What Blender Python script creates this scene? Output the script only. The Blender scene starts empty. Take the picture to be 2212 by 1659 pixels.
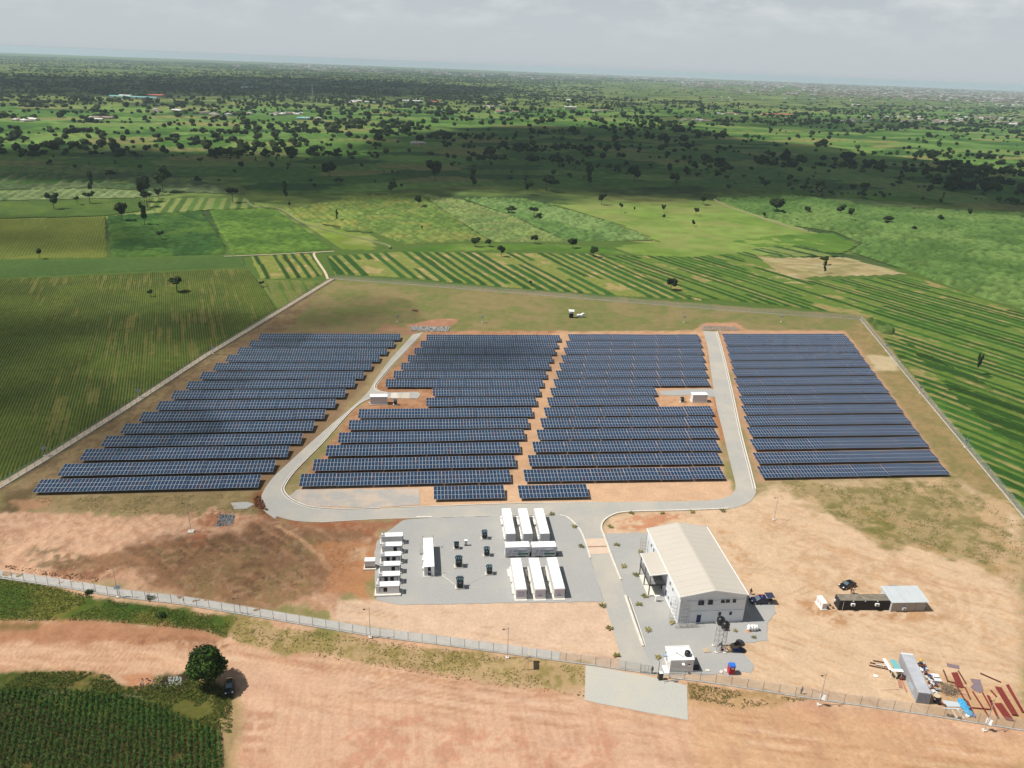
import bpy, math, random
import numpy as np
from mathutils import Vector, Matrix, Quaternion
random.seed(7); rng = np.random.default_rng(7)
scn = bpy.context.scene
col = scn.collection
PI = math.pi
# ---------------------------------------------------------------- camera
CAM_H = 113.0; FPX = 1683.2; PITCH = math.radians(22.2); ROLL = math.radians(2.2)
_f = np.array([0, math.cos(PITCH), -math.sin(PITCH)]); _r = np.array([1., 0, 0]); _u = np.cross(_r, _f)
_R = math.cos(ROLL)*_r + math.sin(ROLL)*_u; _U = -math.sin(ROLL)*_r + math.cos(ROLL)*_u
cam_data = bpy.data.cameras.new('camera'); cam = bpy.data.objects.new('camera', cam_data); col.objects.link(cam)
cam_data.sensor_width = 36; cam_data.lens = 36*FPX/2212.; cam_data.clip_start = 1; cam_data.clip_end = 60000
m = Matrix.Identity(4)
for i in range(3):
    m[i][0] = _R[i]; m[i][1] = _U[i]; m[i][2] = -_f[i]
m[2][3] = CAM_H
cam.matrix_world = m
scn.camera = cam
# ---------------------------------------------------------------- light
SUN_EL = math.radians(57); SH_AZ = math.radians(5.5)          # shadows run towards +x, a little away
SUN_V = Vector((math.cos(SH_AZ)*math.cos(SUN_EL), math.sin(SH_AZ)*math.cos(SUN_EL), -math.sin(SUN_EL)))
sd = bpy.data.lights.new('sun', 'SUN'); sd.energy = 5.0; sd.angle = math.radians(0.5); sd.color = (1, 0.955, 0.88)
so = bpy.data.objects.new('sun', sd); so.rotation_euler = SUN_V.to_track_quat('-Z', 'Y').to_euler(); so.location = (-300, 0, 400); col.objects.link(so)
world = bpy.data.worlds.new('World'); scn.world = world; world.use_nodes = True
wn = world.node_tree; wn.nodes.clear()
def N(nt, typ, **kw):
    n = nt.nodes.new(typ)
    for k, v in kw.items(): setattr(n, k, v)
    return n
wo = N(wn, 'ShaderNodeOutputWorld'); bg = N(wn, 'ShaderNodeBackground'); bg.inputs['Strength'].default_value = 0.05
sky = N(wn, 'ShaderNodeTexSky', sky_type='NISHITA', sun_disc=False, sun_elevation=SUN_EL, sun_rotation=math.radians(263))
sky.air_density = 1.0; sky.dust_density = 2.0; sky.ozone_density = 1.5; sky.altitude = 500
tc = N(wn, 'ShaderNodeTexCoord'); sep = N(wn, 'ShaderNodeSeparateXYZ'); wn.links.new(tc.outputs['Generated'], sep.inputs[0])
mx = N(wn, 'ShaderNodeMath', operation='MAXIMUM'); mx.inputs[1].default_value = 0.0; wn.links.new(sep.outputs['Z'], mx.inputs[0])
ad = N(wn, 'ShaderNodeMath', operation='ADD'); ad.inputs[1].default_value = 0.11; wn.links.new(mx.outputs[0], ad.inputs[0])
dx = N(wn, 'ShaderNodeMath', operation='DIVIDE'); wn.links.new(sep.outputs['X'], dx.inputs[0]); wn.links.new(ad.outputs[0], dx.inputs[1])
dy = N(wn, 'ShaderNodeMath', operation='DIVIDE'); wn.links.new(sep.outputs['Y'], dy.inputs[0]); wn.links.new(ad.outputs[0], dy.inputs[1])
cb = N(wn, 'ShaderNodeCombineXYZ'); wn.links.new(dx.outputs[0], cb.inputs[0]); wn.links.new(dy.outputs[0], cb.inputs[1])
nz = N(wn, 'ShaderNodeTexNoise'); nz.inputs['Scale'].default_value = 11; nz.inputs['Detail'].default_value = 7; nz.inputs['Roughness'].default_value = 0.6
mpc = N(wn, 'ShaderNodeMapping'); mpc.inputs['Scale'].default_value = (1, 1, 3.2); wn.links.new(tc.outputs['Generated'], mpc.inputs[0]); wn.links.new(mpc.outputs[0], nz.inputs['Vector'])
sc_ = N(wn, 'ShaderNodeCombineXYZ'); mz_ = N(wn, 'ShaderNodeMath', operation='MAXIMUM'); mz_.inputs[1].default_value = .004; wn.links.new(sep.outputs['Z'], mz_.inputs[0])
for i_, o_n in enumerate(('X', 'Y')): wn.links.new(sep.outputs[o_n], sc_.inputs[i_])
wn.links.new(mz_.outputs[0], sc_.inputs[2]); wn.links.new(sc_.outputs[0], sky.inputs['Vector'])
cr = N(wn, 'ShaderNodeValToRGB'); cr.color_ramp.elements[0].position = 0.47; cr.color_ramp.elements[1].position = 0.72
wn.links.new(nz.outputs['Fac'], cr.inputs[0])
# overall pale overcast veil mixed with the clear sky, brighter thin clouds on top
veil = N(wn, 'ShaderNodeMix', data_type='RGBA'); vf = N(wn, 'ShaderNodeMapRange'); vf.inputs['From Min'].default_value = .05; vf.inputs['From Max'].default_value = .38; vf.inputs['To Min'].default_value = .85; vf.inputs['To Max'].default_value = .06
wn.links.new(sep.outputs['Z'], vf.inputs['Value']); wn.links.new(vf.outputs[0], veil.inputs['Factor'])
wn.links.new(sky.outputs[0], veil.inputs['A']); veil.inputs['B'].default_value = (10.9, 11.9, 12.6, 1)
cl = N(wn, 'ShaderNodeMix', data_type='RGBA'); cm = N(wn, 'ShaderNodeMath', operation='MULTIPLY'); cm.inputs[1].default_value = 0.55; ch = N(wn, 'ShaderNodeMapRange'); ch.inputs['From Min'].default_value = .015; ch.inputs['From Max'].default_value = .075; wn.links.new(sep.outputs['Z'], ch.inputs['Value']); cx_ = N(wn, 'ShaderNodeMath', operation='MULTIPLY'); wn.links.new(cr.outputs[0], cx_.inputs[0]); wn.links.new(ch.outputs[0], cx_.inputs[1])
wn.links.new(cx_.outputs[0], cm.inputs[0]); wn.links.new(cm.outputs[0], cl.inputs['Factor'])
wn.links.new(veil.outputs['Result'], cl.inputs['A']); cl.inputs['B'].default_value = (15.2, 15.3, 15.2, 1)
wn.links.new(cl.outputs['Result'], bg.inputs['Color']); wn.links.new(bg.outputs[0], wo.inputs['Surface'])
vs = scn.view_settings; vs.view_transform = 'Standard'; vs.look = 'None'; vs.gamma = 1; vs.exposure = 0.12; vs.use_curve_mapping = False
scn.render.engine = 'CYCLES'; scn.cycles.max_bounces = 6; scn.cycles.diffuse_bounces = 2; scn.cycles.transparent_max_bounces = 16; scn.cycles.volume_bounces = 1
# ---------------------------------------------------------------- places
def P(x, y, z=0.0):
    """ground position (at height z) of a point seen in the photograph (coordinates of its 2212 px wide copy)"""
    d = _f + _R*(x-1106)/FPX - _U*(y-829.5)/FPX
    t = (CAM_H-z)/-d[2]
    return np.array([d[0]*t, d[1]*t])
def S(x, y, z=0.0): return P(x*.864063, y*.864063, z)              # the same, full-size coordinates
def Z(ox, oy, sc):                                                   # the same, coordinates inside an enlarged region
    return lambda x, y, z=0.0: S(ox+x/sc, oy+y/sc, z)
SITE = math.radians(6.8)
EX = np.array([math.cos(SITE), math.sin(SITE)]); EY = np.array([-math.sin(SITE), math.cos(SITE)])
def lin(c):
    c = c/255.; return c/12.92 if c <= .04045 else ((c+.055)/1.055)**2.4
KA = 1.55
def A(r, g, b): return (lin(r)/KA, lin(g)/KA, lin(b)/KA)             # albedo of a sunlit surface seen with this colour
# ---------------------------------------------------------------- noise
def _h(ix, iy, s):
    n = (ix.astype(np.int64)*374761393 + iy.astype(np.int64)*668265263 + s*1442695041) & 0xffffffff
    n = ((n ^ (n >> 13))*1274126177) & 0xffffffff
    return ((n ^ (n >> 16)) & 0xffff)/65535.
def vn(x, y, s=0):
    ix = np.floor(x); iy = np.floor(y); fx = x-ix; fy = y-iy
    fx = fx*fx*(3-2*fx); fy = fy*fy*(3-2*fy)
    a = _h(ix, iy, s); b = _h(ix+1, iy, s); c = _h(ix, iy+1, s); d = _h(ix+1, iy+1, s)
    return a+(b-a)*fx+(c-a)*fy+(a-b-c+d)*fx*fy
def fbm(x, y, s=0, o=4):
    t = 0; a = .5; n = 0
    for i in range(o):
        t = t+a*vn(x, y, s+i); n += a; a *= .5; x = x*2.03+17.1; y = y*2.03+5.3
    return t/n
def sdist(poly, X, Y):
    """signed distance to polygon, positive inside"""
    poly = np.asarray(poly, float); n = len(poly); D = np.full(X.shape, 1e18); ins = np.zeros(X.shape, bool)
    for i in range(n):
        ax, ay = poly[i]; bx, by = poly[(i+1) % n]
        ex, ey = bx-ax, by-ay; L = ex*ex+ey*ey+1e-12
        t = np.clip(((X-ax)*ex+(Y-ay)*ey)/L, 0, 1)
        D = np.minimum(D, (X-ax-t*ex)**2+(Y-ay-t*ey)**2)
        if ay != by:
            c = ((ay > Y) != (by > Y)) & (X < (bx-ax)*(Y-ay)/(by-ay)+ax); ins ^= c
    D = np.sqrt(D); return np.where(ins, D, -D)
def ldist(line, X, Y):
    line = np.asarray(line, float); D = np.full(X.shape, 1e18)
    for i in range(len(line)-1):
        ax, ay = line[i]; bx, by = line[i+1]; ex, ey = bx-ax, by-ay; L = ex*ex+ey*ey+1e-12
        t = np.clip(((X-ax)*ex+(Y-ay)*ey)/L, 0, 1); D = np.minimum(D, (X-ax-t*ex)**2+(Y-ay-t*ey)**2)
    return np.sqrt(D)
def sstep(a, b, x):
    t = np.clip((x-a)/(b-a), 0, 1); return t*t*(3-2*t)
# ---------------------------------------------------------------- materials
MATS = {}
def mat(name, c=(.5, .5, .5), rough=.7, metal=0., var=.12, vscale=3., bump=0., bscale=20., spec=.3, rnd=0.):
    if name in MATS: return MATS[name]
    m = bpy.data.materials.new(name); m.use_nodes = True; nt = m.node_tree; b = nt.nodes['Principled BSDF']
    b.inputs['Roughness'].default_value = rough; b.inputs['Metallic'].default_value = metal; b.inputs['Specular IOR Level'].default_value = spec
    t = N(nt, 'ShaderNodeTexCoord'); n = N(nt, 'ShaderNodeTexNoise'); n.inputs['Scale'].default_value = vscale; n.inputs['Detail'].default_value = 5
    nt.links.new(t.outputs['Object'], n.inputs['Vector'])
    mr = N(nt, 'ShaderNodeMapRange'); mr.inputs['From Min'].default_value = .3; mr.inputs['From Max'].default_value = .7
    mr.inputs['To Min'].default_value = 1-var; mr.inputs['To Max'].default_value = 1+var; nt.links.new(n.outputs['Fac'], mr.inputs['Value'])
    hs = N(nt, 'ShaderNodeHueSaturation'); hs.inputs['Color'].default_value = (*c, 1)
    if rnd:
        oi = N(nt, 'ShaderNodeObjectInfo'); m2 = N(nt, 'ShaderNodeMapRange'); m2.inputs['To Min'].default_value = 1-rnd; m2.inputs['To Max'].default_value = 1+rnd
        nt.links.new(oi.outputs['Random'], m2.inputs['Value']); mm = N(nt, 'ShaderNodeMath', operation='MULTIPLY')
        nt.links.new(m2.outputs[0], mm.inputs[0]); nt.links.new(mr.outputs[0], mm.inputs[1]); nt.links.new(mm.outputs[0], hs.inputs['Value'])
    else: nt.links.new(mr.outputs[0], hs.inputs['Value'])
    nt.links.new(hs.outputs[0], b.inputs['Base Color'])
    if bump:
        n2 = N(nt, 'ShaderNodeTexNoise'); n2.inputs['Scale'].default_value = bscale; n2.inputs['Detail'].default_value = 4; nt.links.new(t.outputs['Object'], n2.inputs['Vector'])
        bp = N(nt, 'ShaderNodeBump'); bp.inputs['Strength'].default_value = bump; bp.inputs['Distance'].default_value = .1
        nt.links.new(n2.outputs['Fac'], bp.inputs['Height']); nt.links.new(bp.outputs[0], b.inputs['Normal'])
    MATS[name] = m; return m
def mat_attr(name, rough=.95, var=.18, s1=1.2, s2=.12, bump=.35, spec=.1, s3=0):
    """material coloured by the per-vertex attribute 'col', with two scales of grain"""
    m = bpy.data.materials.new(name); m.use_nodes = True; nt = m.node_tree; b = nt.nodes['Principled BSDF']
    b.inputs['Roughness'].default_value = rough; b.inputs['Specular IOR Level'].default_value = spec
    at = N(nt, 'ShaderNodeAttribute', attribute_name='col'); t = N(nt, 'ShaderNodeTexCoord')
    v = None
    for s in ((s1, s2) if not s3 else (s1, s2, s3)):
        n = N(nt, 'ShaderNodeTexNoise'); n.inputs['Scale'].default_value = s; n.inputs['Detail'].default_value = 6; n.inputs['Roughness'].default_value = .65
        nt.links.new(t.outputs['Object'], n.inputs['Vector'])
        mr = N(nt, 'ShaderNodeMapRange'); mr.inputs['From Min'].default_value = .3; mr.inputs['From Max'].default_value = .7
        mr.inputs['To Min'].default_value = 1-var; mr.inputs['To Max'].default_value = 1+var; nt.links.new(n.outputs['Fac'], mr.inputs['Value'])
        if v is None: v = mr; nb = n
        else:
            q = N(nt, 'ShaderNodeMath', operation='MULTIPLY'); nt.links.new(v.outputs[0], q.inputs[0]); nt.links.new(mr.outputs[0], q.inputs[1]); v = q
    hs = N(nt, 'ShaderNodeHueSaturation'); nt.links.new(at.outputs['Color'], hs.inputs['Color']); nt.links.new(v.outputs[0], hs.inputs['Value'])
    nt.links.new(hs.outputs[0], b.inputs['Base Color'])
    bp = N(nt, 'ShaderNodeBump'); bp.inputs['Strength'].default_value = bump; bp.inputs['Distance'].default_value = .3
    nt.links.new(nb.outputs['Fac'], bp.inputs['Height']); nt.links.new(bp.outputs[0], b.inputs['Normal'])
    return m
def mat2(name, c1, c2, scale=.12, lo=.5, hi=.64, rough=.92, var=.07, bump=.4, bscale=5, fine=3.):
    m = mat(name, c1, rough, var=var, vscale=fine, bump=bump, bscale=bscale); nt = m.node_tree; b = nt.nodes['Principled BSDF']; src = b.inputs['Base Color'].links[0].from_socket
    t = N(nt, 'ShaderNodeTexCoord'); n = N(nt, 'ShaderNodeTexNoise'); n.inputs['Scale'].default_value = scale; n.inputs['Detail'].default_value = 8; n.inputs['Roughness'].default_value = .62; nt.links.new(t.outputs['Object'], n.inputs['Vector'])
    mr = N(nt, 'ShaderNodeMapRange'); mr.inputs['From Min'].default_value = lo; mr.inputs['From Max'].default_value = hi; nt.links.new(n.outputs['Fac'], mr.inputs['Value'])
    x = N(nt, 'ShaderNodeMix', data_type='RGBA'); nt.links.new(mr.outputs[0], x.inputs['Factor']); nt.links.new(src, x.inputs['A']); x.inputs['B'].default_value = (*c2, 1); nt.links.new(x.outputs['Result'], b.inputs['Base Color']); return m
# ---------------------------------------------------------------- object helpers
def tag(o, label=None, cat=None, group=None, kind=None):
    if label: o['label'] = label
    if cat: o['category'] = cat
    if group: o['group'] = group
    if kind: o['kind'] = kind
    return o
def thing(name, label, cat, loc=(0, 0, 0), rz=0., group=None):
    o = bpy.data.objects.new(name, None); col.objects.link(o); o.empty_display_size = .5
    o.location = (loc[0], loc[1], loc[2] if len(loc) > 2 else 0); o.rotation_euler = (0, 0, rz)
    return tag(o, label, cat, group)
class MB:
    def __init__(s): s.v = []; s.f = []; s.m = []
    def add(s, vs, fs, mi=0):
        k = len(s.v); s.v += [tuple(p) for p in vs]; s.f += [tuple(i+k for i in f) for f in fs]; s.m += [mi]*len(fs); return s
    def box(s, x0, y0, z0, x1, y1, z1, mi=0):
        return s.add([(x0,y0,z0),(x1,y0,z0),(x1,y1,z0),(x0,y1,z0),(x0,y0,z1),(x1,y0,z1),(x1,y1,z1),(x0,y1,z1)],
                     [(0,3,2,1),(4,5,6,7),(0,1,5,4),(1,2,6,5),(2,3,7,6),(3,0,4,7)], mi)
    def cbox(s, cx, cy, cz, lx, ly, lz, rz=0, mi=0, taper=1.):
        c, q = math.cos(rz), math.sin(rz); vs = []
        for z, t in ((-.5, 1), (.5, taper)):
            for x, y in ((-.5,-.5),(.5,-.5),(.5,.5),(-.5,.5)):
                X = x*lx*t; Y = y*ly*t; vs.append((cx+c*X-q*Y, cy+q*X+c*Y, cz+z*lz))
        return s.add(vs, [(0,3,2,1),(4,5,6,7),(0,1,5,4),(1,2,6,5),(2,3,7,6),(3,0,4,7)], mi)
    def tube(s, a, b, r, r2=None, n=6, mi=0, caps=True):
        a = Vector(a); b = Vector(b); r2 = r if r2 is None else r2; d = (b-a); 
        if d.length < 1e-6: return s
        d.normalize(); u = d.orthogonal().normalized(); w = d.cross(u); vs = []
        for p, rr in ((a, r), (b, r2)):
            for i in range(n):
                t = 2*PI*i/n; vs.append(p+u*(rr*math.cos(t))+w*(rr*math.sin(t)))
        fs = [(i, (i+1) % n, n+(i+1) % n, n+i) for i in range(n)]
        if caps: fs += [tuple(range(n-1, -1, -1)), tuple(range(n, 2*n))]
        return s.add(vs, fs, mi)
    def lathe(s, prof, n=16, c=(0, 0, 0), mi=0):
        vs = []; fs = []
        for r, z in prof:
            for i in range(n):
                t = 2*PI*i/n; vs.append((c[0]+r*math.cos(t), c[1]+r*math.sin(t), c[2]+z))
        for j in range(len(prof)-1):
            for i in range(n): fs.append((j*n+i, j*n+(i+1) % n, (j+1)*n+(i+1) % n, (j+1)*n+i))
        fs.append(tuple(range(n-1, -1, -1))); fs.append(tuple(range((len(prof)-1)*n, len(prof)*n)))
        return s.add(vs, fs, mi)
    def prism(s, pts, z0, z1, mi=0):
        n = len(pts); vs = [(p[0], p[1], z0) for p in pts]+[(p[0], p[1], z1) for p in pts]
        return s.add(vs, [tuple(range(n-1, -1, -1)), tuple(range(n, 2*n))]+[(i, (i+1) % n, n+(i+1) % n, n+i) for i in range(n)], mi)
    def xprism(s, pts, x0, x1, mi=0):                                # profile in (y, z), extruded along x
        n = len(pts); vs = [(x0, p[0], p[1]) for p in pts]+[(x1, p[0], p[1]) for p in pts]
        return s.add(vs, [tuple(range(n)), tuple(range(2*n-1, n-1, -1))]+[(i, n+i, n+(i+1) % n, (i+1) % n) for i in range(n)], mi)
    def blob(s, c, r, sub=1, seed=0, amp=.2, mi=0):
        vs, fs = ICO[sub]; v = vs*(1+amp*(fbm(vs[:, 0]*2+seed, vs[:, 1]*2+vs[:, 2]*3, seed)[:, None]-.5)*2)
        return s.add(v*np.array(r)+np.array(c), fs, mi)
    def mesh(s, name, mats, smooth=False):
        me = bpy.data.meshes.new(name); me.from_pydata(s.v, [], s.f)
        for m_ in (mats if isinstance(mats, (list, tuple)) else [mats]): me.materials.append(m_)
        if any(s.m): me.polygons.foreach_set('material_index', s.m)
        if smooth: me.polygons.foreach_set('use_smooth', [True]*len(s.f))
        me.validate(); me.update(); return me
    def build(s, name, mats, parent=None, smooth=False, loc=None, rot=None, bevel=0.):
        o = bpy.data.objects.new(name, s.mesh(name, mats, smooth)); col.objects.link(o)
        if parent: o.parent = parent
        if loc: o.location = loc
        if rot: o.rotation_euler = rot
        if bevel:
            b = o.modifiers.new('bevel', 'BEVEL'); b.width = bevel; b.segments = 1; b.limit_method = 'ANGLE'
        return o
def _ico(sub):
    t = (1+5**.5)/2; v = [(-1,t,0),(1,t,0),(-1,-t,0),(1,-t,0),(0,-1,t),(0,1,t),(0,-1,-t),(0,1,-t),(t,0,-1),(t,0,1),(-t,0,-1),(-t,0,1)]
    f = [(0,11,5),(0,5,1),(0,1,7),(0,7,10),(0,10,11),(1,5,9),(5,11,4),(11,10,2),(10,7,6),(7,1,8),(3,9,4),(3,4,2),(3,2,6),(3,6,8),(3,8,9),(4,9,5),(2,4,11),(6,2,10),(8,6,7),(9,8,1)]
    v = [np.array(p)/np.linalg.norm(p) for p in v]
    for _ in range(sub):
        c = {}; nf = []
        def mid(a, b):
            k = (min(a, b), max(a, b))
            if k not in c: q = v[a]+v[b]; v.append(q/np.linalg.norm(q)); c[k] = len(v)-1
            return c[k]
        for a, b, d in f:
            x, y, z = mid(a, b), mid(b, d), mid(d, a); nf += [(a, x, z), (b, y, x), (d, z, y), (x, y, z)]
        f = nf
    return np.array(v), f
ICO = [_ico(0), _ico(1), _ico(2)]
def npmesh(name, V, F, mats, cols=None, smooth=False):
    """numpy mesh: V (n,3), F (m,k)"""
    me = bpy.data.meshes.new(name); V = np.asarray(V, np.float32); F = np.asarray(F, np.int32); k = F.shape[1]
    me.vertices.add(len(V)); me.vertices.foreach_set('co', V.ravel()); me.loops.add(F.size); me.loops.foreach_set('vertex_index', F.ravel())
    me.polygons.add(len(F)); me.polygons.foreach_set('loop_start', np.arange(0, F.size, k, dtype=np.int32))
    me.polygons.foreach_set('use_smooth', np.full(len(F), smooth))
    for m_ in (mats if isinstance(mats, (list, tuple)) else [mats]): me.materials.append(m_)
    me.update(calc_edges=True)
    if cols is not None:
        a = me.attributes.new('col', 'FLOAT_COLOR', 'POINT'); c = np.ones((len(V), 4), np.float32); c[:, :3] = cols; a.data.foreach_set('color', c.ravel())
    return me
def link(name, me, parent=None, loc=None, rz=None):
    o = bpy.data.objects.new(name, me); col.objects.link(o)
    if parent: o.parent = parent
    if loc is not None: o.location = loc
    if rz is not None: o.rotation_euler = (0, 0, rz)
    return o
def copy_tree(o, parent=None):
    c = o.copy(); col.objects.link(c)
    if parent: c.parent = parent
    for ch in list(o.children): copy_tree(ch, c)
    return c
# ================================================================ GROUND
# world positions of the perimeter fence (its front, left, back and right lines)
FRONT = [np.array([-145.5, 151.2])]+[S(*p) for p in ((0,1446),(158,1469),(294,1493),(452,1511),(608,1537),(922,1590),(1100,1612),(1400,1653),(1509,1667),(1550,1674),(1600,1681))]
FRONT2 = [S(*p) for p in ((1672,1694),(1808,1712),(1982,1740),(2160,1766),(2304,1786),(2442,1808),(2560,1827))]+[np.array([133.5, 107.2])]
LEFT = [np.array([-145.5, 151.2])]+[S(*p) for p in ((0,1222),(119,1150),(313,1027),(522,889),(700,781),(835,698))]
BACK = [S(*p) for p in ((835,698),(1010,711),(1300,734),(1700,767),(1953,787),(2151,799))]
RIGHT = [S(*p) for p in ((2151,799),(2215,877),(2297,978),(2409,1113),(2560,1295))]+[np.array([133.5, 107.2])]
COMPOUND = FRONT+FRONT2+RIGHT[::-1][1:]+BACK[::-1][1:]+LEFT[::-1][1:-1]
mg = mat_attr('ground soil', var=.12, s1=1.3, s2=.2, bump=.45, s3=5.)
mroad = mat2('grey paving', (.35,.34,.315), (.42,.385,.325), .09, .42, .66, var=.09)
mpad = mat2('grey gravel', (.33,.327,.315), (.385,.365,.325), .07, .5, .74, var=.09, bump=.6, bscale=7)
mkerb = mat('kerb concrete', (.62,.58,.51), .85, var=.1, vscale=.8)
mconc = mat('pale concrete', (.58,.54,.47), .85, var=.12, vscale=1.2)
# near ground: a fan-shaped height sheet, finer where it is nearer
ang = np.radians(np.arange(46, 134.01, .145)); rad = 66*np.exp(np.arange(0, 2.14, .0047))
AA, RR = np.meshgrid(ang, rad); GX = (RR*np.cos(AA)).ravel(); GY = (RR*np.sin(AA)).ravel()
C = np.zeros((GX.size, 3)); HZ = np.zeros(GX.size); ROUGH = np.full(GX.size, .05)
w1 = fbm(GX/9, GY/9, 11)-.5; w2 = fbm(GX/2.2, GY/2.2, 12, 3)-.5; w3 = fbm(GX/28, GY/28, 15)-.5
f1 = fbm(GX/4.5, GY/4.5, 31, 5); f2 = fbm(GX/14, GY/14, 41, 5); f3 = fbm(GX/1.3, GY/1.3, 51, 3); fm = .5*f1+.5*f3
def stretched(az, along, across, s):
    a = math.radians(az); u = GX*math.cos(a)+GY*math.sin(a); v = -GX*math.sin(a)+GY*math.cos(a)
    return fbm(u/along, v/across, s, 4)
st_road = stretched(-9, 22, .9, 61); st_road2 = stretched(-14, 30, 1.4, 67); st_bld = stretched(-35, 9, .8, 71)
def mixc(m, rgb):
    global C
    c = np.array(A(*rgb)); C += (c-C)*m[:, None]
def paint(polyD, rgb, soft=1.5, warp=3., alpha=1., thr=None, pat=None, world=False, rough=None):
    poly = polyD if world else [P(*p) for p in polyD]
    pa = np.array(poly); lo = pa.min(0)-12; hi = pa.max(0)+12
    k = np.where((GX > lo[0]) & (GX < hi[0]) & (GY > lo[1]) & (GY < hi[1]))[0]
    if not len(k): return
    d = sdist(poly, GX[k], GY[k])+warp*2*(w1[k]*1.0+w2[k]*.5)
    m_ = sstep(-soft, soft, d)*alpha
    if thr is not None: m_ = m_*sstep(thr-.06, thr+.06, (fm if pat is None else pat)[k])
    c = np.array(A(*rgb)); C[k] += (c-C[k])*m_[:, None]
    if rough is not None: ROUGH[k] = ROUGH[k]*(1-m_)+rough*m_
C[:] = A(196,160,122)
dcomp = sdist(COMPOUND, GX, GY)
# --- outside the fence, beyond: green
out = sstep(-2, 0, -dcomp)
far = out*(GY > 190)
mixc(far, (92,116,52))
# --- inside: olive tan ground everywhere, sand in front
ins = sstep(0, 1.5, dcomp)
mixc(ins, (168,148,108))
mixc(ins*sstep(.45, .62, f2)*.6, (138,138,78)); mixc(ins*sstep(.52, .66, f1)*.45, (186,160,122))
# back meadow
paint([(560,715),(715,598),(1870,682),(1850,725),(860,722)], (141,133,86), 2, 3); paint([(560,715),(715,598),(1870,682),(1850,725),(860,722)], (122,132,70), 2, 3, .8, .5)
paint([(560,715),(715,598),(1870,682),(1850,725),(860,722)], (160,140,100), 2, 3, .6, .55, f2)
paint([(880,702),(930,690),(992,688),(975,704),(900,712)], (190,140,112), .8, 1.5, rough=.4)
paint([(800,722),(830,700),(905,712),(895,724)], (172,128,102), 1, 2, .8); paint([(1500,712),(1520,698),(1590,697),(1612,712)], (205,155,122), .8, 1.5)
# left margin between fence and left block
paint([(0,1060),(700,610),(640,700),(90,1060),(0,1110)], (134,112,82), 2, 4); paint([(0,1060),(700,610),(640,700),(90,1060),(0,1110)], (160,138,100), 1.5, 3, .8, .5)
paint([(0,1075),(90,1045),(75,1100),(0,1120)], (112,96,66), 2, 3)
# panel block soils
paint([(560,715),(870,715),(620,1050),(540,1068),(80,1070)], (150,122,92), 2, 2)
paint([(920,715),(1210,715),(1130,1055),(640,1050),(800,850)], (196,148,112), 1.5, 2); paint([(920,715),(1210,715),(1130,1055),(640,1050),(800,850)], (166,116,82), 1.5, 2, .7, .52)
paint([(1205,715),(1530,715),(1570,1050),(1100,1060)], (216,172,135), 1.5, 2); paint([(1205,715),(1530,715),(1570,1050),(1100,1060)], (184,134,98), 1.5, 2, .6, .56)
paint([(1550,712),(1830,715),(2060,1030),(1640,1040)], (208,162,128), 1.5, 1.5)
paint([(1195,720),(1230,720),(1135,1060),(1090,1060)], (214,172,135), 1, 1)
paint([(1525,740),(1545,740),(1575,1000),(1550,930)], (186,132,92), .8, 1.5)
# soil bed south of the middle blocks
paint([(650,1050),(1580,1035),(1590,1082),(1250,1090),(650,1100)], (228,188,152), 1, 1.5)
# right margin
paint([(1830,715),(1875,690),(2212,1120),(2060,1030)], (166,142,98), 2, 3); paint([(1830,715),(1875,690),(2212,1120),(2060,1030)], (136,130,78), 2, 3, .7, .5)
paint([(1870,765),(1935,770),(1940,800),(1890,800)], (215,195,158), 1, 2, .8)
# right front: sand sweep and olive patch
paint([(1300,1110),(1620,1085),(1680,1040),(2060,1030),(2212,1120),(2212,1640),(1300,1450)], (228,196,162), 2, 2)
paint([(1660,1036),(2062,1030),(2212,1125),(2212,1290),(2100,1215),(1930,1180),(1790,1120),(1690,1075)], (178,156,112), 3, 7)
paint([(1660,1036),(2062,1030),(2212,1125),(2212,1290),(2100,1215),(1930,1180),(1790,1120),(1690,1075)], (140,130,80), 3, 8, .85, .5)
paint([(1660,1036),(2062,1030),(2212,1125),(2212,1290),(2100,1215),(1930,1180),(1790,1120),(1690,1075)], (214,180,140), 3, 8, .8, .54, f2)
paint([(1760,1085),(1900,1095),(1990,1140),(1900,1150),(1780,1115)], (128,124,66), 2, 4, .7, .45)
paint([(1300,1120),(1400,1112),(1480,1112),(1400,1150),(1330,1150)], (206,140,102), 1, 3, .8, .45)
paint([(1560,1150),(1620,1200),(1640,1260),(1590,1240)], (200,150,105), 1, 3, .7, .5)
paint([(1700,1300),(1980,1310),(2060,1335),(1950,1350),(1780,1340)], (186,132,86), 1.5, 4, .75, .48)
paint([(1600,1100),(2212,1300),(2212,1420),(1700,1250)], (206,166,126), 2, 5, .6, .52); mixc(ins*sstep(.55,.7,st_bld)*(GX > 45)*(GY < 195)*.35, (204,160,116))
paint([(1980,1440),(2212,1480),(2212,1640),(2000,1570)], (206,164,118), 2, 4, .7)
# front middle sand
paint([(700,1290),(860,1300),(1330,1295),(1345,1450),(720,1335)], (230,197,168), .8, 1.5)
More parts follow.
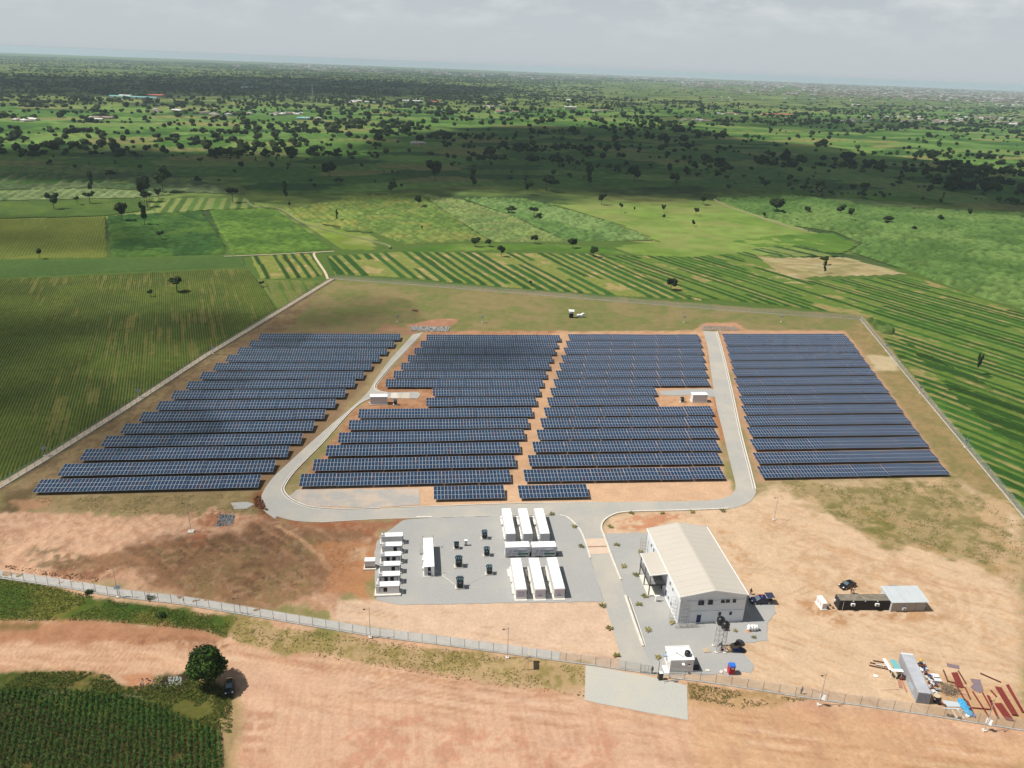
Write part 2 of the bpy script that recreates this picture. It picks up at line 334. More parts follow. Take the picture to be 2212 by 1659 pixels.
# left front
paint([(60,1070),(560,1062),(590,1110),(430,1125),(120,1100)], (160,138,98), 2, 4); paint([(60,1070),(560,1062),(590,1110),(430,1125),(120,1100)], (138,122,82), 2, 4, .7, .48)
paint([(20,1082),(120,1070),(130,1100),(40,1105)], (192,146,112), 1, 3, .8)
paint([(0,1110),(180,1112),(300,1118),(520,1106),(620,1128),(860,1126),(720,1320),(0,1240)], (213,170,138), 1.5, 4, rough=.5)
paint([(0,1110),(180,1112),(300,1118),(520,1106),(500,1150),(300,1190),(0,1240)], (222,180,148), 1.5, 5, rough=.6)
paint([(240,1188),(420,1160),(560,1140),(610,1125),(860,1127),(790,1200),(700,1290),(560,1310),(330,1270),(150,1215)], (152,116,86), 2, 6, rough=.35)
paint([(300,1180),(560,1130),(700,1150),(680,1240),(500,1270),(320,1230)], (118,88,66), 4, 7, .75, .42, f2)
paint([(330,1200),(700,1150),(700,1290),(430,1290)], (150,128,88), 3, 7, .75, .5)
paint([(610,1122),(868,1124),(800,1175),(770,1150),(640,1140)], (166,108,76), 1.5, 3, .9)
paint([(690,1180),(780,1160),(815,1180),(800,1240),(790,1292),(690,1280),(715,1220)], (196,140,98), 1.5, 3, .95)
paint([(760,1180),(800,1180),(790,1215),(750,1215)], (222,188,150), 1, 2, .7, .5)
paint([(395,1130),(480,1105),(560,1120),(460,1150),(420,1180)], (168,106,72), 1.5, 4, .8, .46)
paint([(60,1180),(130,1185),(190,1215),(150,1225),(80,1200)], (118,108,78), 1, 4, .8, .45)
paint([(150,1210),(260,1230),(250,1262),(120,1240)], (132,86,62), 1, 4, .7, .52)
paint([(540,1075),(568,1062),(572,1085),(610,1120),(560,1110)], (142,92,62), .8, 2, .9)
tr = ldist([P(600,1137), P(650,1165), P(690,1200), P(712,1230)], GX, GY)+w2*1.2; mixc(1-sstep(.35, .9, tr), (214,170,130))
# --- wheel tracks and footways worn into the sand
trk = [[(1330,1130),(1450,1120),(1600,1105),(1700,1150),(1850,1230),(2050,1290),(2212,1330)],[(1640,1110),(1760,1160),(1900,1220),(2080,1270)],[(1560,1120),(1660,1180),(1690,1260),(1760,1340),(1900,1380),(2100,1400)],[(1680,1300),(1800,1250),(1950,1240),(2212,1290)],[(1700,1330),(1850,1370),(2000,1380),(2090,1340),(2080,1270),(1980,1230)],[(1660,1380),(1800,1420),(1950,1410),(2212,1450)],[(1700,1420),(1850,1470),(2212,1500)],[(1620,1440),(1800,1500),(2000,1540)],[(1590,1110),(1640,1060),(1700,1050)],[(0,1150),(150,1140),(330,1130),(430,1120)],[(0,1180),(120,1160),(260,1150),(400,1150)],[(730,1310),(900,1340),(1100,1370),(1330,1430)]]
for i_, l_ in enumerate(trk):
    pl_ = [P(*p) for p in l_]; q_ = []
    for a_, b_, in zip(pl_, pl_[1:]): q_ += [a_+(b_-a_)*k_/4 for k_ in range(4)]
    q_.append(pl_[-1]); d_ = ldist(q_, GX, GY)+w1*2.5; m_ = np.exp(-((d_-.9)/.28)**2)*sstep(.38, .6, f2); mixc(m_*ins*.5, (196,150,112) if i_ % 2 else (238,206,172))
rough_ = sstep(.15, .4, ROUGH)*ins; mixc(rough_*sstep(.52, .60, f3)*.35, (172,122,90)); mixc(rough_*sstep(.60, .68, st_bld)*.5, (186,138,104)); mixc(rough_*sstep(.58, .66, fbm(GX/2.4+40, GY/1.5, 133, 4))*.2, (226,188,156))
# --- outside the front fence
fr = sstep(-.2, .6, -dcomp)*(GY < 190)
mixc(fr, (222,181,148))
mixc(fr*sstep(.5,.68,st_road)*.45, (200,150,114)); mixc(fr*sstep(.55,.62,f3)*.22, (196,146,112)); mixc(fr*sstep(.58,.64,stretched(-10, 14, .35, 141))*.35, (192,142,108)); mixc(fr*sstep(.58,.64,stretched(-13, 18, .3, 151))*.35, (238,202,170)); mixc(fr*sstep(.56,.7,st_road2)*.5, (234,194,158)); mixc(fr*sstep(.6,.75,f2)*.5, (200,140,112))
GR = [(-20,1242),(60,1255),(250,1300),(520,1336),(488,1378),(440,1362),(200,1340),(-20,1342)]
paint(GR, (96,108,44), 1, 2, rough=.12); paint(GR, (74,100,36), 1, 2, .85, .5); paint(GR, (128,122,58), 1, 2, .7, .5, f2); paint([(200,1290),(480,1340),(470,1350),(250,1310)], (58,92,34), 1, 2, .7)
paint([(-20,1340),(200,1342),(440,1362),(480,1380),(300,1392),(-20,1388)], (188,138,104), 1, 2, rough=.22)
paint([(-20,1344),(90,1348),(80,1362),(-20,1362)], (120,108,56), 1, 2, .8)
TG = [(520,1336),(800,1382),(1262,1440),(1262,1505),(1000,1470),(700,1420),(520,1392),(495,1375)]
paint(TG, (192,164,120), 1, 2.5, rough=.1); paint(TG, (152,138,78), 1, 2.5, .75, .5); paint([(690,1352),(720,1355),(715,1380),(680,1375)], (120,124,60), 1, 1.5, .7)
RG = [(1485,1475),(1640,1500),(1760,1510),(1600,1530),(1490,1510)]
paint(RG, (150,128,72), 1, 2, .8, .46); paint([(1980,1640),(2212,1650),(2212,1700),(1900,1700)], (150,130,74), 1, 2, .7, .48)
paint([(1500,1490),(2212,1600),(2212,1800),(1500,1800)], (218,176,134), 3, 3, .6)
paint([(1480,1575),(1300,1560),(1262,1500),(1000,1475),(505,1440),(520,1640),(1480,1760)], (225,184,154), 2, 3, .8); mixc(fr*sstep(.5,.7,stretched(-80,16,.8,91))*(GY < 118)*.4, (205,156,124))
paint([(700,1560),(900,1540),(1300,1600),(1300,1700),(700,1700)], (204,142,114), 3, 6, .55, .5)
BG = [(-20,1452),(180,1448),(230,1455),(265,1480),(300,1490),(330,1462),(420,1468),(500,1500),(512,1700),(460,1760),(-20,1760)]
paint(BG, (104,104,48), .8, 1.5, rough=.12); paint(BG, (66,84,32), 1, 2, .8, .48); paint([(355,1520),(500,1500),(500,1560),(430,1560)], (132,122,66), 1, 2, .6, .5)
paint([(-20,1500),(440,1600),(470,1760),(-20,1760)], (92,84,46), 1, 1.5)
paint([(480,1540),(520,1500),(530,1760),(470,1760)], (190,160,118), .8, 1.5, .8)
paint([(262,1460),(330,1455),(330,1478),(280,1482)], (200,144,108), .6, 1); paint([(340,1470),(395,1462),(392,1485),(345,1495)], (60,46,36), .8, 2, .9, .45)
# ruts along the dirt road, dug squares and the broken mud bank
base_ = [P(*p) for p in ((-60,1412),(0,1414),(300,1420),(520,1432),(800,1474),(1100,1520),(1400,1558),(1800,1606),(2300,1668))]; bl_ = []
for a_, b_ in zip(base_, base_[1:]): bl_ += [a_+(b_-a_)*k_/6 for k_ in range(6)]
nb_ = np.array(bl_); tn_ = np.gradient(nb_, axis=0); tn_ /= np.linalg.norm(tn_, axis=1)[:, None]; nn_ = np.stack([-tn_[:, 1], tn_[:, 0]], -1)
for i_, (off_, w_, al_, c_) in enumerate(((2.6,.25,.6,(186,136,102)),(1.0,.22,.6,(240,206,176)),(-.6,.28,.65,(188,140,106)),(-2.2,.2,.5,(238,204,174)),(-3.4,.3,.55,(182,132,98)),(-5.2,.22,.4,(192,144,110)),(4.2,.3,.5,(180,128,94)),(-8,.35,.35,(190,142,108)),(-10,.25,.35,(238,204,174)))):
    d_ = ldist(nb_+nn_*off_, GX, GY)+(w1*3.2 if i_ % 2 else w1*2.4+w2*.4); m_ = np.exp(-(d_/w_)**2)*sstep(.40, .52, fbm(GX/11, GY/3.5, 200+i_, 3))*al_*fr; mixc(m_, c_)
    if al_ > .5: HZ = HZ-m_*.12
for x_, y_ in ((562,1546),(556,1572),(552,1597),(548,1622)): paint([(x_-26,y_-7),(x_+30,y_-7),(x_+28,y_+6),(x_-28,y_+6)], (192,142,112), .3, .6, .75, .42)
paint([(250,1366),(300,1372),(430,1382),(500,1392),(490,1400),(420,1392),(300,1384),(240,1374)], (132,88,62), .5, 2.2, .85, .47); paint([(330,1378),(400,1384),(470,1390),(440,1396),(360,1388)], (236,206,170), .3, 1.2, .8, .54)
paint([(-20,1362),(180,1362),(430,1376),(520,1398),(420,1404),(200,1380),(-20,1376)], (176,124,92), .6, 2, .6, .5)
# relief
keep = sdist([P(*p) for p in ((540,1125),(560,1055),(900,700),(1560,700),(1650,1060),(1640,1100),(2212,1200),(2212,1500),(1262,1440),(990,1310),(860,1300),(700,1300),(880,1120))], GX, GY)
ridge = np.abs(fbm(GX/5, GY/2.6, 81, 4)-.5)*2
HZ = (f3-.5)*ROUGH*1.0+(1-ridge)*ROUGH*.9-ROUGH*.55
HZ += fr*(st_road-.5)*.12
HZ *= np.where(keep > -2, .35, 1.)
m1 = sstep(0, 3, sdist([P(*p) for p in ((880,706),(930,690),(992,688),(975,704))], GX, GY)); HZ += m1*.7*(.4+f1)
nr, na = RR.shape; I = np.arange(nr*na).reshape(nr, na)
Fq = np.stack([I[:-1,:-1], I[:-1,1:], I[1:,1:], I[1:,:-1]], -1).reshape(-1, 4)[:, ::-1]
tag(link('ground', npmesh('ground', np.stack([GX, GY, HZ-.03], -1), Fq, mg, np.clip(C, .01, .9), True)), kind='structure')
# far plain to the horizon
def plain_mat():
    m = bpy.data.materials.new('farmland'); m.use_nodes = True; nt = m.node_tree; b = nt.nodes['Principled BSDF']; b.inputs['Roughness'].default_value = 1; b.inputs['Specular IOR Level'].default_value = .05
    t = N(nt, 'ShaderNodeTexCoord')
    def noise(s, d=5, stretch=None):
        n = N(nt, 'ShaderNodeTexNoise'); n.inputs['Scale'].default_value = s; n.inputs['Detail'].default_value = d
        if stretch:
            mp = N(nt, 'ShaderNodeMapping'); mp.inputs['Rotation'].default_value = (0, 0, stretch[1]); mp.inputs['Scale'].default_value = (1, stretch[0], 1); nt.links.new(t.outputs['Object'], mp.inputs[0]); nt.links.new(mp.outputs[0], n.inputs['Vector'])
        else: nt.links.new(t.outputs['Object'], n.inputs['Vector'])
        return n.outputs['Fac']
    def ramp(fac, stops):
        r = N(nt, 'ShaderNodeValToRGB'); r.color_ramp.elements[0].position = stops[0][0]; r.color_ramp.elements[0].color = (*stops[0][1], 1)
        r.color_ramp.elements[1].position = stops[-1][0]; r.color_ramp.elements[1].color = (*stops[-1][1], 1)
        for p_, c_ in stops[1:-1]: e = r.color_ramp.elements.new(p_); e.color = (*c_, 1)
        nt.links.new(fac, r.inputs[0]); return r.outputs[0]
    def mix(fac, a, bb):
        x = N(nt, 'ShaderNodeMix', data_type='RGBA'); nt.links.new(fac, x.inputs['Factor']); nt.links.new(a, x.inputs['A']); nt.links.new(bb, x.inputs['B']); return x.outputs['Result']
    vo = N(nt, 'ShaderNodeTexVoronoi'); vo.inputs['Scale'].default_value = .0095; mp = N(nt, 'ShaderNodeMapping'); mp.inputs['Rotation'].default_value = (0, 0, .4); mp.inputs['Scale'].default_value = (.75, 1.5, 1)
    vo.distance = 'CHEBYCHEV'
    nt.links.new(t.outputs['Object'], mp.inputs[0]); nt.links.new(mp.outputs[0], vo.inputs['Vector']); sx = N(nt, 'ShaderNodeSeparateColor'); nt.links.new(vo.outputs['Color'], sx.inputs[0])
    base = ramp(sx.outputs[0], [(0, A(92,118,58)), (.3, A(126,146,76)), (.55, A(106,128,66)), (.8, A(140,156,84)), (1, A(150,150,92))])
    grain = ramp(noise(.05, 8), [(.35, (.55,.55,.55)), (.65, (1.25,1.25,1.2))])
    ml = N(nt, 'ShaderNodeMix', data_type='RGBA', blend_type='MULTIPLY'); ml.inputs['Factor'].default_value = 1; nt.links.new(base, ml.inputs['A']); nt.links.new(grain, ml.inputs['B'])
    c1 = mix(ramp(noise(.004, 6), [(.56, (0,0,0)), (.66, (1,1,1))]), ml.outputs['Result'], ramp(noise(.03), [(.3, A(118,140,70)), (.7, A(158,166,100))]))
    c2 = mix(ramp(noise(.011, 6, (2.2, .2)), [(.70, (0,0,0)), (.73, (1,1,1))]), c1, ramp(noise(.02), [(.3, A(150,128,88)), (.7, A(176,166,112))]))
    c3 = mix(ramp(noise(.0065, 9), [(.5, (0,0,0)), (.56, (1,1,1))]), c2, ramp(noise(.04), [(.3, A(58,80,46)), (.7, A(88,108,62))]))
    nt.links.new(c3, b.inputs['Base Color'])
    return m
mp_ = plain_mat()
ang = np.radians(np.arange(0, 360, 2.)); rr_ = np.array([1, 60, 200, 500, 900, 1500, 2500, 4000, 7000, 12000, 18700.])
AA, RR2 = np.meshgrid(ang, rr_); X = (RR2*np.cos(AA)).ravel(); Y = (RR2*np.sin(AA)).ravel()
na2 = len(ang); I2 = np.arange(AA.size).reshape(AA.shape); J = np.roll(I2, -1, 1)
Fp = np.stack([I2[:-1], J[:-1], J[1:], I2[1:]], -1).reshape(-1, 4)[:, ::-1]
tag(link('plain', npmesh('plain', np.stack([X, Y, np.full(X.size, -.45)], -1), Fp, mp_)), kind='structure')
# ---------------------------------------------------------------- roads, pads, kerbs
def slab(name, pts, z0, z1, m_, kind='structure', parent=None, jit=0):
    mb = MB(); pts = [tuple(p) for p in pts]
    if jit:
        q = []
        for i in range(len(pts)):
            a, b = np.array(pts[i]), np.array(pts[(i+1) % len(pts)]); k = max(1, int(np.linalg.norm(b-a)/1.1))
            for j in range(k): p = a+(b-a)*j/k; q.append(tuple(p+jit*2*np.array([fbm(p[0]/1.7, p[1]/1.7, 3, 3)-.5, fbm(p[0]/1.7, p[1]/1.7, 9, 3)-.5])))
        pts = q
    a = sum(pts[i][0]*pts[(i+1) % len(pts)][1]-pts[(i+1) % len(pts)][0]*pts[i][1] for i in range(len(pts)))
    if a < 0: pts = pts[::-1]
    mb.prism(pts, z0, z1); o = mb.build(name, m_, parent); 
    if kind: tag(o, kind=kind)
    return o
z5 = Z(0, 780, 2.1067); z2 = Z(850, 1240, 3.403); z6 = Z(900, 780, 2.212); z7 = Z(1700, 700, 2.3698); z3 = Z(1400, 1260, 3.16)
def smooth(pts, n=4):
    pts = [np.array(p) for p in pts]; out = []
    for i in range(len(pts)-1):
        a = pts[max(i-1, 0)]; b = pts[i]; c = pts[i+1]; d = pts[min(i+2, len(pts)-1)]
        for k in range(n):
            t = k/n; out.append(.5*((2*b)+(c-a)*t+(2*a-5*b+4*c-d)*t*t+(3*b-a-3*c+d)*t**3))
    out.append(pts[-1]); return out
rl_left = [z5(*p) for p in ((2175,118),(2110,190),(2050,258),(1985,345),(1935,425),(1850,505),(1760,580),(1640,685),(1530,785),(1440,870),(1390,940),(1375,985),(1390,1045),(1450,1090))]
rl_bot = [S(*p) for p in ((692,1291),(736,1302),(801,1306),(850,1303),(940,1298),(1079,1294),(1250,1289),(1385,1287))]
kl_in = [z5(*p) for p in ((2222,110),(2120,218),(2050,292),(1990,365),(1974,392),(1985,415),(2040,428))]
kl_in2 = [z5(*p) for p in ((1948,458),(1900,480),(1830,542),(1700,690),(1560,832),(1505,908),(1497,940),(1522,975),(1580,1008),(1650,1028),(1800,1038),(2000,1034))]
rt_up = [S(*p) for p in ((1000,1268),(1079,1266),(1273,1259),(1491,1255.5),(1640,1254),(1759,1252),(1806,1246),(1831,1234),(1839,1214),(1829,1170),(1818,1125),(1806,1074),(1793,1024))]
rr_in = [S(*p) for p in ((1784,975),(1776,920),(1770,877),(1764,850),(1758,828))]
rr_out = [S(*p) for p in ((1793,829),(1809,886),(1831,979),(1854,1087),(1876.5,1173),(1889,1224),(1887,1238),(1876,1253),(1856,1263),(1820,1272),(1700,1276.5),(1590,1279),(1549,1282.5),(1527,1290),(1509,1303),(1503.5,1320),(1511,1342),(1530,1395),(1552,1450))]
left_drive = [S(*p) for p in ((1400,1289),(1422,1296),(1447.5,1322),(1461,1349),(1476,1396))]
slab('road', smooth(rl_left)+smooth(rl_bot)+[S(1390.2,1289),S(1390.2,1257)]+smooth(kl_in2)[::-1]+smooth(kl_in)[::-1], -.1, .07, mroad)
slab('road', [S(1390.2,1257)]+smooth(rt_up)[16:]+smooth(rr_in)+smooth(rr_out)+[S(1563,1489),S(1607,1616),S(1637,1689),S(1549,1674),S(1549,1633),S(1511,1504),S(1492,1450)]+smooth(left_drive)[::-1]+[S(1390.1,1289.3)], -.1, .071, mroad)
slab('paved_spur', [z5(*p) for p in ((1948,440),(2040,426),(2052,424),(2200,420),(2212,430),(2200,455),(2050,455),(1950,458))], -.1, .066, mroad)
slab('paved_spur', [S(1640+x/9.217, 960+y/9.217) for x, y in ((70,160),(400,150),(760,120),(1250,110),(1350,130),(1350,300),(1200,290),(760,260),(400,270),(120,250))], -.1, .055, mpad)
GP = [S(*p) for p in ((1010,1299.5),(968,1330),(944,1346),(938,1372),(936,1416),(940,1500),(998,1513),(1250,1508),(1511,1504),(1492,1450),(1476,1396),(1461,1349),(1447,1322),(1422,1296),(1400,1289),(1250,1289.5),(1079,1294.5))]
slab('gravel_pad', GP, -.1, .05, mpad, jit=.35)
GB = [z3(*p) for p in ((345,238),(640,226),(1160,180),(1250,330),(1440,640),(1510,760),(1690,795),(1700,860),(1640,920),(1648,1085),(1320,1100),(1310,1180),(1440,1180),(1525,1260),(1515,1330),(1400,1345),(1150,1360),(860,1345),(722,1330),(655,1125),(515,725),(480,600))]
slab('gravel_yard', GB, -.1, .045, mpad, jit=1.1)
slab('gravel_strip', [z5(*p) for p in ((1560,935),(2212,930),(2212,1015),(2000,1030),(1650,1022),(1580,1004),(1525,970))], -.1, .04, mat2('dusty gravel', (.34,.325,.305), (.46,.375,.30), .22, .42, .62, var=.09), jit=.5)
slab('entrance_apron', [P(*p) for p in ((1265,1437),(1263,1512),(1290,1519),(1486,1556),(1484,1481),(1440,1470),(1400,1461),(1340,1450))], -.1, .05, mat2('apron paving', (.41,.405,.365), (.45,.42,.35), .1, .45, .65))
mramp = mat('pinkish concrete', (.56,.43,.33), .9, var=.07, vscale=.6)
slab('culvert_slab', [z3(*p) for p in ((198,276),(358,272),(378,332),(205,336))], .0, .10, mramp); slab('culvert_slab', [z3(*p) for p in ((208,346),(382,340),(398,392),(236,400))], .0, .10, mramp)
slab('drain_channel', [z3(*p) for p in ((205,337),(378,333),(381,339),(207,345))], .0, .074, mat('drain soil', (.3,.15,.09)))
def ribbon(name, pts, w, z0, z1, m_, smoothn=4, off=0, kind='structure'):
    pts = smooth(pts, smoothn) if smoothn else [np.array(p) for p in pts]; mb = MB(); n = len(pts); L = []; Rr = []
    for i in range(n):
        t = pts[min(i+1, n-1)]-pts[max(i-1, 0)]; t = t/np.linalg.norm(t); q = np.array([-t[1], t[0]]); L.append(pts[i]+q*(off+w/2)); Rr.append(pts[i]+q*(off-w/2))
    vs = []; 
    for a, b in zip(L, Rr): vs += [(*a, z0), (*a, z1), (*b, z1), (*b, z0)]
    fs = []
    for i in range(n-1):
        for k in range(4): fs.append((i*4+k, i*4+(k+1) % 4, (i+1)*4+(k+1) % 4, (i+1)*4+k))
    fs += [(3, 2, 1, 0), tuple((n-1)*4+k for k in range(4))]
    mb.add(vs, fs); o = mb.build(name, m_); 
    if kind: tag(o, kind=kind)
    return o
for pts, off in ((kl_in, 0), (kl_in2, 0), (rr_out[:6], 0), (rr_out[9:], 0), (rr_out[9:], .0), (left_drive, 0)):
    pass
ribbon('kerb', kl_in, .3, 0, .22, mkerb); ribbon('kerb', kl_in2, .3, 0, .22, mkerb); ribbon('kerb', rr_out[:6], .34, 0, .24, mkerb); ribbon('kerb', rr_out[9:], .42, 0, .26, mkerb)
ribbon('kerb', left_drive, .38, 0, .26, mkerb); ribbon('kerb', [z3(515,725), z3(585,930), z3(655,1125)], .5, 0, .26, mkerb); ribbon('kerb', rt_up[:4], .22, 0, .14, mkerb)
ribbon('drain_channel', kl_in2, .28, .0, .09, mat('drain grey', (.2,.19,.18)), off=-.34); ribbon('drain_channel', rr_out[:6], .22, 0, .09, MATS['drain grey'], off=-.36)
ribbon('drain_channel', [z3(522,735), z3(590,935), z3(650,1125)], .3, 0, .085, MATS['drain grey'], off=.44)
ribbon('kerb', kl_in, .2, 0, .12, mkerb, off=.62); ribbon('kerb', kl_in2, .2, 0, .12, mkerb, off=-.62); ribbon('kerb', rr_out[:6], .24, 0, .12, mkerb, off=-.66); ribbon('kerb', [z3(525,745), z3(592,940), z3(650,1125)], .2, 0, .12, mkerb, off=.7)
ribbon('kerb', [z2(650,182), z2(783,180)], .55, 0, .2, mkerb, 0); ribbon('kerb', rl_bot[2:], .14, 0, .095, mkerb)
for q, m_ in ((((990,230),(1160,230),(1150,365),(975,355)), mconc), (((1165,232),(1240,232),(1215,365),(1155,362)), mat('beige slab', (.5,.44,.36))), (((1255,232),(1450,225),(1440,370),(1228,370)), mat('beige slab', (.5,.44,.36))), (((1455,225),(1690,220),(1725,280),(1650,370),(1445,370)), mroad)):
    slab('concrete_slab', [S(880+x/10.05, 960+y/10.05) for x, y in q], .0, .14, m_)
slab('gravel_patch', [z5(*p) for p in ((1215,1005),(1300,1000),(1340,1012),(1300,1035),(1235,1040))], -.1, .03, mpad)
# strips of concrete along the fences
ribbon('fence_path', [p+np.array([0, 1.5]) for p in FRONT[:9]], 2.3, -.05, .05, mat('fence path', (.47,.45,.42), .9, var=.1, vscale=.5), 0)
ribbon('fence_path', [p+np.array([-1.2, .2]) for p in LEFT], 2.2, -.05, .16, mat('earth kerb', (.47,.38,.28), .9, var=.15, vscale=.4), 0)
# ================================================================ FIELDS: crops as height sheets
mf = mat_attr('crop leaves', var=.16, s1=1.6, s2=.25, bump=.6)
mpast = mat_attr('pasture grass', var=.12, s1=.6, s2=.08, bump=.4)
def c3(rgb): return np.array(A(*rgb))
def field(name, label, polyD, az, du, dv, fun, m_=None, z0=.03, world=False, warp=0., kind='stuff'):
    poly = np.array(polyD if world else [P(*p) for p in polyD]); a = math.radians(az); ca, sa = math.cos(a), math.sin(a)
    U_ = poly[:, 0]*ca+poly[:, 1]*sa; V_ = -poly[:, 0]*sa+poly[:, 1]*ca
    u = np.arange(U_.min(), U_.max()+du, du); v = np.arange(V_.min(), V_.max()+dv, dv)
    UU, VV = np.meshgrid(u, v); X = UU*ca-VV*sa; Y = UU*sa+VV*ca
    d = sdist(poly, X, Y)
    if warp: d = d+warp*(fbm(X/6, Y/6, 5)-.5)*2
    inside = d > 0; q = inside[:-1,:-1] & inside[:-1,1:] & inside[1:,:-1] & inside[1:,1:]
    I_ = np.arange(UU.size).reshape(UU.shape); F = np.stack([I_[:-1,:-1][q], I_[:-1,1:][q], I_[1:,1:][q], I_[1:,:-1][q]], -1)
    if not len(F): return
    cnt = np.bincount(F.ravel(), minlength=UU.size); used = np.where(cnt > 0)[0]; re = np.zeros(UU.size, np.int64); re[used] = np.arange(len(used))
    X = X.ravel()[used]; Y = Y.ravel()[used]; uu = UU.ravel()[used]; vv = VV.ravel()[used]
    h, c = fun(uu, vv, X, Y); h = np.where(cnt[used] < 4, 0, h)
    o = link(name, npmesh(name, np.stack([X, Y, z0+h], -1), re[F], m_ or mf, np.clip(c, .003, .9), True)); tag(o, label, None, None, kind)
    if kind == 'stuff': o['category'] = 'field'
    return o
def mixa(a, b, t): return a[None, :]*(1-t)[:, None]+b[None, :]*t[:, None] if a.ndim == 1 else a*(1-t)[:, None]+b[None, :]*t[:, None]
def f_rows(period, H, g1, g2, soil, gap=.5, jit=.5, seed=0, thick=.5):
    g1, g2, soil = c3(g1), c3(g2), c3(soil)
    def f(u, v, X, Y):
        r = .5+.5*np.cos(2*PI*v/period+jit*(fbm(X/14, Y/14, seed+9)-.5)); n = fbm(X/1.1, Y/1.1, seed+1, 3); b = .55*fbm(u/22, v/1.1, seed+2, 2)+.45*fbm(u/34, v/15, seed+6, 3)
        cover = sstep(gap-.05, gap+.06, b+.18*(n-.5)); ridge = sstep(1-thick-.25, 1-thick+.25, r)
        h = H*ridge*(.35+.65*cover)*(.6+.8*n)
        t = ridge*(.5+.5*cover); c = mixa(mixa(g1, g2, sstep(.35, .65, fbm(X/20, Y/20, seed+4))), g1*.8, np.clip(n-.4, 0, 1)); c = soil[None]*(1-t)[:, None]+c*t[:, None]
        return h, c
    return f
def f_rough(H, g1, g2, g3=None, scale=2.2, big=18, seed=0, base=.4, row=None, con=.75):
    if H < .6: con = .3
    g1, g2 = c3(g1), c3(g2)
    def f(u, v, X, Y):
        n = fbm(X/scale, Y/scale, seed+1, 4); b = fbm(X/big, Y/big, seed+2, 4)
        n = sstep(.36, .64, n); h = H*(base+(1-base)*n)
        if row: h = h*(.55+.45*np.cos(2*PI*v/row+1.2*(b-.5)))
        c = mixa(g1, g2, sstep(.35, .65, b))*(1-.38*con+.62*con*n)[:, None]
        if g3 is not None: t = sstep(.56, .66, fbm(X/(big*.7), Y/(big*.5), seed+5, 4))*.55; c = c*(1-t)[:, None]+c3(g3)[None]*t[:, None]
        return h, c
    return f
def f_strips(period, duty, H1, H2, g1, g2, soil, seed=0, breakup=.5, rowp=None):
    g1, g2, soil = c3(g1), c3(g2), c3(soil)
    def f(u, v, X, Y):
        vv = v+1.2*(fbm(u/30, v/30, seed)-.5); k = np.floor(vv/period); fr_ = vv/period-k; rnd = _h(k, np.floor((u+_h(k, k*0, seed)*60)/46), seed+3)
        w = duty*(.8+.5*_h(k, k*0, seed+7)); s = sstep(0, .06, fr_)*(1-sstep(w, w+.06, fr_)); s = s*(rnd > breakup*.3)
        n = fbm(X/1.3, Y/1.3, seed+1, 3); b = fbm(X/9, Y/9, seed+2, 4); bare = sstep(.62, .70, b)*.8
        tone = (.75+.5*_h(k, k*0, seed+11))
        low = mixa(g2, soil, np.clip(bare+.5*(rnd > .82), 0, 1)); c = low*(1-s)[:, None]+(g1[None]*tone[:, None])*s[:, None]; c = c*(.78+.44*n)[:, None]
        return (H1*s+H2*(1-s)*(1-bare))*(.5+n), c
    return f
RAZ = -67
zl = lambda pts: [((x/2.4578)*.86406, (280+y/2.4578)*.86406) for x, y in pts]
zm = lambda pts: [((850+x/2.4578)*.86406, (280+y/2.4578)*.86406) for x, y in pts]
zr = lambda pts: [((1660+x/2.4578)*.86406, (280+y/2.4578)*.86406) for x, y in pts]
# big field left of the fence
field('crop_field', 'large field of green crop rows with bare gaps left of the solar farm fence', [(-60,606),(533,579),(552,600),(598,668),(480,740),(250,890),(0,1040),(-60,1080)], RAZ, 1.3, .24,
      f_rows(.96, .5, (54,90,28), (80,110,36), (138,128,72), .375, .4, 3, .80))
field('crop_field', 'narrow green field strip between the large field and the fence corner', [(555,603),(700,606),(610,668),(600,668)], RAZ, 1.0, .42, f_rows(.9, .4, (84,116,46), (108,132,58), (140,136,80), .40, .5, 31, .75))
# strips behind the back fence
field('crop_field', 'long alternating dark green and yellow crop strips behind the back fence', [(703,553),(860,543),(1300,548),(1480,640),(1560,652),(1340,640),(1100,622),(862,600),(722,593)], -65, 1.6, .8,
      f_strips(6.4, .55, .5, .25, (58,96,40), (138,146,74), (186,164,112), 5, .6))
field('crop_field', 'alternating crop strips beyond the far right of the back fence', [(1306,552),(1400,552),(1480,556),(1620,543),(1650,562),(1700,596),(1740,606),(1930,598),(1976,596),(2204,674),(2300,710),(2600,850),(2600,1550),(2400,1320),(2212,1112),(2060,930),(1930,760),(1868,684),(1700,662),(1490,642)], -59, 1.5, .8,
      f_strips(5.4, .58, .45, .22, (58,98,38), (110,134,58), (170,152,100), 8, .8))
field('crop_field', 'lower right field of dark green crop blocks beside the fence', [(1900,700),(2010,770),(2230,880),(2260,1000),(2212,1000),(2050,850),(1960,750)], -55, 1.3, .8, f_strips(9., .6, .8, .35, (50,80,30), (100,124,50), (168,150,96), 12, .4))
field('tall_grass', 'dense row of tall pale cane outside the right fence corner', [(1868,690),(1885,690),(1935,715),(1932,726),(1905,722)], -60, .7, .7, f_rough(1.9, (104,124,66), (86,108,52), None, 1.5, 8, 3, .5), kind='stuff')
field('crop_field', 'short crop strips between the path and the fence corner', [(540,553),(672,547),(700,595),(680,600),(560,604)], -66, 1.3, .8, f_strips(5.4, .5, .7, .3, (50,84,36), (138,146,70), (180,160,104), 21, .2))
